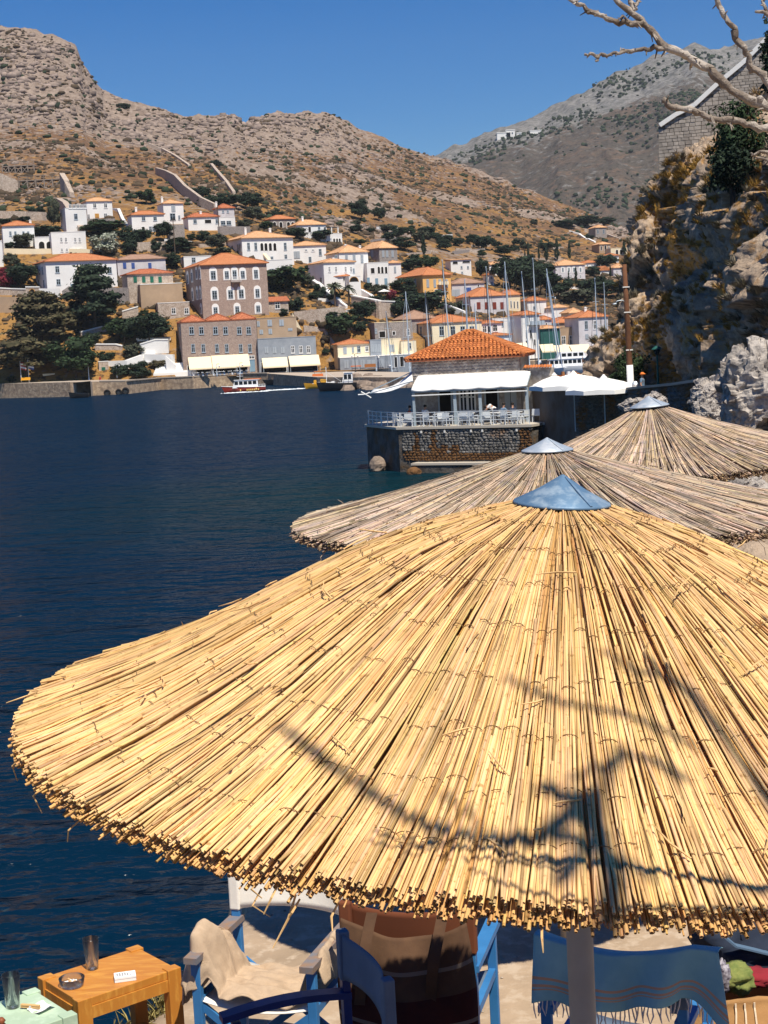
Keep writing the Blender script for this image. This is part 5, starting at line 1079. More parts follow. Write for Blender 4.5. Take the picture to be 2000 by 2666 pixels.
boat('motor_yacht', 'second white motor cruiser partly behind the yacht bow at the marina', 1535, 960, 9, 3.2, 1.4, 'hull_white', (-2.5, 3.0, 1.3, 2.7), .2, Y=318)
boat('fishing_boat', 'small orange wooden fishing boat right of the tiled lean-to', 1480, 985, 5, 2, .8, 'orange_paint', None, .2, deckm='varnish', Y=262, extra=_items(['varnish', 'hull_white'], 5, 4))
boat('fishing_boat', 'white and blue fishing boat below the motor yacht', 1535, 985, 5.5, 2, .8, 'hull_white', (-.5, 1.2, .7, 1.9), .15, stripe='hull_blue', Y=258, extra=lambda r, rows: MB().bar((-1, 0, .7), (-1, 0, 4), .08).build('mast', M_['varnish'], r, world=False))
# shop canopies behind the marina
for i, (x0, x1, yt, yl) in enumerate(((868, 990, 1135, 1175), (990, 1130, 1140, 1182), (1130, 1300, 1132, 1178), (640, 760, 1130, 1165))):
    P = at(*px('D', (x0+x1)/2, yl), 362-i*.5); s = 362/FPX/KZ; w = (x1-x0)*s; r = root('shop_canopy', ['cream shop canopy under the netted building', 'cream shop canopy under the tan doorways', 'widest cream shop canopy beside the cliff', 'cream shop canopy under the balcony house'][i], 'canopy', (P[0], P[1], 1.5), .12, 'canopies along the marina front')
    z = P[2]-1.5; MB().add([(-w/2, 0, z), (w/2, 0, z), (w/2, 3, z+1.6), (-w/2, 3, z+1.6), (-w/2, 0, z-.3), (w/2, 0, z-.3)], [(0, 1, 2, 3), (4, 5, 1, 0)]).build('canvas', M_['awning_cream'], r, world=False)
    for x in (-w/2+.1, w/2-.1): MB().bar((x, .1, 0), (x, .1, z), .08).build('post', M_['frame_blue_grey'], r, world=False)
# quay furniture
def lamp(label, cr, x, yt, yb, Y=None, arms=1):
    P = at(*px(cr, x, yb), Y); Tz = at(*px(cr, x, yt), Y)[2]; r = root('street_lamp', label, 'lamp post', P)
    h = Tz-P[2]; MB().tube([(0, 0, -.3), (0, 0, h)], [.09, .06], 6).lathe([(.2, 0), (.14, .5), (.09, .6)], 8).build('post', M_['dark_metal' if arms == 2 else 'steel_pale'], r, world=False)
    for s in ((-1, 1) if arms == 2 else (1,)):
        MB().tube([(0, 0, h-.1), (s*.3, 0, h+.15), (s*.55, 0, h+.1), (s*.6, 0, h-.15)], .04, 5).build('arm', M_['dark_metal'], r, world=False)
        MB().lathe([(.05, 0), (.2, -.25), (.14, -.5), (.02, -.52)], 8, (s*.6, 0, h-.1)).build('lantern', M_['trim_white'], r, True, world=False)
lamp('tall pale lamp post beside the stone gatehouse', 'A', 770, 1490, 1690, 339); lamp('short pale lamp post right of the gatehouse hedge', 'A', 1012, 1550, 1662, 339)
lamp('left hooked lamp post before the grey building awnings', 'B', 548, 1555, 1650, 333); lamp('right hooked lamp post before the grey building awnings', 'B', 748, 1545, 1640, 333)
lamp('two-armed dark lamp post before the blue-grey shops', 'C', 485, 1200, 1365, 330, 2); lamp('thin pale lamp post right of the two-armed lamp', 'C', 665, 1215, 1345, 332)
lamp('pale lamp post with twin heads behind the green netting', 'D', 965, 705, 760, 430, 2)
for (x, yt, yb, lb, cols) in ((185, 1518, 1700, 'left white flagpole with small red and white flag', ('hull_red', 'hull_white')), (252, 1512, 1700, 'right white flagpole with blue and white striped flag', ('shut_blue', 'hull_white'))):
    P = at(*px('A', x, yb), 337); h = at(*px('A', x-5, yt), 337)[2]-P[2]; r = root('flagpole', lb, 'flagpole', P); MB().tube([(0, 0, -.2), (0, 0, h)], .07, 6).build('pole', M_['hull_white'], r, world=False)
    for i in range(5):
        q = MB(); P_ = [[(.05+.3*j, .12*math.sin(j*1.3), h-.3-.34*(i+k)-.08*j) for j in range(5)] for k in (0, 1)]; q.grid(np.array(P_)); q.build('flag_stripe', M_[cols[i % 2]], r, world=False)
def simple(name, label, cat, P, parts, yaw=0):
    r = root(name, label, cat, P, yaw)
    for nm, mt, f in parts:
        q = MB(); f(q); q.build(nm, M_[mt], r, world=False)
    return r
simple('bench', 'orange wooden bench under the two flagpoles', 'bench', at(*px('A', 222, 1708), 336), [('seat', 'hull_yellow', lambda q: q.box(-1, 1, -.3, .3, .4, .5)), ('backrest', 'hull_yellow', lambda q: q.box(-1, 1, .3, .36, .5, 1.0)), ('leg', 'wood_grey', lambda q: q.box(-.9, -.8, -.3, .3, 0, .4)), ('leg', 'wood_grey', lambda q: q.box(.8, .9, -.3, .3, 0, .4))])
simple('bollard', 'red and white bollard on the quay by the gatehouse', 'bollard', at(*px('A', 866, 1695), 337), [('post', 'hull_red', lambda q: q.lathe([(.25, 0), (.22, .6), (.28, .65), (.1, .8)], 10)), ('base', 'hull_white', lambda q: q.lathe([(.3, -.05), (.3, .12), (.24, .14)], 10))])
simple('cart', 'orange-red utility cart parked on the quay above the black work boat', 'cart', at(*px('C', 160, 1420), 306), [('body', 'orange_paint', lambda q: q.box(-1.1, 1.1, -.6, .6, .5, 1.1, .1, .05)), ('canopy', 'orange_paint', lambda q: q.box(-.7, .8, -.6, .6, 1.5, 1.6)), ('post', 'dark_metal', lambda q: q.bar((-.6, -.5, 1.1), (-.6, -.5, 1.5), .06).bar((.7, -.5, 1.1), (.7, -.5, 1.5), .06)), ('wheel', 'rubber', lambda q: q.tube([(-.7, -.62, .3), (-.7, -.5, .3)], .3, 10)), ('wheel', 'rubber', lambda q: q.tube([(.7, -.62, .3), (.7, -.5, .3)], .3, 10))])
simple('bench', 'brown wooden bench on the quay before the blue-grey shops', 'bench', at(*px('C', 612, 1330), 335), [('seat', 'varnish', lambda q: q.box(-1.2, 1.2, -.3, .3, .4, .5)), ('backrest', 'varnish', lambda q: q.box(-1.2, 1.2, .3, .36, .5, 1.1)), ('leg', 'wood_grey', lambda q: q.box(-1, -.9, -.3, .3, 0, .4)), ('leg', 'wood_grey', lambda q: q.box(.9, 1, -.3, .3, 0, .4))])
simple('kiosk_table', 'orange topped table at the foot of the two-armed lamp', 'table', at(*px('C', 490, 1345), 333), [('top', 'orange_paint', lambda q: q.box(-1.1, 1.1, -.6, .6, .9, 1.1)), ('leg', 'dark_metal', lambda q: q.box(-.9, -.8, -.5, .5, 0, .9)), ('leg', 'dark_metal', lambda q: q.box(.8, .9, -.5, .5, 0, .9))])
simple('sunshade', 'small white sunshade on the terrace left of the pink bougainvillea', 'sunshade', ground(*px('C', 735, 745)), [('canopy', 'trim_white', lambda q: q.lathe([(.02, 3.1), (1.6, 2.5), (1.6, 2.4), (.02, 2.9)], 10, cap=False)), ('pole', 'steel_pale', lambda q: q.tube([(0, 0, -.5), (0, 0, 3)], .06, 5))])
rg = random.Random(21)
for i in range(9):     # white cafe furniture under the quay awnings
    x = [385, 425, 465, 560, 615, 650, 720, 770, 800][i]; P = at(*px('B', x, 1650-6*(i > 5)), 334.5)
    simple('cafe_table', ['leftmost white', 'second white', 'third white', 'fourth white', 'middle white', 'sixth white', 'seventh white', 'eighth white', 'rightmost white'][i]+' cafe table on the quay before the cream awnings', 'table', (P[0], P[1], 2.55), [('top', 'hull_white', lambda q: q.box(-.7, .7, -.5, .5, .72, .78)), ('leg', 'steel_pale', lambda q: q.box(-.05, .05, -.05, .05, 0, .72)), ('chair', 'hull_white', lambda q: q.box(-1.1, -.7, -.2, .2, .4, .46).box(-1.1, -1.05, -.2, .2, .46, .9).box(-1.1, -.7, -.2, .2, 0, .4, .05, .05))])
def pole(label, cr, x, yt, yb, arms=True):
    G = ground(*px(cr, x, yb)); h = at(*px(cr, x-2, yt), G[1])[2]-G[2]; r = root('utility_pole', label, 'pole', G); MB().tube([(0, 0, -.5), (0, 0, h)], [.16, .11], 6).build('shaft', M_['bark'], r, world=False)
    if arms: MB().bar((-.8, 0, h-.5), (.8, 0, h-.5), .12).build('crossarm', M_['bark'], r, world=False)
pole('wooden pole above the lilac house roof', 'A', 1520, 290, 700); pole('wooden pole left of the dark pine on the upper slope', 'A', 825, 300, 420); pole('wooden pole below the red hip roof tower', 'B', 568, 180, 440); pole('dark pole among the olive trees by the stone pavilion', 'B', 780, 250, 340)
# ================================================================== RESTAURANT ON ITS SEA WALL
mat('rubble_stone', (.22, .21, .20), (.11, .108, .105), 1.2, rough=.95, bump=.6, bscale=5, bdist=.05, rnd=.35, c3=(.24, .12, .05), scale3=.35, stretch=None)
mat('rubble_rust', (.17, .085, .032), (.10, .05, .022), 1.2, rough=.95, bump=.6, bscale=5, bdist=.05, rnd=.35)
mat('rubble_core', (.12, .11, .10), (.09, .06, .04), .8, rough=1)
mat('concrete_dark', (.13, .12, .11), (.06, .055, .05), 1.3, rough=.95, bump=1, bscale=2.5, bdist=.12, c3=(.12, .075, .04), scale3=.9)
mat('terrace_tile', (.50, .45, .38), rough=.8); mat('canvas_white', (.86, .86, .85), (.80, .80, .79), .6, rough=.95)
mat('steel_blue', (.30, .37, .43), rough=.5); mat('plastic_pale', (.62, .66, .70), rough=.5)
mat('house_stone', (.36, .32, .29), (.24, .21, .19), 1.6, rough=.95, bump=.6, bscale=4, bdist=.06, c3=(.46, .42, .38), scale3=2.6)
mat('barrel_tile', (.54, .19, .058), (.44, .14, .042), 1.5, rough=.8, rnd=.28)
mat('skin', (.45, .25, .17), rough=.6); mat('hair_dark', (.02, .014, .01), rough=.7); mat('cloth_white', (.75, .75, .74), rough=.95); mat('cloth_navy', (.03, .04, .07), rough=.95); mat('cloth_red', (.30, .05, .04), rough=.95); mat('cloth_blue', (.16, .24, .34), rough=.95); mat('cloth_grey', (.12, .12, .13), rough=.95); mat('hat_orange', (.75, .20, .04), rough=.9)
RA = rad(-28); RD = np.array([math.cos(RA), math.sin(RA), 0]); RN = np.array([-math.sin(RA), math.cos(RA), 0])
RB = at(1040, 1107, 104.5); RB[2] = 0; TZ = 3.0
def lh(u, v, off): 
    Q = on_plane(u, v, RB+RN*off, (RD[0], RD[1])); return float((Q-RB)@RD), float(Q[2])
def lw(x, y, z): return RB+RD*x+RN*y+np.array([0, 0, z])
XC = lh(1382, 1110, 0)[0]
rt = root('stone_terrace', 'old rubble stone sea wall and platform carrying the restaurant tables', 'sea wall', RB, RA)
m = MB(); poly = [(-4.6, 3.9), (-.1, 0), (XC, 0), (XC+.1, 1.6), (XC+3.6, 1.6), (XC+3.6, 12), (-4, 12)]
m.add([(x, y, -2) for x, y in poly]+[(x, y, TZ-.16) for x, y in poly], [(i, (i+1) % 7, 7+(i+1) % 7, 7+i) for i in range(7)]); m.build('wall_core', M_['concrete_dark'], rt, world=False)
m = MB(); pl2 = [(x+(.12 if x > 0 else -.1), y-.12) for x, y in poly]; m.add([(x, y, TZ-.16) for x, y in pl2]+[(x, y, TZ) for x, y in pl2], [tuple(range(7, 14)), tuple(range(6, -1, -1))]+[(i, (i+1) % 7, 7+(i+1) % 7, 7+i) for i in range(7)]); m.build('floor_slab', M_['terrace_tile'], rt, world=False)
rg = random.Random(8); _sm = []
for s in range(6):
    for mt in ('rubble_stone', 'rubble_rust'):
        q = MB(); q.ball((0, 0, 0), 1, 1, 1, 7, 5, .25, random.Random(s)); me = q.mesh('stone'); me.materials.append(M_[mt]); _sm.append(me)
stones = []; z = .75
while z < TZ-.24:
    hh = rg.uniform(.12, .19); x = .1+rg.uniform(0, .2)
    while x < XC-.15:
        w = rg.uniform(.15, .34); stones.append((x+w/2, z+hh/2+rg.uniform(-.02, .02), w, hh)); x += w+.02
    z += hh+.015
bulk = MB()
def _rust(x, z): return fbm(x*.7, z*.12, 3.3, 3, 77) > .10
for i, (x, zz, w, hh) in enumerate(stones):
    rust = bool(_rust(x, zz)); d = rg.uniform(.05, .12)
    if i >= len(stones)-300:
        o = put(_sm[2*(i % 6)+(1 if rust else 0)], 'stone', None, rt, (x, -.0, zz)); o.scale = (w*.56, d, hh*.58)
    else:
        bulk.ball((x, 0, zz), w*.56, d, hh*.58, 7, 5, .22, rg)
tag(bulk.build('stone_facing', M_['rubble_rust'], rt, world=False), kind='stuff')
MB().box(1.2, XC-.5, -.8, .2, -1, .52).build('ledge', M_['concrete_dark'], rt, world=False)
MB().box(1.15, XC-.5, -.86, .2, .52, .66).build('ledge_cap', M_['terrace_tile'], rt, world=False)
for k, x in enumerate((1.6, 3.3, 5.2, 6.0, 8.4)): MB().box(x, x+.10, -.15, .05, TZ-.42, TZ-.27).build('drain_spout', M_['trim_white'], rt, world=False)
RA2 = rad(-12); RD2 = np.array([math.cos(RA2), math.sin(RA2), 0]); RN2 = np.array([-math.sin(RA2), math.cos(RA2), 0]); RB2 = at(1372, 1096, 103.0); RB2[2] = 0
def lh2(u, v, off):
    Q = on_plane(u, v, RB2+RN2*off, (RD2[0], RD2[1])); return float((Q-RB2)@RD2), float(Q[2])
def lw2(x, y, z): return RB2+RD2*x+RN2*y+np.array([0, 0, z])
# the house
hx0 = lh2(1076, 1040, 2.6)[0]; hx1 = lh2(1357, 1040, 2.6)[0]; HD = 5.6; ez = lh2(1212, 936, 2.2)[1]; pz = lh2(1226, 862, 2.6+HD/2)[1]
rh = root('restaurant_house', 'stone waterside restaurant house with steep orange barrel-tiled hip roof', 'restaurant', lw2(hx0, 2.6, TZ), RA2)
HW = hx1-hx0; eH = ez-TZ
MB().box(0, HW, 0, HD, -.1, eH).build('wall', M_['house_stone'], rh, world=False)
q = MB(); rs = random.Random(4); zz = eH-1.35
while zz < eH-.1:
    x = .05; hh = rs.uniform(.13, .2)
    while x < HW-.3:
        w = rs.uniform(.2, .5); q.ball((x+w/2, 0, zz+hh/2), w*.52, .05, hh*.52, 6, 4, .2, rs); x += w+.02
    zz += hh+.02
tag(q.build('wall_stones', M_['house_stone'], rh, world=False), kind='stuff')
hip = pz-ez-.15; rf = roof_mesh('hip', HW, HD, eH, hip, .38, .5).build('roof', M_['tile_red'], rh, world=False)
# barrel tiles: one mesh, each tile an object on the two slopes in view
def tile_mesh(L=.42, r=.115):
    q = MB(); P = []
    for i, (y, rr, z) in enumerate(((0, r*1.06, .035), (L, r*.86, .0))):
        P.append([(math.cos(math.pi*k/6)*rr, y, z+math.sin(math.pi*k/6)*rr*.85) for k in range(7)])
    q.grid(np.array(P), True); q.add([P[0][k] for k in range(7)]+[(p[0]*.82, p[1], p[2]*.8-.005) for p in P[0]], [(k, k+1, 8+k, 7+k) for k in range(6)])
    me = q.mesh('roof_tile', True); me.materials.append(M_['barrel_tile']); return me
TM = tile_mesh(); ov = .38; cnt = [0]; rest = MB()
def slope_tiles(face):
    W_, D_ = HW+2*ov, HD+2*ov; half = D_/2 if face == 'f' else W_/2-.25; L_ = math.hypot(half, hip); n_r = int(L_/.30)+1; pitch = math.atan2(hip, half)
    run = W_ if face in ('f', 'b') else D_
    out = []
    for i in range(n_r):
        s = i*L_/n_r; d = s*math.cos(pitch); zt = eH+.14+s*math.sin(pitch)
        inset = d*((W_-.5)/D_ if face == 'f' else D_/(W_-.5))
        n_c = int((run-2*inset-.05)/.262)
        for j in range(n_c):
            t = inset+(run-2*inset)*(j+.5)/n_c
            if face == 'f': p = (-ov+t, -ov+d-.03, zt); rz = 0
            elif face == 'r': p = (HW+ov-d+.03, -ov+t, zt); rz = math.pi/2
            else: p = (-ov+d-.03, -ov+t, zt); rz = -math.pi/2
            out.append((p, rz, pitch))
    return out
allt = slope_tiles('f')+slope_tiles('r')+slope_tiles('l')
for i, (p, rz, pt) in enumerate(allt):
    Mx = Matrix.Translation(Vector(p)) @ Matrix.Rotation(rz, 4, 'Z') @ Matrix.Rotation(pt+rg.uniform(-.02, .02), 4, 'X') @ Matrix.Rotation(rg.uniform(-.03, .03), 4, 'Z')
    if i < 300:
        o = put(TM, 'roof_tile', None, rh); o.matrix_local = Mx
    else:
        rest.T = Mx; rest.add([v.co for v in TM.vertices], [tuple(f.vertices) for f in TM.polygons]); rest.T = None
tag(rest.build('roof_tiles', M_['barrel_tile'], rh, True, world=False), kind='stuff')
q = MB(); half = (HD+2*ov)/2; apx = [(HW/2-.25, HD/2, eH+.14+hip), (HW/2+.25, HD/2, eH+.14+hip)]
for a, b in (((-ov, -ov, eH+.16), apx[0]), ((HW+ov, -ov, eH+.16), apx[1]), (apx[0], apx[1]), ((HW+ov, HD+ov, eH+.16), apx[1])):
    a, b = Vector(a), Vector(b); n = int((b-a).length/.36)+1
    for i in range(n): c0 = a+(b-a)*i/n; c1 = a+(b-a)*(i+1.15)/n; q.tube([c0+Vector((0, 0, .03)), c1+Vector((0, 0, .05))], [.15, .12], 8)
q.build('ridge_tiles', M_['barrel_tile'], rh, True, world=False)
for k, u, v, w, h in (('o:grey', 1160, 1046, .95, 1.85), ('w', 1207, 1041, .55, 1.5), ('w', 1228, 1041, .55, 1.5), ('o:grey', 1281, 1044, .95, 1.9), ('s:lt', 1330, 1040, .7, 1.5)):
    x, zz = lh2(u, v, 2.6); add_window(rh, k, (x-hx0, 0, max(zz-TZ, h/2+.03)), w, h)
# canvas awning on a steel frame
ra = root('awning', 'big white canvas awning with scalloped edge over the restaurant tables', 'awning', lw2(hx0, 0, TZ), RA2)
zt = lh2(1215, 972, 2.58)[1]-TZ; zb = lh2(1220, 1007, -.15)[1]-TZ; xs = [lh2(u, 1008, -.15)[0]-hx0 for u in (1071, 1126, 1181, 1247, 1304, 1372)]
rows = []
for j in range(9):
    t = j/8; rw = []
    for a, b in zip(xs[:-1], xs[1:]):
        for k in range(6):
            s = k/6; sag = .07*math.sin(math.pi*s)*(t**1.5); rw.append((a+(b-a)*s, 2.57-2.72*t, zt+(zb-zt)*t-sag+.07*math.sin(math.pi*t)))
    rw.append((xs[-1], 2.57-2.72*t, zt+(zb-zt)*t)); rows.append(rw)
rows.append([(x, y-.02, z-.13) for x, y, z in rows[-1]])
q = MB(); q.grid(np.array(rows)); o = q.build('canvas', M_['canvas_white'], ra, True, world=False); sol = o.modifiers.new('thick', 'SOLIDIFY'); sol.thickness = .015
q = MB(); q.bar((xs[0], -.1, zb-.2), (xs[-1], -.1, zb-.2), .08); q.build('front_beam', M_['steel_blue'], ra, world=False)
q = MB(); q.bar((xs[0], -.1, zb-.42), (xs[-1], -.1, zb-.42), .07); q.build('lower_beam', M_['canvas_white'], ra, world=False)
for x in xs: MB().bar((x, -.1, zb-.1), (x, 2.6, zt-.1), .06).build('rafter', M_['steel_blue'], ra, world=False)
for u, w in ((1078, .16), (1185, .20), (1251, .20), (1373, .20)): x = lh2(u, 1060, 0)[0]-hx0; MB().box(x-w/2, x+w/2, .0, .18, 0, zb-.2).build('post', M_['steel_blue'], ra, world=False)
# side sail
rsail = root('awning', 'pointed white side awning drooping left over the water', 'awning', at(1060, 1000, 106))
P4 = [at(1073, 968, 108.5), at(1075, 992, 104.5), at(965, 1024, 106), at(975, 1013, 110)]
g_ = []
for i in range(7):
    s = i/6; a = P4[0]*(1-s)+P4[3]*s; b = P4[1]*(1-s)+P4[2]*s; g_.append([a*(1-t)+b*t-np.array([0, 0, .35*math.sin(math.pi*s)*(1-.3*t)]) for t in np.linspace(0, 1, 5)])
q = MB(); q.grid(np.array(g_)); o = q.build('canvas', M_['canvas_white'], rsail, True); sol = o.modifiers.new('thick', 'SOLIDIFY'); sol.thickness = .02
q = MB(); q.bar(P4[0], P4[3], .06).bar(P4[1], P4[2], .06).bar(P4[2], P4[3], .06); q.build('frame', M_['steel_blue'], rsail)
q = MB(); c = at(952, 1027, 106); q.tube([c+[-.5, 0, .0], c, c+[.35, 0, -.25]], .05, 5).tube([c+[-.3, 0, .2], c, c+[.3, 0, .12]], .05, 5).tube([c+[.3, 0, .12], P4[2]], .02, 4); q.build('rope_knot', M_['canvas_white'], rsail)
# railing
rr = root('railing', 'white metal railing along the edge of the restaurant platform', 'railing', RB, RA)
def rail(a, b, n, mt='hull_white'):
    a, b = Vector((*a, TZ)), Vector((*b, TZ)); q = MB()
    for zz in (.35, .62, .92): q.bar(a+Vector((0, 0, zz)), b+Vector((0, 0, zz)), .045)
    q.build('rail', M_[mt], rr, world=False)
    for i in range(n+1): p = a+(b-a)*i/n; MB().bar(p, p+Vector((0, 0, .95)), .05).build('baluster', M_[mt], rr, world=False)
rail((-2.4, 2.05), (.0, .1), 3); rail((-4.4, 3.9), (-2.5, 2.15), 3, 'steel_pale'); rail((.1, .08), (XC-.1, .08), 11, 'plastic_pale'); rail((XC+.2, 1.75), (XC+3.5, 1.75), 4, 'plastic_pale')
# tables and chairs
def mk_chair():
    r = root('terrace_chair', '', 'chair', lw(0, 0, TZ), 0, 'white armchairs on the restaurant platform')
    MB().box(-.27, .27, -.25, .25, .40, .45).build('seat', M_['plastic_pale'], r, world=False); MB().box(-.27, .27, -.29, -.25, .45, .86, .03, .0).build('backrest', M_['plastic_pale'], r, world=False)
    for s in (-1, 1):
        MB().box(s*.27-.02, s*.27+.02, -.25, .2, .62, .66).box(s*.27-.02, s*.27+.02, .16, .2, .45, .62).build('armrest', M_['plastic_pale'], r, world=False)
        for y in (-.22, .2): MB().box(s*.25-.025, s*.25+.025, y-.025, y+.025, 0, .42).build('leg', M_['plastic_pale'], r, world=False)
    return r
def mk_table():
    r = root('terrace_table', '', 'table', lw(0, 0, TZ), 0, 'white square tables on the restaurant platform')
    MB().box(-.42, .42, -.42, .42, .72, .76).build('tabletop', M_['hull_white'], r, world=False)
    MB().box(-.04, .04, -.04, .04, .04, .72).box(-.28, .28, -.04, .04, 0, .04).box(-.04, .04, -.28, .28, 0, .04).build('pedestal', M_['plastic_pale'], r, world=False); return r
CH = [(1066, .55, .1), (1115, .5, -.15), (1143, .6, .9), (1166, .55, -.1), (1210, .5, .05), (1232, .5, -.2), (1268, .55, .3), (1318, .5, -.1), (1346, .6, .2), (1362, 1.2, 1.4), (1036, 1.1, -.4), (1190, 1.7, 3.0), (1300, 1.8, 2.8)]
CL = ['first left of the railing corner by the left awning post', 'second from left awning post before the white-shirted diner', 'turned sideways left of the dark doorway table', 'below the dark left doorway', 'below the left leaf of the french doors', 'below the right leaf of the french doors', 'between the third awning post and the waiter', 'in front of the seated pair near the right doorway', 'right of the seated pair', 'near the rightmost awning post facing sideways', 'outside the left post beside the white rail', 'against the wall below the french doors', 'against the wall under the right doorway']
ch0 = mk_chair()
for i, ((u, y, rz), lb) in enumerate(zip(CH, CL)):
    x = lh(u, 1090, y)[0]; o = ch0 if i == 0 else clone(ch0, (0, 0, 0)); o.location = lw(x, y, TZ); o.rotation_euler = (0, 0, RA+rz); o['label'] = 'pale terrace armchair '+lb
    WM[o] = Matrix.Translation(o.location)
tb0 = mk_table()
for i, (u, y, lb) in enumerate([(1095, 1.2, 'by the left awning post between two diners'), (1150, 1.2, 'before the dark left doorway'), (1216, 1.2, 'before the white french doors'), (1290, 1.15, 'where the waiter bends down'), (1340, 1.3, 'at the right end under the awning'), (1030, 2.0, 'outside the left awning post by the white rail'), (1418, 2.6, 'under the white parasols on the right, left one'), (1470, 2.9, 'under the white parasols with three diners')]):
    x = lh(u, 1085, y)[0]; o = tb0 if i == 0 else clone(tb0, (0, 0, 0)); o.location = lw(x, y, TZ); o.rotation_euler = (0, 0, RA); o['label'] = 'white square table '+lb
for u, y, rz, lb in ((1398, 2.4, .2, 'left of the diners under the white parasols'), (1445, 2.2, -.2, 'with its back to the sea under the white parasols'), (1466, 2.3, .1, 'broad one before the dark-haired diners under the parasols'), (1494, 2.5, -.6, 'by the right end rail under the parasols')):
    o = clone(ch0, lw(lh(u, 1085, y)[0], y, TZ), RA+rz, 'pale terrace armchair '+lb)
# people
def skin_obj(name, V, E, Rr, m, parent, sub=1):
    me = bpy.data.meshes.new(name); me.from_pydata(V, E, []); o = put(me, name, m, parent); bpy.context.view_layer.objects.active = o
    o.modifiers.new('skin', 'SKIN')
    if not me.skin_vertices: me.attributes
    for sv, r_ in zip(me.skin_vertices[0].data, Rr): sv.radius = (r_, r_)
    me.skin_vertices[0].data[0].use_root = True
    s = o.modifiers.new('sub', 'SUBSURF'); s.levels = s.render_levels = sub; return o
def person(label, P, rz, pose, shirt, legs, hair, hat=None, k=1.0):
    r = root('person', label, 'person', P, rz)
    if pose == 'sit': pel, ch, nk, hd = (0, .06, .52), (0, .04, .86), (0, .02, 1.06), (0, -.03, 1.24); kn = lambda s: (s*.12, -.38, .52); ft = lambda s: (s*.12, -.36, .08); toe = lambda s: (s*.12, -.52, .05); eb = lambda s: (s*.27, -.1, .80); hn = lambda s: (s*.16, -.38, .80)
    elif pose == 'bend': pel, ch, nk, hd = (0, .1, .92), (0, -.28, 1.12), (0, -.46, 1.14), (0, -.62, 1.1); kn = lambda s: (s*.12, .08, .5); ft = lambda s: (s*.12, .14, .08); toe = lambda s: (s*.12, -.02, .05); eb = lambda s: (s*.24, -.5, .95); hn = lambda s: (s*.16, -.66, .82)
    else: pel, ch, nk, hd = (0, 0, .95), (0, 0, 1.32), (0, -.01, 1.50), (0, -.04, 1.66); kn = lambda s: (s*.10, -.02, .5); ft = lambda s: (s*.11, .02, .08); toe = lambda s: (s*.12, -.14, .05); eb = lambda s: (s*.27, .03, 1.12); hn = lambda s: (s*.25, -.14, .92)
    sh = lambda s: (s*.19, ch[1], ch[2]+.10)
    V = [pel, ch, nk, hd]; R_ = [.13, .14, .055, .105]; E = [(0, 1), (1, 2), (2, 3)]
    for s in (-1, 1):
        b = len(V); V += [(s*.10, pel[1], pel[2]-.02), kn(s), ft(s), toe(s), sh(s), eb(s), hn(s)]; R_ += [.095, .062, .045, .04, .06, .045, .035]
        E += [(0, b), (b, b+1), (b+1, b+2), (b+2, b+3), (1, b+4), (b+4, b+5), (b+5, b+6)]
    skin_obj('body', V, E, R_, M_['skin'], r)
    mid = tuple((a+b)/2 for a, b in zip(pel, ch))
    V = [mid, ch, pel]; R_ = [.15, .16, .145]; E = [(0, 1), (0, 2)]
    for s in (-1, 1): b = len(V); e = eb(s); q = sh(s); V += [q, tuple(q[i]*.3+e[i]*.7 for i in range(3))]; R_ += [.085, .062]; E += [(1, b), (b, b+1)]
    skin_obj('shirt', V, E, R_, M_[shirt], r)
    V = [pel]; R_ = [.15]; E = []
    for s in (-1, 1): b = len(V); V += [(s*.10, pel[1], pel[2]-.03), kn(s), tuple(.2*a+.8*c for a, c in zip(kn(s), ft(s)))]; R_ += [.11, .078, .062]; E += [(0, b), (b, b+1), (b+1, b+2)]
    skin_obj('trousers', V, E, R_, M_[legs], r)
    q = MB(); q.ball((hd[0], hd[1]+.025, hd[2]+.035), .112, .118, .10, 10, 6)
    q.build('hat' if hat else 'hair', M_[hat or hair], r, True, world=False)
    if hat: MB().lathe([(.10, 0), (.17, -.015), (.17, -.005), (.1, .02)], 12, (hd[0], hd[1], hd[2]+.035)).build('hat_brim', M_[hat], r, True, world=False)
    return r
for u, y, rz, pose, sh_, lg, lb in ((1068, 1.1, 2.2, 'sit', 'cloth_red', 'cloth_navy', 'seated diner in dark red beside the left awning post'), (1108, 1.5, 2.9, 'sit', 'cloth_white', 'cloth_grey', 'seated diner in white shirt left of the dark doorway'), (1288, 1.5, -1.3, 'bend', 'cloth_white', 'cloth_navy', 'waiter in white shirt bending over a table'), (1313, 1.5, 2.6, 'sit', 'cloth_blue', 'cloth_navy', 'seated diner in blue right of the bending waiter'), (1336, 1.4, 3.6, 'sit', 'cloth_navy', 'cloth_grey', 'seated diner in dark top at the right awning table'),
        (1427, 3.2, 2.7, 'sit', 'cloth_grey', 'cloth_navy', 'leftmost dark-haired diner under the white parasols'), (1440, 3.6, 3.0, 'sit', 'cloth_navy', 'cloth_grey', 'second dark-haired diner under the white parasols'), (1454, 3.0, 3.6, 'sit', 'cloth_red', 'cloth_navy', 'third dark-haired diner under the white parasols'), (1472, 2.7, -1.9, 'sit', 'cloth_blue', 'cloth_navy', 'diner in blue at the right of the parasol table')):
    person(lb, lw(lh(u, 1085, y)[0], y, TZ), RA+rz, pose, sh_, lg, 'hair_dark')
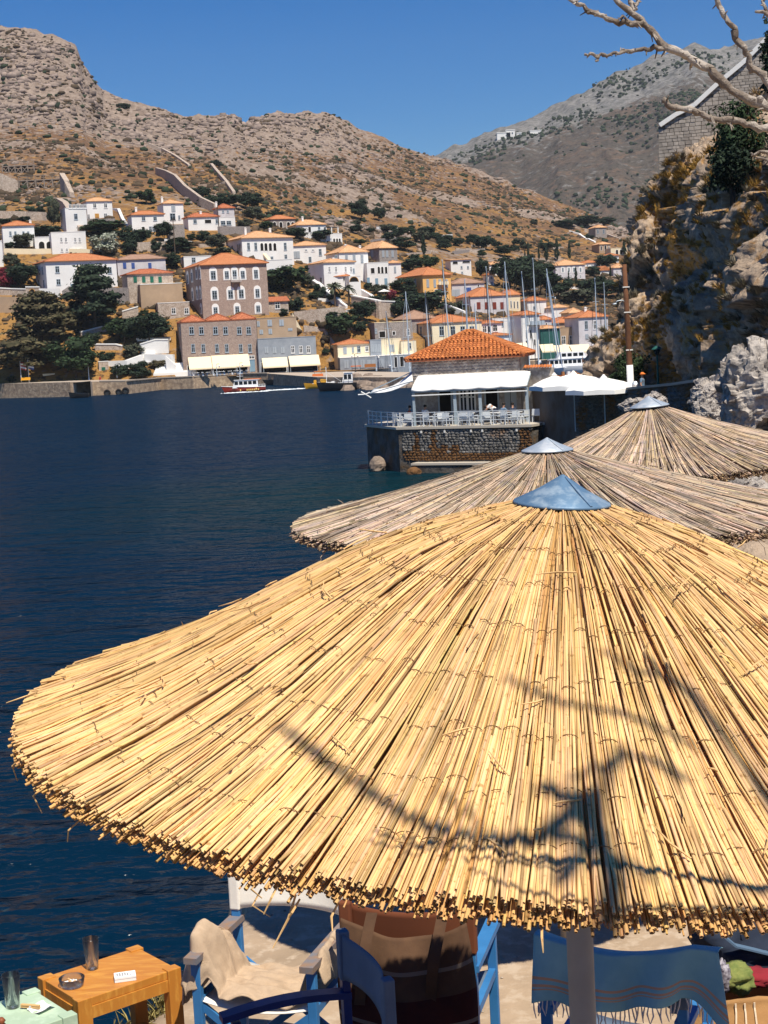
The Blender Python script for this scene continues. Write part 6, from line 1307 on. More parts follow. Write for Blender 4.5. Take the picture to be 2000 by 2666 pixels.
# white parasols
for i, (u, v, Y, sz, lb) in enumerate(((1392, 975, 107.5, 1.6, 'leftmost white market parasol behind the tiled house corner'), (1443, 976, 104.5, 1.5, 'second white market parasol, mostly behind the larger one'), (1493, 972, 91, 2.45, 'largest white market parasol right of the restaurant'), (1572, 982, 88.0, 2.1, 'rightmost white market parasol sloping down to the wall'))):
    P = at(u, v, Y); r = root('market_parasol', lb, 'parasol', (P[0], P[1], TZ), RA+.2*i, 'white parasols beside the restaurant'); zt = P[2]-TZ; zr = zt-.66
    q = MB(); n = 8; ring = []
    for k in range(16):
        a = 2*math.pi*k/16; sc = 1.0 if k % 2 == 0 else .93; ring.append((sz*sc*math.cos(a)*1.05, sz*sc*math.sin(a)*1.05, zr-(.0 if k % 2 == 0 else -.06)))
    mid_ = [(x*.5, y*.5, zr+(zt-zr)*.58) for x, y, _ in ring]; low = [(x*1.005, y*1.005, z-.22-.05*(k % 2)) for k, (x, y, z) in enumerate(ring)]
    q.add([(0, 0, zt)]+mid_+ring+low, [(0, 1+(k+1) % 16, 1+k)[::-1] for k in range(16)]+[(1+k, 17+k, 17+(k+1) % 16, 1+(k+1) % 16) for k in range(16)]+[(17+k, 33+k, 33+(k+1) % 16, 17+(k+1) % 16) for k in range(16)])
    q.build('canopy', M_['canvas_white'], r, False, world=False); MB().lathe([(.22, zt-.03), (.1, zt+.08), (.05, zt+.16)], 8).build('vent_cap', M_['canvas_white'], r, world=False); MB().tube([(0, 0, 0), (0, 0, zt-.02)], .035, 6).build('pole', M_['plastic_pale'], r, world=False)
    q = MB()
    for k in range(8): a = math.pi*k/4; q.bar((0, 0, zt-.12), (ring[2*k][0]*.97, ring[2*k][1]*.97, zr-.03), .03)
    q.build('ribs', M_['plastic_pale'], r, world=False)
# tiled coping wall behind the house corner
r = root('tiled_wall', 'short grey wall with a row of orange coping tiles right of the restaurant', 'wall', at(1400, 1010, 106)); A, B = at(1366, 985, 106), at(1438, 983, 104.5)
ztile = at(1400, 958, 105)[2]; q = MB(); q.bar((A[0], A[1], ztile-1.6), (B[0], B[1], ztile-1.6), .5, 3.2); q.build('masonry', M_['house_stone'], r)
for i in range(10):
    t = (i+.5)/10; o = put(TM, 'roof_tile', None, r); p = A+(B-A)*t; o.matrix_local = WM[r].inverted() @ Matrix.Translation((p[0]-.1, p[1]-.4, ztile-.05)) @ Matrix.Rotation(RA*.5, 4, 'Z') @ Matrix.Rotation(.35, 4, 'X'); o.scale = (1, 1.4, 1)
# rocks at the wall foot
def rock(label, P, rx, ry, rz_, m, seed=1, n=22, k=14, amp=.25, freq=1.6, name='rock', sharp=True, cat='rock'):
    q = MB(); q.ball((0, 0, 0), 1, 1, 1, n, k); V = np.array(q.v); d = fbm(V[:, 0]*freq+seed*7, V[:, 1]*freq, V[:, 2]*freq, 5, seed, sharp); V = V*(1+amp*(d-.2))[:, None]*np.array([rx, ry, rz_]); q.v = [tuple(v) for v in V]
    o = q.build(name, M_[m] if isinstance(m, str) else m); o.location = tuple(float(c) for c in P); return tag(o, label, cat)
P = on_z(984, 1226, 0); rock('brown boulder in the water at the left foot of the sea wall', P+[0, 0, .35], .52, .5, .62, 'rock_brown', 3)
P = on_z(1078, 1233, 0); rock('small ochre rock in the water under the sea wall ledge', P+[0, -.2, .1], .45, .35, .32, 'rubble_rust', 5)
# ================================================================== CLIFF AND RIGHT SIDE
CLIFF_M = hill_material("cliff_rock", (.52, .28, .08), (.32, .185, .085), (.48, .37, .27), (.29, .22, .165), 5.0)
_ED = [(1060, 1535, 1745), (985, 1540, 1740), (900, 1555, 1728), (850, 1570, 1740), (790, 1602, 1780), (700, 1652, 1802), (600, 1664, 1800), (520, 1690, 1790), (470, 1722, 1785), (410, 1765, 1815), (335, 1865, 1925), (250, 1945, 2015)]
CROWS = [(v, [(e, 94), (e+(s_-e)*.5, 92.5), (s_-12, 90), (s_+22, 85), (max(s_+60, 1835), 75), (max(s_+100, 1890), 65), (max(s_+150, 1965), 55), (2110+max(0, s_-1900), 47), (2400, 40)]) for v, e, s_ in _ED]
CG = np.array([[[*at(u, v, Y+(985-v)*.006)] for u, Y in row] for v, row in CROWS])
back = CG[:, :1]+np.array([8.0, 16.0, 0]); CG = np.concatenate([back, CG[:, :1]+(CG[:, :1]-CG[:, 1:2])*.05+np.array([.8, 3, 0]), CG], 1)
def upsample(G, na, nb):
    a = np.linspace(0, G.shape[0]-1, na); b = np.linspace(0, G.shape[1]-1, nb)
    def cr(G, x, ax):
        n = G.shape[ax]; i = np.clip(np.floor(x).astype(int), 0, n-2); t = (x-i); g = lambda k: np.take(G, np.clip(i+k, 0, n-1), axis=ax)
        sh = [1]*G.ndim; sh[ax] = -1; t = t.reshape(sh); p0, p1, p2, p3 = g(-1), g(0), g(1), g(2)
        return .5*(2*p1+(p2-p0)*t+(2*p0-5*p1+4*p2-p3)*t*t+(3*p1-p0-3*p2+p3)*t**3)
    return cr(cr(G, a, 0), b, 1)
CP = upsample(CG, 240, 380)
def grid_normals(P):
    du = np.gradient(P, axis=0); dv = np.gradient(P, axis=1); n = np.cross(dv, du); return n/np.linalg.norm(n, axis=-1, keepdims=True)
CN = grid_normals(CP); CN *= np.sign(((CN*np.array([-.5, -.8, .1])).sum(-1)).mean()); 
from mathutils.kdtree import KDTree
def facets(P, size, seed, aniso=(1, 1, .75)):
    rg = np.random.default_rng(seed); F = P.reshape(-1, 3); n = int(min(6000, len(F)*.35)); lo_, hi_ = F.min(0), F.max(0); keys = np.unique(np.floor(F/np.array(aniso)/size).astype(int), axis=0)
    S = (keys+rg.uniform(0, 1, keys.shape))*np.array(aniso)*size; kd = KDTree(len(S))
    for i, p in enumerate(S): kd.insert(p, i)
    kd.balance(); jit = rg.normal(0, size*.12, (len(F), 3)); W_ = F+np.stack([fbm(F[:, 0]/size, F[:, 1]/size, F[:, 2]/size, 3, seed+q) for q in (1, 2, 3)], -1)*size*.35
    ix = np.array([kd.find(p)[1] for p in W_]); g = rg.normal(0, 1, S.shape); off = rg.uniform(-.5, .5, len(S))
    return (((F-S[ix])*g[ix]).sum(1)*.55+off[ix]*size*.45).reshape(P.shape[:2])
d1 = facets(CP, 3.6, 5)*.42; d2 = facets(CP, 1.15, 9)*.40; d3 = fbm(CP[..., 0]/.9, CP[..., 1]/.9, CP[..., 2]/.9, 4, 95, True)-.4; d0 = fbm(CP[..., 0]/7, CP[..., 1]/7, CP[..., 2]/10, 3, 91, True)-.45
CP = CP+CN*np.clip(d0*1.6+d1+d2+d3*.3-.35, -3.2, 1.5)[..., None]
CN = grid_normals(CP); CN *= np.sign(((CN*np.array([-.5, -.8, .1])).sum(-1)).mean())
na, nb = CP.shape[:2]; idx = np.arange(na*nb).reshape(na, nb)
me = mesh_np('cliff', CP.reshape(-1, 3), np.stack([idx[:-1, :-1], idx[:-1, 1:], idx[1:, 1:], idx[1:, :-1]], -1).reshape(-1, 4))
_jj = np.arange(nb)[None, :]; gz = np.clip(fbm(CP[..., 0]/4, CP[..., 1]/4, CP[..., 2]/6, 3, 101)*2.0+.75*np.exp(-((_jj-nb*.41)/(nb*.05))**2), 0, 1); vcol(me, np.stack([.75-.5*gz, gz, 0*gz], -1).reshape(-1, 3))
tag(put(me, 'cliff', CLIFF_M), kind='structure')
# grasses and shrubs on the cliff ledges
mat('grass_gold', (.42, .25, .06), (.24, .14, .035), 2.0, rough=.95, tone=True, spec=.1); mat('shrub_grey', (.27, .23, .17), (.15, .14, .095), 2.0, rough=.95, tone=True, spec=.1)
def tufts(name, P, L, mt, n=14, seed=1, spread=.8, wd=.026, kind='stuff', lean=None):
    rg = np.random.default_rng(seed); N = len(P); a = rg.uniform(0, 6.283, (N, n)); e = rg.uniform(.25, 1.35, (N, n)); l = L[:, None]*rg.uniform(.5, 1.1, (N, n))
    d = np.stack([np.cos(a)*np.cos(e)*spread, np.sin(a)*np.cos(e)*spread, np.sin(e)], -1)
    if lean is not None: d = d+lean[:, None]*.6
    b = P[:, None]+rg.uniform(-.3, .3, (N, n, 3))*L[:, None, None]*np.array([1, 1, .3]); s = np.stack([-np.sin(a), np.cos(a), 0*a], -1)*(l*wd)[..., None]
    tip = b+d*l[..., None]-np.array([0, 0, .15])*l[..., None]; md = b+d*(l*.55)[..., None]
    V = np.stack([b-s, b+s, md+s*.8, tip, md-s*.8], 2).reshape(-1, 3); F = np.arange(N*n*5).reshape(-1, 5)
    me = mesh_np(name, V, F); vcol(me, np.repeat(rg.uniform(.6, 1.5, N*n), 5)); o = put(me, name, M_[mt]); return tag(o, kind=kind)
rg = np.random.default_rng(17); ii = rg.integers(4, na-4, 9000); jj = rg.integers(20, nb-30, 9000); Pc = CP[ii, jj]; Nc = CN[ii, jj]
up_ = Nc[:, 2]; gsel = (up_ > .10) & (gz[ii, jj]*.7+fbm(Pc[:, 0]/2, Pc[:, 1]/2, Pc[:, 2]/2, 2, 7)*.5+rg.uniform(-.3, .3, 9000) > .25)
tufts('cliff_grass', Pc[gsel][:2100], rg.uniform(.16, .42, min(2100, gsel.sum())), 'grass_gold', 44, 3, lean=Nc[gsel][:2100])
ssel = (~gsel) & (up_ > -.1) & (fbm(Pc[:, 0]/3, Pc[:, 1]/3, Pc[:, 2]/3, 2, 27)+rg.uniform(-.3, .3, 9000) > .12)
tufts('cliff_shrubs', Pc[ssel][:700], rg.uniform(.18, .42, min(700, ssel.sum())), 'shrub_grey', 70, 4, 1.0, .075, lean=Nc[ssel][:700])
def leafmass(name, label, cat, P0, rx, ry, rz_, n, leaf, m, seed=1, stems=3):
    r = root(name, label, cat, P0-np.array([0, 0, rz_])); rg = np.random.default_rng(seed); k = 40
    d = rg.normal(0, 1, (k, 3)); d /= np.linalg.norm(d, axis=1)[:, None]; C = d*rg.uniform(.35, .85, k)[:, None]*np.array([rx, ry, rz_])+[0, 0, rz_]; ci = rg.integers(0, k, n); q = rg.normal(0, 1, (n, 3)); q /= np.linalg.norm(q, axis=1)[:, None]
    P = C[ci]+q*rg.uniform(.5, 1, n)[:, None]*min(rx, rz_)*.35; nn = q+rg.normal(0, .5, (n, 3))+[0, 0, .5]; nn /= np.linalg.norm(nn, axis=1)[:, None]; t = np.cross(nn, rg.normal(0, 1, (n, 3))); t /= np.linalg.norm(t, axis=1)[:, None]; b = np.cross(nn, t); s = leaf*rg.uniform(.6, 1.3, n)[:, None]
    V = np.stack([P-t*s, P-t*s*.2-b*s*.5, P+t*s, P-t*s*.2+b*s*.5], 1).reshape(-1, 3); me = mesh_np('crown', V, np.arange(4*n).reshape(-1, 4)); vcol(me, np.repeat(rg.uniform(.6, 1.5, n), 4)); put(me, 'crown', M_[m], r)
    mb = MB()
    for i in range(stems): c = C[i]; mb.tube([(0, 0, -.3), tuple(c*.5+rg.normal(0, .1, 3)), tuple(c)], [.09, .06, .02], 5)
    mb.build('stem', M_['bark'], r, True, world=False); return r
leafmass('fig_tree', 'dark green wild fig growing out of the cliff under the fort wall', 'tree', at(1935, 345, 63), 1.7, 1.4, 1.5, 3200, .10, 'leaf_green', 5)
leafmass('ivy', 'dark hanging ivy below the wild fig on the cliff', 'ivy', at(1905, 440, 62), 1.0, .8, 1.2, 2200, .09, 'leaf_dark', 6)
leafmass('bush', 'glossy green bush between the utility pole and the cliff foot', 'bush', at(1650, 950, 89.5), 1.1, .8, 1.1, 2000, .10, 'leaf_green', 7)
leafmass('bush', 'small green bush left of the utility pole foot', 'bush', at(1605, 985, 91), .6, .5, .45, 800, .09, 'leaf_green', 8)
leafmass('cypress_tree', 'dark cypress edge at the top right corner behind the fort wall', 'tree', at(2015, 150, 80), .9, .9, 2.6, 1800, .12, 'leaf_dark', 9)
# fort wall with its sloping pale coping
mat('fort_stone', (.42, .37, .32), (.32, .28, .24), 1.5, rough=.95, bump=.5, bscale=5, bdist=.05, rnd=.25)
mat('mortar', (.19, .16, .135), rough=1)
rf_ = root('fort_wall', 'tall old stone fort wall with sloping pale coping on the cliff top', 'wall', at(1718, 480, 98))
FA = at(1719, 480, 98); FB = at(2090, 480, 95); fd = (FB-FA)[:2]; FL = np.linalg.norm(fd); fd = fd/FL; fn = np.array([fd[1], -fd[0]])
def fhit(u, v): Q = on_plane(u, v, FA, fd); return float((Q-FA)[:2]@fd), float(Q[2])
COP = [fhit(u, v) for u, v in ((1720, 330), (1760, 303), (1810, 277), (1870, 222), (1935, 168), (2000, 103), (2090, 20))]
def ftop(s): return np.interp(s, [c[0] for c in COP], [c[1] for c in COP])
def fpt(s, z, o=0.0): return (FA[0]+fd[0]*s+fn[0]*o, FA[1]+fd[1]*s+fn[1]*o, z)
zb0 = fhit(1719, 560)[1]; m = MB()
ss = [c[0] for c in COP]; ss[0] = 0.0
fr = [fpt(s, zb0) for s in ss]+[fpt(s, ftop(s)) for s in ss]; bk = [fpt(s, zb0, -1.2) for s in ss]+[fpt(s, ftop(s), -1.2) for s in ss]; n = len(ss)
m.add(fr+bk, [(i, i+1, n+i+1, n+i) for i in range(n-1)]+[(n+i, n+i+1, 3*n+i+1, 3*n+i) for i in range(n-1)]+[(0, n, 3*n, 2*n), (2*n+i+1, 2*n+i, 3*n+i, 3*n+i+1) if False else (2*n, 3*n, 3*n+1, 2*n+1)]); m.build('wall_core', M_['mortar'], rf_)
q = MB()
for (s0, z0), (s1, z1) in zip(COP[:-1], COP[1:]): q.bar(fpt(s0, z0+.08, -.5), fpt(s1, z1+.08, -.5), 1.5, .26)
q.build('coping', M_['trim_white'], rf_)
rg = random.Random(31); z = zb0; nst = 0; bulk = MB(); sm_ = []
for s in range(5):
    q = MB(); q.add([(-.5+.06*random.Random(s+i).random(), -.5, -.5+.08*random.Random(s*3+i).random()) if False else (x*.5*(1-.12*random.Random(s*9+j).random()), y*.5, zz*.5*(1-.12*random.Random(s*5+j).random())) for j, (x, y, zz) in enumerate([(-1, -1, -1), (1, -1, -1), (1, 1, -1), (-1, 1, -1), (-1, -1, 1), (1, -1, 1), (1, 1, 1), (-1, 1, 1)])], [(3, 2, 1, 0), (4, 5, 6, 7), (0, 1, 5, 4), (1, 2, 6, 5), (2, 3, 7, 6), (3, 0, 4, 7)]); me = q.mesh('stone'); me.materials.append(M_['fort_stone']); sm_.append(me)
inv = WM[rf_].inverted(); ang = math.atan2(fd[1], fd[0])
while z < ftop(FL*.98):
    hh = rg.uniform(.15, .26); s = -.0
    while s < FL*.85:
        w = rg.uniform(.2, .52)
        if z+hh < ftop(s+w*.3)-.02:
            u_, v_ = proj(fpt(s+w/2, z+hh/2)); vis = 1715 < u_ < 2010 and (v_ < 470-(u_-1720)*.9 or v_ < 250)
            if nst < 300 and vis:
                o = put(sm_[nst % 5], 'stone', None, rf_, inv @ Vector(fpt(s+w/2, z+hh/2, .02)), ang); o.scale = (w*.97, .14+rg.uniform(0, .05), hh*.95); nst += 1
            else:
                bulk.bar(fpt(s+.015, z+hh/2, .02), fpt(s+w-.015, z+hh/2, .02), .14, hh*.93)
        s += w
    z += hh
tag(bulk.build('stone_courses', M_['fort_stone'], rf_), kind='stuff')
# causeway retaining wall, path
CW = [(1386, 1016, 103.5), (1500, 1018, 95), (1640, 1014, 86), (1760, 1003, 71), (1885, 985, 57), (2060, 968, 49)]
cp = [at(*c) for c in CW]; m = MB(); n = len(cp); wn = np.array([.55, .83, 0])
lo = [(p[0], p[1], -1) for p in cp]; hi = [tuple(p) for p in cp]; bt = [tuple(p+wn*.5) for p in cp]; bl = [(p[0]+wn[0]*.5, p[1]+wn[1]*.5, p[2]-1.0) for p in cp]
rcw = root('parapet_wall', 'dark shaded stone parapet wall of the cliff path', 'wall', cp[0]*[1, 1, 0])
m.add(lo+hi+bt+bl, [(i, i+1, n+i+1, n+i) for i in range(n-1)]+[(n+i, n+i+1, 2*n+i+1, 2*n+i) for i in range(n-1)]+[(2*n+i, 2*n+i+1, 3*n+i+1, 3*n+i) for i in range(n-1)]); m.build('wall_core', M_['rubble_core'], rcw)
q = MB()
for a, b in zip(cp[:-1], cp[1:]): q.bar(a+wn*.25+[0, 0, .05], b+wn*.25+[0, 0, .05], .62, .12)
q.build('coping', M_['quay_paving'], rcw)
rg = random.Random(5); q = MB()
for a, b in zip(cp[1:-1], cp[2:]):
    L = np.linalg.norm((b-a)[:2])
    for rI in range(16):
        s = 0
        while s < L-.2:
            w = rg.uniform(.2, .45); c = a+(b-a)*((s+w/2)/L); q.ball((c[0], c[1], c[2]-.2-rI*.21+rg.uniform(-.06, .06)), w*rg.uniform(.4, .58), .10, rg.uniform(.07, .13), 6, 4, .3, rg); s += w
tag(q.build('stone_facing', M_['rubble_stone'], rcw), kind='stuff')
m = MB(); pa = [p+wn*.5-[0, 0, 1.0] for p in cp]; pb = [p+wn*9-[0, 0, .9] for p in cp]; m.add([tuple(p) for p in pa]+[tuple(p) for p in pb], [(i, i+1, n+i+1, n+i) for i in range(n-1)]); tag(m.build('path', M_['quay_paving']), kind='structure')
P = at(1673, 1010, 84); pz_ = at(1673, 972, 84)[2]-1.72; person('man in pale blue shirt and orange cap standing behind the parapet', (P[0], P[1], pz_), 1.2, 'stand', 'cloth_blue', 'cloth_navy', 'hair_dark', hat='hat_orange')
# utility pole, lamps
P = at(1643, 1015, 88); r = root('utility_pole', 'tall brown wooden utility pole with white painted foot by the cliff', 'pole', (P[0], P[1], P[2]-.8)); iv = WM[r].inverted(); T_ = at(1626, 688, 88)
mat('pole_wood', (.16, .07, .035), (.10, .045, .025), 3, rough=.9)
bs = iv @ Vector(P); tp = iv @ Vector(T_); MB().tube([(bs[0], bs[1], -.2), bs, bs*.5+tp*.5, tp], [.18, .172, .15, .12], 10).build('shaft', M_['pole_wood'], r, True, world=False)
MB().tube([(bs[0], bs[1], -.1), bs, bs+(tp-bs)*.2], [.195, .19, .185], 10).build('painted_foot', M_['trim_white'], r, True, world=False)
c = bs+(tp-bs)*.70; MB().tube([c, c+Vector((-.25, -.05, .12)), c+Vector((-.5, -.1, .1)), c+Vector((-.62, -.1, -.03))], .03, 6).ball(c+Vector((-.66, -.1, -.06)), .13, .08, .05, 8, 5).build('lamp_arm', M_['steel_pale'], r, True, world=False)
for f_ in (.32, .62, .82): MB().bar(bs+(tp-bs)*f_+Vector((-.18, -.12, 0)), bs+(tp-bs)*f_+Vector((.2, -.12, 0)), .06).build('insulator', M_['trim_white'], r, world=False)
P = at(1714, 1005, 80); r = root('street_lamp', 'dark green lantern post standing on the cliff path', 'lamp post', (P[0], P[1], P[2]-.8)); mat('lamp_green', (.02, .10, .08), rough=.5); h = at(1712, 905, 80)[2]-P[2]+.8
MB().tube([(0, 0, 0), (0, 0, h-.35)], [.07, .05], 8).lathe([(.14, 0), (.1, .4), (.07, .5)], 8).build('post', M_['lamp_green'], r, world=False); MB().lathe([(.08, h-.38), (.2, h-.1), (.2, h-.08)], 8).build('lantern_glass', M_['glass_dark'], r, world=False); MB().lathe([(.3, h-.08), (.16, h+.04), (.03, h+.1)], 8).build('lantern_roof', M_['lamp_green'], r, world=False)
simple('waste_bin', 'pale waste bin between utility pole and the man in orange cap', 'bin', at(1655, 1012, 86)-[0, 0, .8], [('body', 'hull_white', lambda q: q.lathe([(.16, 0), (.2, 1.0), (.21, 1.05)], 10)), ('lid', 'steel_pale', lambda q: q.lathe([(.22, 1.05), (.12, 1.2), (.02, 1.22)], 10))])
# limestone boulders near the path and the rocky shore
ROCK_W = hill_material('white_limestone', (.34, .28, .22), (.25, .21, .18), (.50, .45, .40), (.26, .235, .215), 12.0)
def wrock(label, u, v, Y, ru, rv, seed, amp=.42, ry=None):
    P = at(u, v, Y); s = Y/FPX; o = rock(label, P, ru*s, ry or ru*s, rv*s, ROCK_W, seed, 110, 80, amp*.5, 1.2); V = np.empty(len(o.data.vertices)*3, np.float32); o.data.vertices.foreach_get('co', V); V = V.reshape(1, -1, 3).astype(float); sc_ = np.array([ru*s, ry or ru*s, rv*s]); U_n = V/sc_; fd_ = facets(U_n, .62, seed)*.5+facets(U_n, .22, seed+3)*.4; V = V*(1+np.clip(fd_, -.3, .3))[..., None]; o.data.vertices.foreach_set('co', V.astype(np.float32).ravel()); o.data.update(); vcol(o.data, np.tile([.8, .1, 0], (len(o.data.vertices), 1))); o.data.shade_flat(); return o
wrock('huge jagged white limestone boulder at the right edge above the reed parasol', 1992, 1030, 28, 118, 126, 4, .5)
wrock('pale limestone boulder between parapet wall and the huge boulder', 1852, 1035, 36, 48, 50, 9)
wrock('small pale rock below the parapet left of the huge boulder', 1838, 1075, 34, 34, 34, 12)
wrock('grey rock peeking out left of the farthest reed parasol cap', 1652, 1058, 40, 34, 20, 14)
wrock('grey rock right behind the farthest reed parasol cap', 1705, 1048, 40, 30, 22, 17)
wrock('grey shore rock under the right rim of the farthest reed parasol', 1930, 1290, 18, 70, 60, 21)
th_ = np.linspace(.125, .62, 110); yy_ = np.concatenate([np.linspace(12.5, 30, 70), np.linspace(30.5, 60, 50)]); TH, YY = np.meshgrid(th_, yy_, indexing='ij'); sst = np.clip((TH-.15-.00*YY)/.07, 0, 1); sst = sst*sst*(3-2*sst)
ZZ = -1.2+7.6*sst+fbm(TH*YY/1.6, YY/1.6, 0, 5, 131, True)*.9*sst; Vv = np.stack([TH*YY, YY, ZZ], -1); idx = np.arange(TH.size).reshape(TH.shape)
me = mesh_np('rocky_shore', Vv.reshape(-1, 3), np.stack([idx[:-1, :-1], idx[1:, :-1], idx[1:, 1:], idx[:-1, 1:]], -1).reshape(-1, 4)); vcol(me, np.tile([.9, .1, 0], (TH.size, 1))); tag(put(me, 'rocky_shore', CLIFF_M), kind='structure')
# ================================================================== NEAR TERRACE GROUND
FZ = 6.0
mat('terrace_ground', (.42, .31, .21), (.31, .23, .155), 2.5, rough=.95, bump=.5, bscale=22, bdist=.012, c3=(.47, .37, .27), scale3=9)
EDGE = np.array([(-3.2, 3.4), (-2.3, 5.1), (-1.75, 6.0), (-1.33, 6.75), (-1.1, 7.25), (-.98, 7.7), (-.92, 8.6), (-.95, 10), (-1.0, 12.6), (.2, 13.4), (2.2, 13.6), (4.2, 14.5), (9, 16)])
gx = np.linspace(-6, 9, 150); gy = np.linspace(-3, 17, 200); GX, GY = np.meshgrid(gx, gy, indexing='ij')
def edge_dist(X, Y):
    best = np.full(X.shape, 1e9); sg = np.zeros(X.shape)
    for a, b in zip(EDGE[:-1], EDGE[1:]):
        d = b-a; t = np.clip(((X-a[0])*d[0]+(Y-a[1])*d[1])/(d@d), 0, 1); px_, py_ = X-a[0]-t*d[0], Y-a[1]-t*d[1]; q = np.hypot(px_, py_); s = np.sign(d[0]*(Y-a[1])-d[1]*(X-a[0])); m_ = q < best-1e-9; best = np.where(m_, q, best); sg = np.where(m_, s, sg)
    return -sg*best
ED = edge_dist(GX, GY)+fbm(GX*1.3, GY*1.3, 0, 4, 141)*.10
GZ = FZ+fbm(GX*1.5, GY*1.5, 0, 4, 143)*.012+np.where(ED < 0, np.maximum(ED*4.2, -8)+fbm(GX*1.1, GY*1.1, 0, 4, 147, True)*.5*np.clip(-ED*3, 0, 1), 0)
GZ = np.where(GY < 2.2, np.minimum(FZ+(2.2-GY)*2.2, 7.4), GZ); GZ = np.where((ED < 0) & (GY < 2.2), np.minimum(GZ, 7.4+ED*3), GZ)
idx = np.arange(GX.size).reshape(GX.shape)
tag(put(mesh_np('terrace_ground', np.stack([GX, GY, GZ], -1).reshape(-1, 3), np.stack([idx[:-1, :-1], idx[1:, :-1], idx[1:, 1:], idx[:-1, 1:]], -1).reshape(-1, 4), True), 'terrace_ground', M_['terrace_ground']), kind='structure')
rg = np.random.default_rng(3); Pg = np.stack([rg.uniform(-1.2, 1.6, 220), rg.uniform(6.0, 9, 220), np.full(220, FZ+.001)], -1); Pg = Pg[edge_dist(Pg[:, 0], Pg[:, 1]) > .03]
mat('pebble', (.40, .34, .28), (.26, .22, .18), 8, rough=.95, tone=True)
scatter('pebbles', Pg, rg.uniform(.002, .008, len(Pg)), M_['pebble'], .3, .6, seed=2)
tt = rg.uniform(0, 1, 70); Pg = np.stack([-1.72+.62*tt+rg.uniform(-.05, .05, 70), 6.1+1.2*tt+rg.uniform(-.08, .08, 70), np.full(70, FZ-.03)], -1)
mat('dry_grass', (.30, .24, .09), (.20, .17, .06), 9, rough=.95, tone=True); tufts('dry_grass', Pg, rg.uniform(.05, .16, 70), 'dry_grass', 16, 5, .9, .03)
# ================================================================== REED PARASOLS
def reed_mat(name, c1, c2, c3):
    m = bpy.data.materials.new(name); m.use_nodes = True; nt = m.node_tree; N = nt.nodes; L = nt.links; b = N['Principled BSDF']; b.inputs['Roughness'].default_value = .75; b.inputs['Specular IOR Level'].default_value = .12
    pos = N.new('ShaderNodeNewGeometry').outputs['Position']; n = N.new('ShaderNodeTexNoise'); n.inputs['Scale'].default_value = 14; n.inputs['Detail'].default_value = 5; L.new(pos, n.inputs['Vector'])
    n2 = N.new('ShaderNodeTexNoise'); n2.inputs['Scale'].default_value = 70; n2.inputs['Detail'].default_value = 3; L.new(pos, n2.inputs['Vector'])
    def mr(x, a, c): r = N.new('ShaderNodeMapRange'); r.inputs[1].default_value = a; r.inputs[2].default_value = c; L.new(x, r.inputs[0]); return r.outputs[0]
    x = N.new('ShaderNodeMix'); x.data_type = 'RGBA'; x.inputs[6].default_value = (*c1, 1); x.inputs[7].default_value = (*c2, 1); L.new(mr(n.outputs['Fac'], .4, .7), x.inputs[0])
    y = N.new('ShaderNodeMix'); y.data_type = 'RGBA'; y.inputs[7].default_value = (*c3, 1); L.new(x.outputs[2], y.inputs[6]); L.new(mr(n2.outputs['Fac'], .60, .72), y.inputs[0])
    a = N.new('ShaderNodeAttribute'); a.attribute_name = 'tone'; z = N.new('ShaderNodeMix'); z.data_type = 'RGBA'; z.blend_type = 'MULTIPLY'; z.inputs[0].default_value = 1; L.new(y.outputs[2], z.inputs[6]); L.new(a.outputs['Color'], z.inputs[7]); L.new(z.outputs[2], b.inputs['Base Color'])
    M_[name] = m; return m
reed_mat('reed_yellow', (.74, .485, .225), (.65, .405, .175), (.42, .24, .09)); reed_mat('reed_grey', (.46, .34, .24), (.33, .28, .23), (.18, .105, .06)); reed_mat('reed_pale', (.50, .37, .25), (.37, .30, .245), (.18, .11, .065))
mat('straw_dark', (.26, .15, .06), rough=.95); mat('straw_dark_grey', (.10, .075, .06), rough=.95); mat('wire', (.20, .12, .05), rough=.6); mat('tie_wire_grey', (.16, .13, .11), rough=.6)
mat('zinc', (.085, .165, .275), (.125, .22, .335), 9, rough=.52, metal=.25, c3=(.26, .35, .44), scale3=14, bump=.15, bscale=12, bdist=.004); mat('zinc_pale', (.46, .52, .58), (.38, .45, .52), 9, rough=.45, metal=.4, c3=(.56, .60, .64), scale3=16)
mat('pole_paint', (.38, .34, .30), (.33, .29, .25), 5, rough=.6); mat('rib_wood', (.22, .13, .06), rough=.8)
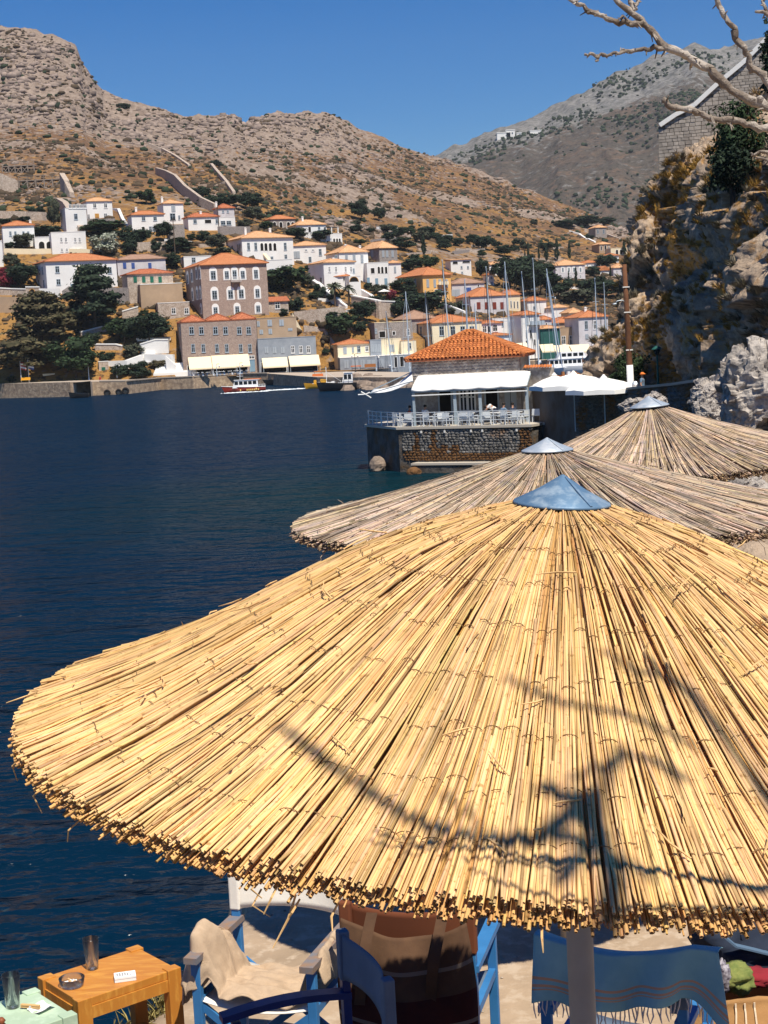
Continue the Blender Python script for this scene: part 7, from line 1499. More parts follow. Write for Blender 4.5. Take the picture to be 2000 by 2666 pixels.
def parasol(label, apex, R, a, tilt, rm, dark, cap_m, cap_r, cap_h, seed, nparts, rw=.0038, dense=1.0, sag=.0, pw=.0, tones=(.80, 1.22), bundles=150, layers=4, pole_r=.034, wires=True, messy=0.0):
    n = np.array([tilt[0], tilt[1], 1.0]); n /= np.linalg.norm(n); e = np.array([1, 0, -n[0]/n[2]]); e /= np.linalg.norm(e); b = np.cross(n, e); c = apex-n*(a+.0); B3 = np.stack([e, b, n])
    r = root('reed_parasol', label, 'parasol', (apex[0], apex[1], FZ)); iv = WM[r].inverted(); rg = np.random.default_rng(seed)
    to = lambda P: P@B3+c
    al = math.atan2(a, R)
    def zc(rr): return a*(1-rr/R)-sag*np.sin(np.pi*np.clip(rr/R, 0, 1))+pw*np.sin(2*np.pi*np.clip(rr/R, 0, 1))
    N1 = int(2*math.pi*R/(2*rw)*2.8*dense); NL = int(2*math.pi*R/(2*rw)*1.7*dense)
    ph = rg.uniform(0, 2*math.pi, N1); r0 = R*rg.uniform(.05, .86, N1)**1.0; lay = np.zeros(N1)
    ph = np.concatenate([ph, rg.uniform(0, 2*math.pi, NL*layers)]); r0 = np.concatenate([r0, np.concatenate([R*rg.uniform(.04, .5, NL)]+[R*rg.uniform(.6, .85, NL) for _ in range(layers-1)])]); lay = np.concatenate([lay, np.repeat(np.arange(1, layers+1), NL)]); N = len(ph)
    r1 = R*(1+rg.normal(0, .0035, N)-lay*.0015+np.where(lay > 0, rg.normal(0, .005, N), 0)); w = rw*rg.uniform(.42, 1.12, N)
    bt = (ph*bundles/(2*math.pi)) % 1; bump = .009*np.sqrt(np.clip(1-(2*bt-1)**2, 0, 1))*(lay == 0)
    ph = np.where(lay == 0, ph+(.5-bt)*.05*2*math.pi/bundles, ph)
    zo = bump+np.where(lay == 0, rg.uniform(0, .009, N), -.0043*lay+rg.uniform(-.003, .003, N))+.010*(r0/R)*(lay == 0)
    sk = rg.normal(0, .012+messy, N); K = 6; T = np.linspace(0, 1, K); rr = r0[:, None]+(r1-r0)[:, None]*T; pp = ph[:, None]+sk[:, None]*(1-T)*np.minimum(1.2, R*.5/np.maximum(rr, .06))+np.cumsum(rg.normal(0, .0022, (N, K)), 1)*(1-T)
    zz = zc(rr)+zo[:, None]*np.clip(rr/(.4*R), .2, 1)+rg.normal(0, .002, (N, K)); zz[:, -1] += rg.normal(0, .003, N)-.001*lay
    ww = w[:, None]*(.62+.38*(rr/R)); C = np.stack([rr*np.cos(pp), rr*np.sin(pp), zz], -1)
    t = np.stack([-np.sin(pp), np.cos(pp), 0*pp], -1); nr = np.stack([math.sin(al)*np.cos(pp), math.sin(al)*np.sin(pp), math.cos(al)+0*pp], -1); q = np.arange(5)*2*math.pi/5+math.pi/2
    V = C[:, :, None]+(t[:, :, None]*np.cos(q)[None, None, :, None]+nr[:, :, None]*np.sin(q)[None, None, :, None])*ww[:, :, None, None]
    V = to(V)-np.array(apex)*[1, 1, 0]-[0, 0, FZ]
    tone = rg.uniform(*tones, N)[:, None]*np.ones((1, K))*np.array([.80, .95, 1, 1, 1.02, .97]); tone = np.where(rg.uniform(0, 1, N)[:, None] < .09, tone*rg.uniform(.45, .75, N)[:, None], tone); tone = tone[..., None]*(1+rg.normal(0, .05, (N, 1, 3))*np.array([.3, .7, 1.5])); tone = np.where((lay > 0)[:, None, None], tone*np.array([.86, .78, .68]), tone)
    f0 = np.array([[k*5+i, k*5+(i+1) % 5, (k+1)*5+(i+1) % 5, (k+1)*5+i] for k in range(K-1) for i in range(5)])
    endY = (to(C[:, -1]))[:, 1]+.25*(to(C[:, -1]))[:, 0]*0; score = np.where((lay == 0) & (r0 < .55*R), -endY+.3*(r1-r0), -99); pk = np.argsort(-score)[:nparts]; keep = np.ones(N, bool); keep[pk] = False
    for i in pk:
        me = mesh_np('reed', V[i].reshape(-1, 3), f0, True); vcol(me, np.repeat(tone[i], 5, 0)); put(me, 'reed', M_[rm], r)
    Vk = V[keep]; me = mesh_np('thatch', Vk.reshape(-1, 3), (f0[None]+(np.arange(len(Vk))*K*5)[:, None, None]).reshape(-1, 4), True); vcol(me, np.repeat(tone[keep].reshape(-1, 3), 5, 0)); tag(put(me, 'thatch', M_[rm], r), kind='stuff')
    loc = lambda P: to(np.asarray(P, float))-np.array([apex[0], apex[1], FZ])
    ang = np.linspace(0, 2*math.pi, 73); rs = np.linspace(.02, R*.965, 14)
    G_ = np.array([[(x*math.cos(y), x*math.sin(y), float(zc(x))-.008) for y in ang] for x in rs]); q_ = MB(); q_.grid(loc(G_)); q_.build('thatch_backing', M_[dark], r, world=False)
    if wires:
        W_ = MB()
        for kr, x in enumerate(np.arange(.16, 1.0, .105)*R):
            for bi in range(bundles):
                if rg.uniform() < .12: continue
                p0 = 2*math.pi*bi/bundles; xx = x+rg.normal(0, .008); pts = []
                for s in np.linspace(.02, .98, 6): pts.append(loc((xx*math.cos(p0+s*2*math.pi/bundles), xx*math.sin(p0+s*2*math.pi/bundles), float(zc(xx))+(.004+.010*math.sqrt(max(0, 1-(2*s-1)**2))+.0105)*min(1, max(.3, xx/(.4*R))))))
                W_.tube(pts, .0011, 3, False)
        W_.build('binding_wire', M_['wire' if rm == 'reed_yellow' else 'tie_wire_grey'], r, world=False)
    # loose straws lying on the thatch and hanging from the rim
    S = MB(); nS = 130 if rm == 'reed_yellow' else 60
    for i in range(nS):
        p0 = rg.uniform(0, 6.283); x = R*rg.uniform(.15, .98)**.6; d = rg.uniform(0, 6.283) if i % 3 else p0+rg.normal(0, .3); L_ = rg.uniform(.015, .09); bx = np.array([x*math.cos(p0), x*math.sin(p0)]); dd = np.array([math.cos(d), math.sin(d)]); lift = rg.uniform(.0, .035) if i % 4 == 0 else rg.uniform(0, .008)
        pts = []
        for s in (0, .5, 1):
            p = bx+dd*L_*s; rad_ = np.hypot(*p); pts.append(loc((p[0]+rg.normal(0, .004), p[1]+rg.normal(0, .004), float(zc(rad_))+.030+lift*s)))
        S.tube(pts, [.0018, .0022, .001], 4, False)
    for i in range(46 if rm == 'reed_yellow' else 14):
        p0 = rg.uniform(0, 6.283); L_ = rg.uniform(.02, .085); p = loc((R*1.0*math.cos(p0), R*1.0*math.sin(p0), -.01-rg.uniform(0, .03))); p = np.array(p); o_ = np.array([math.cos(p0), math.sin(p0), 0])
        S.tube([p-o_*.02, p+o_*.01+[0, 0, -L_*.4], p+o_*rg.uniform(-.01, .02)+[rg.normal(0, .012), rg.normal(0, .012), -L_]], [.002, .0022, .001], 4, False)
    o = S.build('loose_straw', M_[rm], r, world=False); vcol(o.data, np.repeat(rg.uniform(.55, 1.15, len(o.data.vertices)//4+1), 4)[:len(o.data.vertices)]); tag(o, kind='stuff')
    # metal cap
    zt = a+(.042 if cap_m == 'zinc' else .030); prof = [(.003, zt+.006), (.012, zt), (cap_r*.5, zt-cap_h*.5), (cap_r, zt-cap_h), (cap_r+.003, zt-cap_h-.005), (cap_r-.002, zt-cap_h-.008)]
    CAP = np.array([[(x*math.cos(y), x*math.sin(y), z) for y in np.linspace(0, 2*math.pi, 41)] for x, z in prof]); q_ = MB(); q_.grid(loc(CAP)); co = q_.build('metal_cap', M_[cap_m], r, True, world=False)
    q_ = MB(); sa = -1.05; q_.bar(loc((.012*math.cos(sa), .012*math.sin(sa), zt)), loc((cap_r*math.cos(sa), cap_r*math.sin(sa), zt-cap_h+.001)), .006, .004); q_.build('seam', M_[cap_m], co, world=False)
    MB().tube([(0, 0, -.1), (0, 0, apex[2]-FZ-.12)], pole_r, 16).build('pole', M_['pole_paint'], r, True, world=False)
    for k in range(8):
        y = 2*math.pi*k/8+.2; MB().bar(loc((.03*math.cos(y), .03*math.sin(y), a-.06)), loc((R*.93*math.cos(y), R*.93*math.sin(y), float(zc(R*.93))-.05)), .03, .025).build('rib', M_['rib_wood'], r, world=False)
    return r, to, zc, c, B3
c1 = np.array([.391, 3.821, 9.1-.960]); n1 = np.array([.080, -.018, 1]); n1 /= np.linalg.norm(n1); ap1 = c1+n1*.556
P1 = parasol('big new golden yellow reed parasol in the foreground', ap1, 1.297, .560, (.080, -.018), 'reed_yellow', 'straw_dark', 'zinc', .117, .060, 1, 300, sag=-.026, pw=.026)
ap2 = at(1425, 1158, 7.6); P2 = parasol('weathered grey reed parasol in the middle with pale seamed metal cap', ap2, 1.25, .35, (.003, -.005), 'reed_grey', 'straw_dark_grey', 'zinc_pale', .124, .052, 2, 120, rw=.0048, tones=(.45, 1.6), bundles=120, layers=4, messy=.012, sag=.02)
ap3 = at(1690, 1044, 11.0); P3 = parasol('farthest weathered reed parasol near the huge limestone boulder', ap3, 1.27, .45, (-.06, .0), 'reed_pale', 'straw_dark_grey', 'zinc_pale', .135, .062, 3, 60, rw=.0055, tones=(.5, 1.5), bundles=110, layers=4, messy=.012, sag=.05)
# ================================================================== FURNITURE
mat('paint_blue', (.045, .20, .46), (.03, .15, .36), 6, rough=.5, bump=.15, bscale=30, bdist=.003); mat('paint_navy', (.012, .035, .16), (.008, .025, .11), 6, rough=.45); mat('paint_worn', (.16, .17, .20), (.28, .17, .10), 14, rough=.7)
mat('canvas_cream', (.84, .80, .72), (.78, .74, .66), 4, rough=.95, bump=.25, bscale=9, bdist=.01); mat('canvas_navy', (.13, .18, .25), (.11, .15, .21), 6, rough=.95, bump=.2, bscale=60, bdist=.002); mat('canvas_orange', (.16, .05, .022), rough=.95)
def director_chair(label, P, rz, fm, bm, sm, arm_curve=0.0, arm_m=None):
    r = root('directors_chair', label, 'chair', (P[0], P[1], FZ), rz); w, d = .25, .215
    for s in (-1, 1):
        MB().box(s*w-.019, s*w+.019, d-.016, d+.016, 0, .885).build('back_post', M_[fm], r, world=False, bevel=.003)
        MB().box(s*w-.019, s*w+.019, -d-.016, -d+.016, 0, .615).build('front_post', M_[fm], r, world=False, bevel=.003)
        q = MB(); pts = [(s*w, -d-.055+(2*d+.07)*t, .635+arm_curve*math.sin(math.pi*t)) for t in np.linspace(0, 1, 9)]
        q.grid(np.array([[(p[0]+a_, p[1], p[2]+b_) for a_, b_ in ((-.029, -.013), (.029, -.013), (.029, .013), (-.029, .013), (-.029, -.013))] for p in pts])); q.add([(pts[0][0]+a_, pts[0][1], pts[0][2]+b_) for a_, b_ in ((-.029, -.013), (.029, -.013), (.029, .013), (-.029, .013))], [(0, 1, 2, 3)]); q.add([(pts[-1][0]+a_, pts[-1][1], pts[-1][2]+b_) for a_, b_ in ((-.029, -.013), (.029, -.013), (.029, .013), (-.029, .013))], [(3, 2, 1, 0)])
        q.build('armrest', M_[arm_m or fm], r, world=False)
        MB().box(s*w-.012, s*w+.012, -d, d, .06, .095).build('side_rail', M_[fm], r, world=False); MB().box(s*w-.014, s*w+.014, -d-.01, d+.01, .425, .46).build('seat_rail', M_[fm], r, world=False)
    for y in (-d-.018, d+.018):
        MB().bar((-w, y, .06), (w, y+.012, .43), .032, .016, up=(0, 1, 0)).build('cross_brace', M_[fm], r, world=False); MB().bar((w, y+.018, .06), (-w, y+.03, .43), .032, .016, up=(0, 1, 0)).build('cross_brace', M_[fm], r, world=False)
    G_ = [[(x, d-.02+.055*(1-(x/w)**2)*(.6+.4*t)+.0, (.68 if bm == 'canvas_cream' else .70)+.18*t-.020*(1-(x/w)**2)*(2*t-1)*.9) for x in np.linspace(-w, w, 15)] for t in np.linspace(0, 1, 7)]
    q = MB(); q.grid(np.array(G_)); cb = q.build('canvas_back', M_[bm], r, True, world=False); so = cb.modifiers.new('thick', 'SOLIDIFY'); so.thickness = .004
    for s in (-1, 1): MB().box(s*w-.024, s*w+.024, d-.022, d+.022, .675 if bm == 'canvas_cream' else .695, .888).build('canvas_sleeve', M_[bm], r, world=False, bevel=.008)
    G_ = [[(x, y, .452-.035*(1-(x/w)**2)) for x in np.linspace(-w, w, 13)] for y in np.linspace(-d, d, 7)]; q = MB(); q.grid(np.array(G_)); o = q.build('canvas_seat', M_[sm], r, True, world=False); so = o.modifiers.new('thick', 'SOLIDIFY'); so.thickness = .004
    return r
ch1 = director_chair("blue director's chair with white canvas back, beige towel on its seat", (-.555, 6.29), rad(-18), 'paint_blue', 'canvas_cream', 'canvas_cream', arm_m='paint_worn')
ch2 = director_chair("navy painted director's chair seen from its side, back canvas at right", (-.36, 5.41), rad(-70.7), 'paint_navy', 'canvas_navy', 'canvas_navy', arm_curve=.022)
ch3 = director_chair("blue director's chair with striped bag hanging on its back", (.06, 6.17), rad(166), 'paint_blue', 'canvas_orange', 'canvas_navy')
ch4 = director_chair("blue director's chair under a fringed turquoise cloth behind the parasol pole", (.81, 5.6), rad(157.5), 'paint_blue', 'canvas_navy', 'canvas_navy')
# beige towel drawn over chair 1
mat('towel', (.50, .375, .26), (.41, .30, .205), 20, rough=1, bump=.7, bscale=180, bdist=.004); U_ = np.linspace(0, 1, 90); V_ = np.linspace(0, 1, 56); UU_, VV_ = np.meshgrid(U_, V_, indexing='ij')
xs_ = np.interp(UU_, [0, .13, .24, .30, .42, .72, .84, .92, 1], [-.325, -.305, -.27, -.215, -.16, .17, .222, .262, .30]); zs_ = np.interp(UU_, [0, .13, .24, .30, .42, .72, .84, .92, 1], [.40, .56, .648, .615, .475, .44, .58, .652, .54])
ys_ = -.20+VV_*(.36-.17*np.exp(-((UU_-.2)/.16)**2))+.02*np.sin(UU_*9); fo = fbm(UU_*9, VV_*3.5, 0, 4, 151, True); fold = (fo-.25)*.034+fbm(UU_*4, VV_*5, 2, 3, 153)*.034+.016*np.sin(26*(UU_*.75+VV_*.35)+3*fbm(UU_*3, VV_*3, 8, 2, 171))*np.clip((.72-UU_)*3, 0, 1)+np.maximum(0, fbm(UU_*14+VV_*5, VV_*3, 5, 2, 159, True))*.022
arm_ = np.exp(-((UU_-.22)/.10)**2); zt_ = zs_+fold*(.6+.55*arm_)+arm_*(.035*np.exp(-((VV_-.35)/.22)**2)+.012); xs_ = xs_+.03*fbm(UU_*3+5, VV_*7, 1, 3, 155)*(.5+arm_)
ys_ = ys_+.045*fbm(UU_*6, VV_*4, 3, 3, 157)-arm_*.05*(VV_ < .3); zt_ = zt_-np.clip(.14-VV_, 0, 1)*1.1*arm_
q = MB(); q.grid(np.stack([xs_, ys_, zt_], -1)); M1 = WM[ch1]; q.v = [tuple(M1 @ Vector(v)) for v in q.v]
o = q.build('towel', M_['towel'], None, True); so = o.modifiers.new('thick', 'SOLIDIFY'); so.thickness = .009; sb = o.modifiers.new('sub', 'SUBSURF'); sb.levels = sb.render_levels = 1
tag(o, "crumpled beige terry towel spread over the arms and seat of the white-backed chair", 'towel')
# striped shoulder bag and blanket on chair 3
mat('bag_brown', (.115, .062, .034), (.085, .045, .026), 12, rough=.95, bump=.3, bscale=60, bdist=.003); mat('bag_maroon', (.07, .018, .012), (.05, .013, .01), 12, rough=.95, bump=.3, bscale=60, bdist=.003); mat('bag_line', (.22, .17, .125), rough=.95); mat('bag_red', (.34, .055, .02), (.27, .04, .015), 20, rough=.95)
def panel(name, label, cat, ch, fx, bands, nu=28, nv=44, thick=.006, sub=None):
    M = WM[ch]; q = MB(); G_ = np.array([[fx(s, t) for s in np.linspace(0, 1, nu)] for t in np.linspace(0, 1, nv)])
    q.grid(G_); q.v = [tuple(M @ Vector(v)) for v in q.v]; mats = []; mi = []
    for i in range(nv-1):
        t = (i+.5)/(nv-1); mname = next(m for lim, m in bands if t <= lim)
        if mname not in mats: mats.append(mname)
        mi += [mats.index(mname)]*(nu-1)
    q.m = mi; r = root(name, label, cat, tuple(M @ Vector(fx(.5, .5)))); o = q.build('body', [M_[m] for m in mats], r, True); so = o.modifiers.new('thick', 'SOLIDIFY'); so.thickness = thick; return r, M
def fbag(s, t):
    x = (-.27+.50*s)*(1+.12*math.sin(math.pi*min(1, t*1.1)))+.02; z = .845-.72*t-.07*(1-abs(2*s-1)**2)*(1-t); y = .285+.085*math.sin(math.pi*t)*math.sin(math.pi*s)**.7+.012*math.sin(s*13+t*3)*(1-.5*t); return (x, y, z)
L_ = 'bag_line'; bag, MBg = panel('shoulder_bag', 'large brown and dark maroon striped woven bag hanging on the blue chair back', 'bag', ch3, fbag, [(.18, 'bag_brown'), (.205, L_), (.32, 'bag_brown'), (.345, 'bag_brown'), (.52, 'bag_maroon'), (.54, L_), (.60, 'bag_maroon'), (.62, L_), (.70, 'bag_maroon'), (.72, L_), (1, 'bag_maroon')])
def addp(r, M, name, mt, f, smooth=True):
    q = MB(); f(q); q.v = [tuple(M @ Vector(v)) for v in q.v]; return q.build(name, M_[mt], r, smooth)
for xa, xb in ((-.16, -.10), (.12, .18)):
    def _str(q):
        q.grid(np.array([[(xa+(xb-xa)*t+w_*.022, .292+.075*math.sin(math.pi*min(1, t*1.15)*.8)+.004, .875-.36*t) for w_ in (-1, -.3, .3, 1)] for t in np.linspace(0, 1, 12)]))
    addp(bag, MBg, 'strap', 'bag_brown', _str)
# turquoise fringed cloth on chair 4
mat('cloth_turquoise', (.26, .50, .54), (.20, .42, .48), 9, rough=.95, bump=.25, bscale=150, bdist=.002); mat('cloth_stripe', (.55, .33, .20), rough=.95); mat('fringe', (.62, .58, .54), rough=.95)
def fclo(s, t):
    x = .27-.66*s; w = max(0., (s-.80)/.20); top = .935-.050*math.sin(math.pi*min(1, s/.85))
    if t < .12: return (x, .262-(.12-t)*.7, top-.02*(1-t/.12)**2)
    k = (t-.12)/.88; drop = (.235-.09*s)*k+w*.13*k; return (x-.05*w*k, .264+.026*math.sin(s*19+k*1.6)*(.25+k)+.03*k, top-drop+.012*math.sin(s*23)*k)
clo, MC = panel('beach_cloth', 'turquoise cotton cloth with orange stripes and white fringe over the chair back', 'cloth', ch4, fclo, [(.66, 'cloth_turquoise'), (.69, 'cloth_stripe'), (.75, 'cloth_turquoise'), (.79, 'cloth_stripe'), (.82, 'cloth_turquoise'), (.84, 'cloth_stripe'), (1, 'cloth_turquoise')], 60, 50, .003)
rg = random.Random(9); q = MB()
for i in range(46):
    s = (i+.5)/46; p = Vector(fclo(s, 1)); p2 = p+Vector((rg.uniform(-.008, .008), rg.uniform(-.006, .01), -.025)); p3 = p2+Vector((rg.uniform(-.012, .012), rg.uniform(-.008, .008), -.03)); q.tube([p, p2, p3], [.0022, .003, .0015], 4)
q.v = [tuple(MC @ Vector(v)) for v in q.v]; q.build('fringe', M_['fringe'], clo)
# tan tote with things in it, navy bag
mat('jute', (.40, .22, .085), (.34, .18, .07), 10, rough=.95, bump=.5, bscale=120, bdist=.003); mat('jute_line', (.62, .50, .36), rough=.95); mat('scarf_green', (.22, .24, .07), (.11, .15, .04), 30, rough=.95, bump=.5, bscale=40, bdist=.01); mat('scarf_red', (.24, .02, .03), rough=.95); mat('print_cloth', (.04, .03, .05), (.40, .38, .42), 60, rough=.8); mat('navy_fabric', (.025, .035, .06), (.018, .025, .045), 9, rough=.95); mat('strap_blue', (.09, .15, .23), rough=.9)
TB = on_z(1945, 2790, 6.0); tb = root('tote_bag', 'big tan jute bag with white stripes and flower print, open and stuffed', 'bag', (TB[0], TB[1], FZ))
def fl(u, v, n_, s_): return fbm(u*n_, v*n_, 4.0, 3, s_)
G_ = []
for t in np.linspace(0, 1, 22):
    row_ = []
    for k in range(49):
        p = 2*math.pi*k/48; wob = 1+.10*fl(math.cos(p)*2, math.sin(p)*2+t*2, 1.5, 161); x = .27*wob*math.cos(p)*(.80+.25*math.sin(math.pi*min(1, t*1.15))); y = .15*wob*math.sin(p)*(.8+.45*math.sin(math.pi*min(1, t*1.1))); z = .345*t-.035*math.cos(2*p)*t*t+.025*fl(p, t*3, 2, 165)*t; row_.append((x, y, z))
    G_.append(row_)
q = MB(); q.grid(np.array(G_)); o = q.build('body', M_['jute'], tb, True, world=False); so = o.modifiers.new('thick', 'SOLIDIFY'); so.thickness = .008
TG = np.array(G_)
for dx in (34, 35, 36):
    q = MB(); pts = [Vector(TG[i, dx])*1.006+Vector((.004*(dx-35)*2.2, -.004, 0)) for i in range(1, 21)]
    for a_, b_ in zip(pts[:-1], pts[1:]): q.bar(a_, b_, .007, .004, up=(0, 1, 0))
    q.build('stripe', M_['jute_line'], tb, world=False)
q = MB(); fcx = Vector(TG[9, 27])
for k in range(5):
    a_ = 2*math.pi*k/5+.3; pts = [fcx+Vector((.055*math.cos(a_+da)*l, -.022-.0*l, .055*math.sin(a_+da)*l)) for l, da in ((.15, 0), (.6, .3), (1, 0), (.6, -.3), (.15, 0))]; q.tube(pts, .003, 4)
q.build('flower_print', M_['jute_line'], tb, world=False)
def lump(name, label, cat, P, sx, sy, sz, m, seed):
    q = MB(); q.ball((0, 0, 0), 1, 1, 1, 26, 16); V = np.array(q.v); d = fbm(V[:, 0]*2+seed, V[:, 1]*2, V[:, 2]*2, 4, seed, True); V = V*(1+.55*(d-.2)+.25*fbm(V[:, 0]*6+seed, V[:, 1]*6, V[:, 2]*6, 3, seed, True))[:, None]*[sx, sy, sz]; q.v = [tuple(v) for v in V]; o = q.build(name, M_[m], None, True); o.location = tuple(float(c) for c in P); return tag(o, label, cat)
lump('scarf', 'green and yellow crumpled scarf on top of the tan jute bag', 'scarf', at(1918, 2548, TB[1]+.0), .06, .06, .05, 'scarf_green', 3); lump('scarf', 'crimson cloth peeping out of the tan jute bag', 'scarf', at(1962, 2545, TB[1]+.03), .07, .05, .03, 'scarf_red', 7); lump('pouch', 'dark patterned pouch between turquoise cloth and green scarf', 'pouch', at(1880, 2545, TB[1]-.02), .03, .04, .055, 'print_cloth', 11)
nb_ = lump('backpack', 'dark navy backpack with grey-blue strap at the right edge behind the bag', 'backpack', at(1985, 2462, TB[1]+.45), .24, .15, .13, 'navy_fabric', 13)
nb_.name = 'backpack'; iv = Matrix.Translation(-Vector(nb_.location)); WM[nb_] = Matrix.Translation(Vector(nb_.location)); q = MB(); pts = [at(u, v, TB[1]+.26) for u, v in ((1888, 2440), (1915, 2462), (1950, 2470), (2000, 2482), (2040, 2500))]
for a_, b_ in zip(pts[:-1], pts[1:]): q.bar(a_, b_, .035, .008)
q.build('strap', M_['strap_blue'], nb_)
# tables
mat('paint_orange', (.52, .215, .035), (.46, .18, .03), 3, rough=.42, spec=.4, stretch=(1, 6, 1), bump=.2, bscale=9, bdist=.002, c3=(.58, .27, .05)); mat('paint_mint', (.42, .55, .40), (.38, .50, .36), 4, rough=.5, c3=(.47, .60, .45))
def low_table(label, c0, ex, ey, m, zt=6.52):
    ex = np.array(ex); ey = np.array(ey); r = root('low_table', label, 'table', (*(np.array(c0)[:2]+ex/2+ey/2), FZ), math.atan2(ex[1], ex[0])); a_, b_ = np.linalg.norm(ex)/2, np.linalg.norm(ey)/2; h = zt-FZ
    MB().box(-a_+.012, a_-.012, -b_+.012, b_-.012, h-.035, h).build('tabletop', M_[m], r, world=False, bevel=.003)
    for sx in (-1, 1):
        for sy in (-1, 1): MB().box(min(sx*a_, sx*(a_-.062)), max(sx*a_, sx*(a_-.062)), min(sy*b_, sy*(b_-.05)), max(sy*b_, sy*(b_-.05)), 0, h+.006).build('leg', M_[m], r, world=False, bevel=.003)
    for sy in (-1, 1): MB().box(-a_+.06, a_-.06, sy*(b_-.018)-.012, sy*(b_-.018)+.012, h-.085, h-.0355).build('apron', M_[m], r, world=False)
    for sx in (-1, 1): MB().box(sx*(a_-.018)-.012, sx*(a_-.018)+.012, -b_+.05, b_-.05, h-.085, h-.0355).build('apron', M_[m], r, world=False)
    MB().box(-a_+.02, a_-.02, -b_+.02, b_-.02, .17, .195).build('shelf', M_[m], r, world=False); return r
low_table('orange varnished low wooden table with corner posts and lower shelf', (-1.32, 6.03), (.375, .30), (-.225, .275), 'paint_orange')
low_table('pale mint green low wooden table at the lower left corner', (-1.70, 5.60), (.40, .32), (-.23, .28), 'paint_mint')
def clear_mat(name, tint, lo):
    m = bpy.data.materials.new(name); m.use_nodes = True; nt = m.node_tree; N = nt.nodes; L = nt.links; N.remove(N['Principled BSDF'])
    t = N.new('ShaderNodeBsdfTransparent'); t.inputs[0].default_value = (*tint, 1); g = N.new('ShaderNodeBsdfGlossy'); g.inputs['Roughness'].default_value = .03
    f = N.new('ShaderNodeLayerWeight'); f.inputs['Blend'].default_value = lo; x = N.new('ShaderNodeMixShader'); L.new(f.outputs['Fresnel'], x.inputs[0]); df = N.new('ShaderNodeBsdfTranslucent'); df.inputs[0].default_value = (.9, .93, .95, 1); x2 = N.new('ShaderNodeMixShader'); x2.inputs[0].default_value = .26; L.new(t.outputs[0], x2.inputs[1]); L.new(df.outputs[0], x2.inputs[2]); L.new(x2.outputs[0], x.inputs[1]); L.new(g.outputs[0], x.inputs[2]); L.new(x.outputs[0], N['Material Output'].inputs['Surface']); M_[name] = m
clear_mat('clear_glass', (.93, .95, .96), .22); clear_mat('water_clear', (.80, .90, .93), .12)
def tumbler(label, P, h, rt_, rb_, water=0):
    r = root('drinking_glass', label, 'glass', P); MB().lathe([(rb_*.2, 0), (rb_, .001), (rt_, h), (rt_-.0016, h), (rb_-.0022, .014), (rb_*.2, .012)], 28).build('tumbler', M_['clear_glass'], r, True, world=False)
    if water: rr = rb_+(rt_-rb_)*water; MB().lathe([(rb_*.3, .0145), (rb_-.0026, .016), (rr-.0026, h*water), (rr*.3, h*water)], 28).build('water', M_['water_clear'], r, True, world=False)
    return r
zt_ = 6.5205; tumbler('empty clear tumbler on the orange table', on_z(241, 2522, zt_), .132, .034, .025); tumbler('clear tumbler half filled with water on the mint green table', on_z(34, 2622, zt_), .135, .036, .027, .78)
P = on_z(188, 2566, zt_); r = root('ashtray', 'round glass ashtray with cigarette butts on the orange table', 'ashtray', P); MB().lathe([(.012, 0), (.048, .002), (.053, .034), (.049, .036), (.044, .010), (.012, .008)], 30).build('dish', M_['clear_glass'], r, True, world=False)
mat('paper', (.84, .84, .84), rough=.8); mat('ash', (.35, .34, .33), (.15, .15, .15), 60, rough=1); mat('filter_tan', (.60, .36, .16), rough=.9); rg = random.Random(2)
for i in range(6):
    a_ = rg.uniform(0, 6.28); x, y = rg.uniform(-.02, .02), rg.uniform(-.02, .02); d = Vector((math.cos(a_), math.sin(a_), rg.uniform(0, .4)))*.016; c_ = Vector((x, y, .018)); cg = root('cigarette_butt', ['longest white cigarette butt in the glass ashtray', 'cigarette butt leaning on the ashtray rim', 'short butt in the ashtray middle', 'bent butt at the back of the ashtray', 'butt lying near the ashtray front', 'last crumpled butt in the ashtray'][i], 'cigarette', Vector(P)+c_); MB().tube([-d, d*.3], .0035, 7).build('paper_roll', M_['paper'], cg, world=False); MB().tube([d*.31, d], .0036, 7).build('filter', M_['filter_tan'], cg, world=False)
tag(scatter('ash', np.array([np.array(P)+[rg.uniform(-.03, .03), rg.uniform(-.03, .03), .012] for i in range(30)]), np.full(30, .004), M_['ash'], seed=4), kind='stuff')
P = on_z(326, 2550, zt_); r = root('cigarette_pack', 'white cigarette packet lying flat on the orange table', 'packet', P, .22); MB().box(-.044, .044, -.028, .028, 0, .023).build('carton', M_['paper'], r, world=False, bevel=.0015)
mat('print_ink', (.05, .05, .06), rough=.8); q = MB()
for i in range(3):
    for k in range(6-i): q.box(-.034+k*.0105, -.034+k*.0105+.0065, -.014+i*.011, -.008+i*.011, .0231, .0235)
q.build('printed_text', M_['print_ink'], r, world=False); MB().box(-.0443, .0443, -.0284, -.0280, .013, .0138).build('lid_seam', M_['print_ink'], r, world=False)
P = on_z(106, 2628, zt_); q = MB(); q.grid(np.array([[(x, y, .002+.018*abs(x/.05)**1.6+.004*math.sin(y*60)) for x in np.linspace(-.035, .045, 9)] for y in np.linspace(-.04, .04, 7)])); q.v = [tuple(Matrix.Translation(Vector(P)) @ Matrix.Rotation(-.7, 4, 'Z') @ Vector(v)) for v in q.v]; o = q.build('receipt', M_['paper'], None, True); tag(o, 'curled white paper receipt on the mint green table', 'receipt')
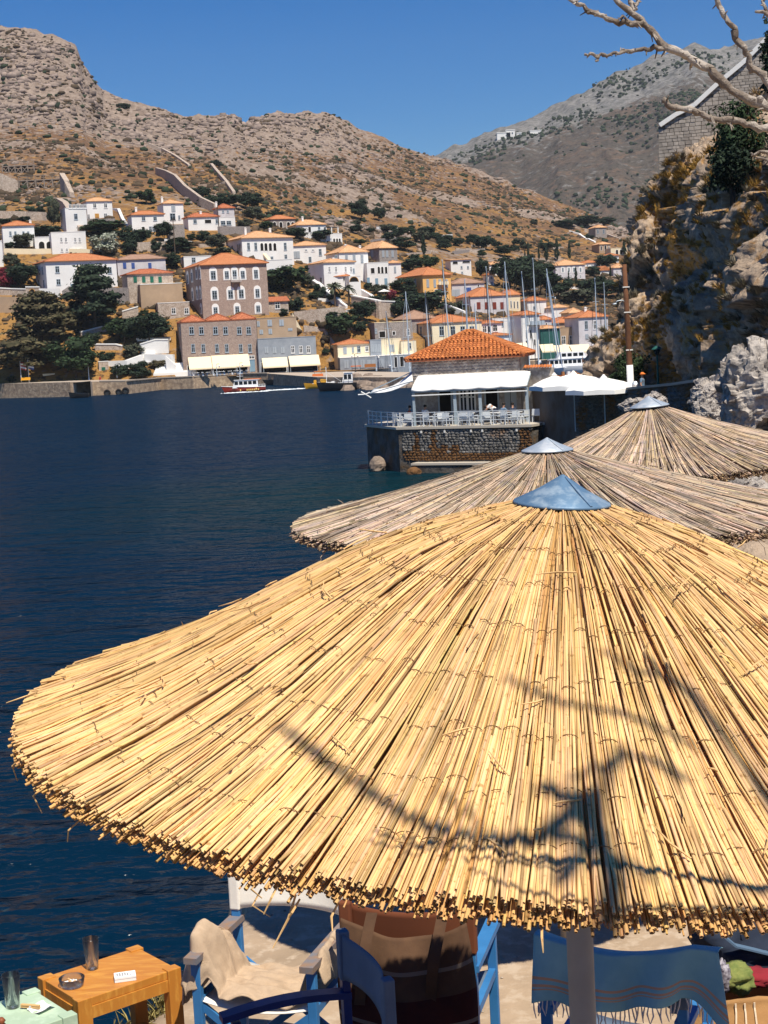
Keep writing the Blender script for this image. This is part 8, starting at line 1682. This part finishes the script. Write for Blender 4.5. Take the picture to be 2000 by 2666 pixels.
mat('peg_wood', (.66, .42, .18), (.58, .36, .15), 30, rough=.7); P = on_z(80, 2620, zt_+.012); r = root('clothes_peg', 'wooden clothes peg clipping the paper receipt', 'peg', P, -.25); MB().box(-.042, .04, -.006, .006, .002, .007).build('jaw', M_['peg_wood'], r, world=False); MB().box(-.042, .04, -.006, .006, -.006, -.001).build('jaw', M_['peg_wood'], r, world=False); MB().tube([(0, -.008, .0005), (0, .008, .0005)], .004, 8).build('spring', M_['steel_pale'], r, world=False)
P = at(2, 2640, 5.75); r = root('wooden_spindle', 'turned reddish brown wooden spindle cut by the left edge', 'spindle', (P[0], P[1], 6.45)); mat('spindle_wood', (.26, .08, .03), (.20, .06, .025), 12, rough=.5)
prof = []
for i in range(9): prof += [(.010, .0+i*.016), (.0165, .008+i*.016)]
MB().lathe([(.012, -.45)]+prof+[(.008, .148)], 16).build('turned_rings', M_['spindle_wood'], r, True, world=False)
# ================================================================== BARE TREE
mat('bark_pale', (.30, .25, .205), (.13, .10, .078), 26, rough=.95, bump=1, bscale=60, bdist=.008, c3=(.42, .37, .32), scale3=30); mat('bark_twig', (.14, .09, .06), rough=.95)
tr = root('bare_tree', 'leafless pale-barked tree reaching over the view from the right', 'tree', (2.15, 1.8, FZ))
brg = random.Random(12); TY = 2.05
def branch(pts, r0, r1, name='branch', sub=3, wob=.0032, knots=True, Yl=None):
    P = [Vector(at(u, v, y)) if not isinstance(u, np.ndarray) else Vector(u) for u, v, y in pts] if not isinstance(pts[0], (np.ndarray, Vector)) else [Vector(p) for p in pts]
    Q = []
    for i in range(len(P)-1):
        for k in range(sub): t = k/sub; Q.append(P[i].lerp(P[i+1], t)+Vector((brg.uniform(-wob, wob), brg.uniform(-wob, wob), brg.uniform(-wob, wob)))*(1 if k else .3))
    Q.append(P[-1])
    if knots: Q = [q_ for a_, b_ in zip(Q[:-1], Q[1:]) for q_ in (a_, a_.lerp(b_, .5)+Vector((brg.uniform(-1, 1), brg.uniform(-1, 1), brg.uniform(-1, 1)))*r0*.10)]+[Q[-1]]
    n = len(Q); R_ = [(.58 if knots else 1)*(r0+(r1-r0)*i/(n-1))*brg.uniform(.78, 1.16) for i in range(n)]
    q = MB(); q.tube(Q, R_, 9)
    if knots:
        for i in range(1, n-1):
            if brg.random() < .4: q.ball(Q[i]+Vector((brg.uniform(-1, 1), brg.uniform(-1, 1), brg.uniform(-1, 1)))*R_[i]*.7, R_[i]*brg.uniform(.5, .75), n=6, k=5, jit=.2, rng=brg)
            if brg.random() < .4: d = Vector((brg.uniform(-1, 1), brg.uniform(-1, 1), brg.uniform(-1, .6))).normalized(); q.tube([Q[i], Q[i]+d*R_[i]*brg.uniform(1.5, 4)], [.0015, .0006], 4)
    return q.build(name, M_['bark_pale'], tr, True)
k_ = 1000
trunk = [np.array([2.15, 1.8, FZ-.2]), np.array([2.12, 1.8, 7.2]), np.array([2.05, 1.82, 8.4]), np.array([1.98, 1.8, 9.2]), np.array([1.95, 1.72, 10.0]), np.array([2.0, 1.6, 10.9])]
branch(trunk, .10, .045, 'trunk', 3, .008)
J1 = at(2700, 420, TY); J2 = at(2600, 330, TY)
B1 = [(2500, 500, TY), (2200, 352, TY), (2000, 280, TY), (1964, 265, TY), (1904, 235, TY), (1868, 205, TY), (1820, 163, TY), (1775, 138, TY), (1723, 115, TY), (1681, 66, TY), (1650, 36, TY), (1600, -6, TY), (1540, -70, TY), (1480, -160, TY)]
branch([np.array([2.0, 1.82, 9.1])]+[at(*p) for p in B1], .0125, .0062, sub=2); 
branch([at(*p) for p in ((1672, 64, TY), (1639, 62, TY), (1597, 54, TY), (1555, 36, TY), (1518, 15, TY), (1488, -2, TY), (1440, -40, TY))], .0072, .0042)
branch([at(*p) for p in ((1728, 124, TY), (1695, 127, TY), (1663, 128, TY), (1621, 134, TY), (1579, 144, TY), (1550, 144, TY), (1522, 141, TY))], .0058, .0028); branch([at(*p) for p in ((1560, 146, TY), (1557, 157, TY), (1552, 160, TY))], .003, .002, 'twig', 2, .001)
branch([at(*p) for p in ((1645, 30, TY), (1638, 5, TY), (1640, -30, TY))], .006, .004, 'twig'); branch([at(*p) for p in ((1655, 25, TY), (1660, 4, TY), (1664, -40, TY))], .005, .004, 'twig')
branch([np.array([2.0, 1.82, 9.05])]+[at(*p) for p in ((2300, 400, TY), (2100, 338, TY), (2000, 334, TY), (1940, 326, TY), (1874, 313, TY), (1814, 293, TY), (1760, 276, TY), (1726, 258, TY))], .0105, .0062, sub=3)
branch([np.array([1.96, 1.75, 9.7])]+[at(*p) for p in ((2300, 420, TY-.1), (2120, 310, TY-.1), (2010, 232, TY-.1), (1970, 184, TY-.1), (1940, 135, TY-.1), (1916, 92, TY-.1), (1892, 48, TY-.1), (1866, -2, TY-.1), (1845, -60, TY-.1))], .0095, .0048, sub=3)
branch([at(*p) for p in ((2060, 60, TY-.2), (2000, 42, TY-.2), (1967, 30, TY-.2))], .005, .003, 'twig'); branch([at(*p) for p in ((2000, 40, TY-.2), (1988, 8, TY-.2), (1990, -30, TY-.2))], .004, .003, 'twig')
branch([at(*p) for p in ((2080, 400, TY), (2000, 397, TY), (1955, 398, TY))], .005, .0025, 'twig'); branch([at(*p) for p in ((2080, 440, TY), (2000, 420, TY), (1972, 412, TY))], .0055, .003, 'twig')
for (u, v) in ((1622, 40), (1660, 60), (1700, 85), (1735, 130), (1800, 160), (1925, 110), (1905, 80), (1850, 300), (1900, 318)):
    for q_ in range(3): branch([at(u, v, TY), at(u+brg.uniform(-14, 14), v+brg.uniform(4, 24), TY+brg.uniform(-.03, .03))], .0016, .0007, 'twig', 2, .0008, False)
# upper limbs out of view, between the sun and the golden parasol
def on_cone(u, v):
    d = ray(u, v); lo, hi = .5, 8.0; to_, zc_, c_, B_ = P1[1:]
    f = lambda s: (lambda L: L[2]-float(zc_(np.hypot(L[0], L[1])))-.02)(((EYE+d*s)-c_)@B_.T)
    s = 1.0
    while f(s) > 0 and s < 7: s += .01
    return EYE+d*s
def shade(pts, t, r0, r1, j=0.0):
    branch([on_cone(u, v)+SUN_D*(t*1.25) for u, v in pts], r0*.95, r1*.95, 'branch', 2, .006, False)
for _p, _t, _a, _b in (([(715, 1885), (790, 1945), (870, 2010), (960, 2070), (1060, 2130), (1160, 2170), (1300, 2195), (1420, 2190)], 3.2, .013, .020), ([(1300, 2195), (1420, 2180), (1490, 2120), (1540, 2060)], 3.2, .022, .028), ([(1400, 2040), (1480, 2090), (1560, 2170), (1600, 2290), (1590, 2400)], 3.3, .020, .028), ([(1450, 2300), (1510, 2230), (1560, 2130), (1580, 2020), (1620, 1940)], 3.5, .022, .014), ([(1400, 2170), (1500, 2190), (1600, 2230), (1700, 2300)], 3.4, .020, .012), ([(1310, 1765), (1380, 1800), (1470, 1835), (1560, 1850), (1640, 1870), (1720, 1905), (1840, 1960)], 3.0, .008, .011),
        ([(1690, 1720), (1760, 1780), (1830, 1850), (1890, 1930), (1950, 2010), (2000, 2080), (2060, 2150)], 3.2, .012, .019), ([(1880, 2290), (1950, 2330), (2010, 2335)], 2.6, .008, .009), ([(1560, 1700), (1640, 1745), (1710, 1760), (1780, 1790)], 2.9, .008, .010), ([(1480, 2040), (1600, 1980), (1700, 1985), (1790, 2040)], 3.0, .009, .012), ([(1150, 2060), (1210, 2110), (1270, 2190)], 2.8, .008, .010)):
    shade(_p, _t, _a, _b)
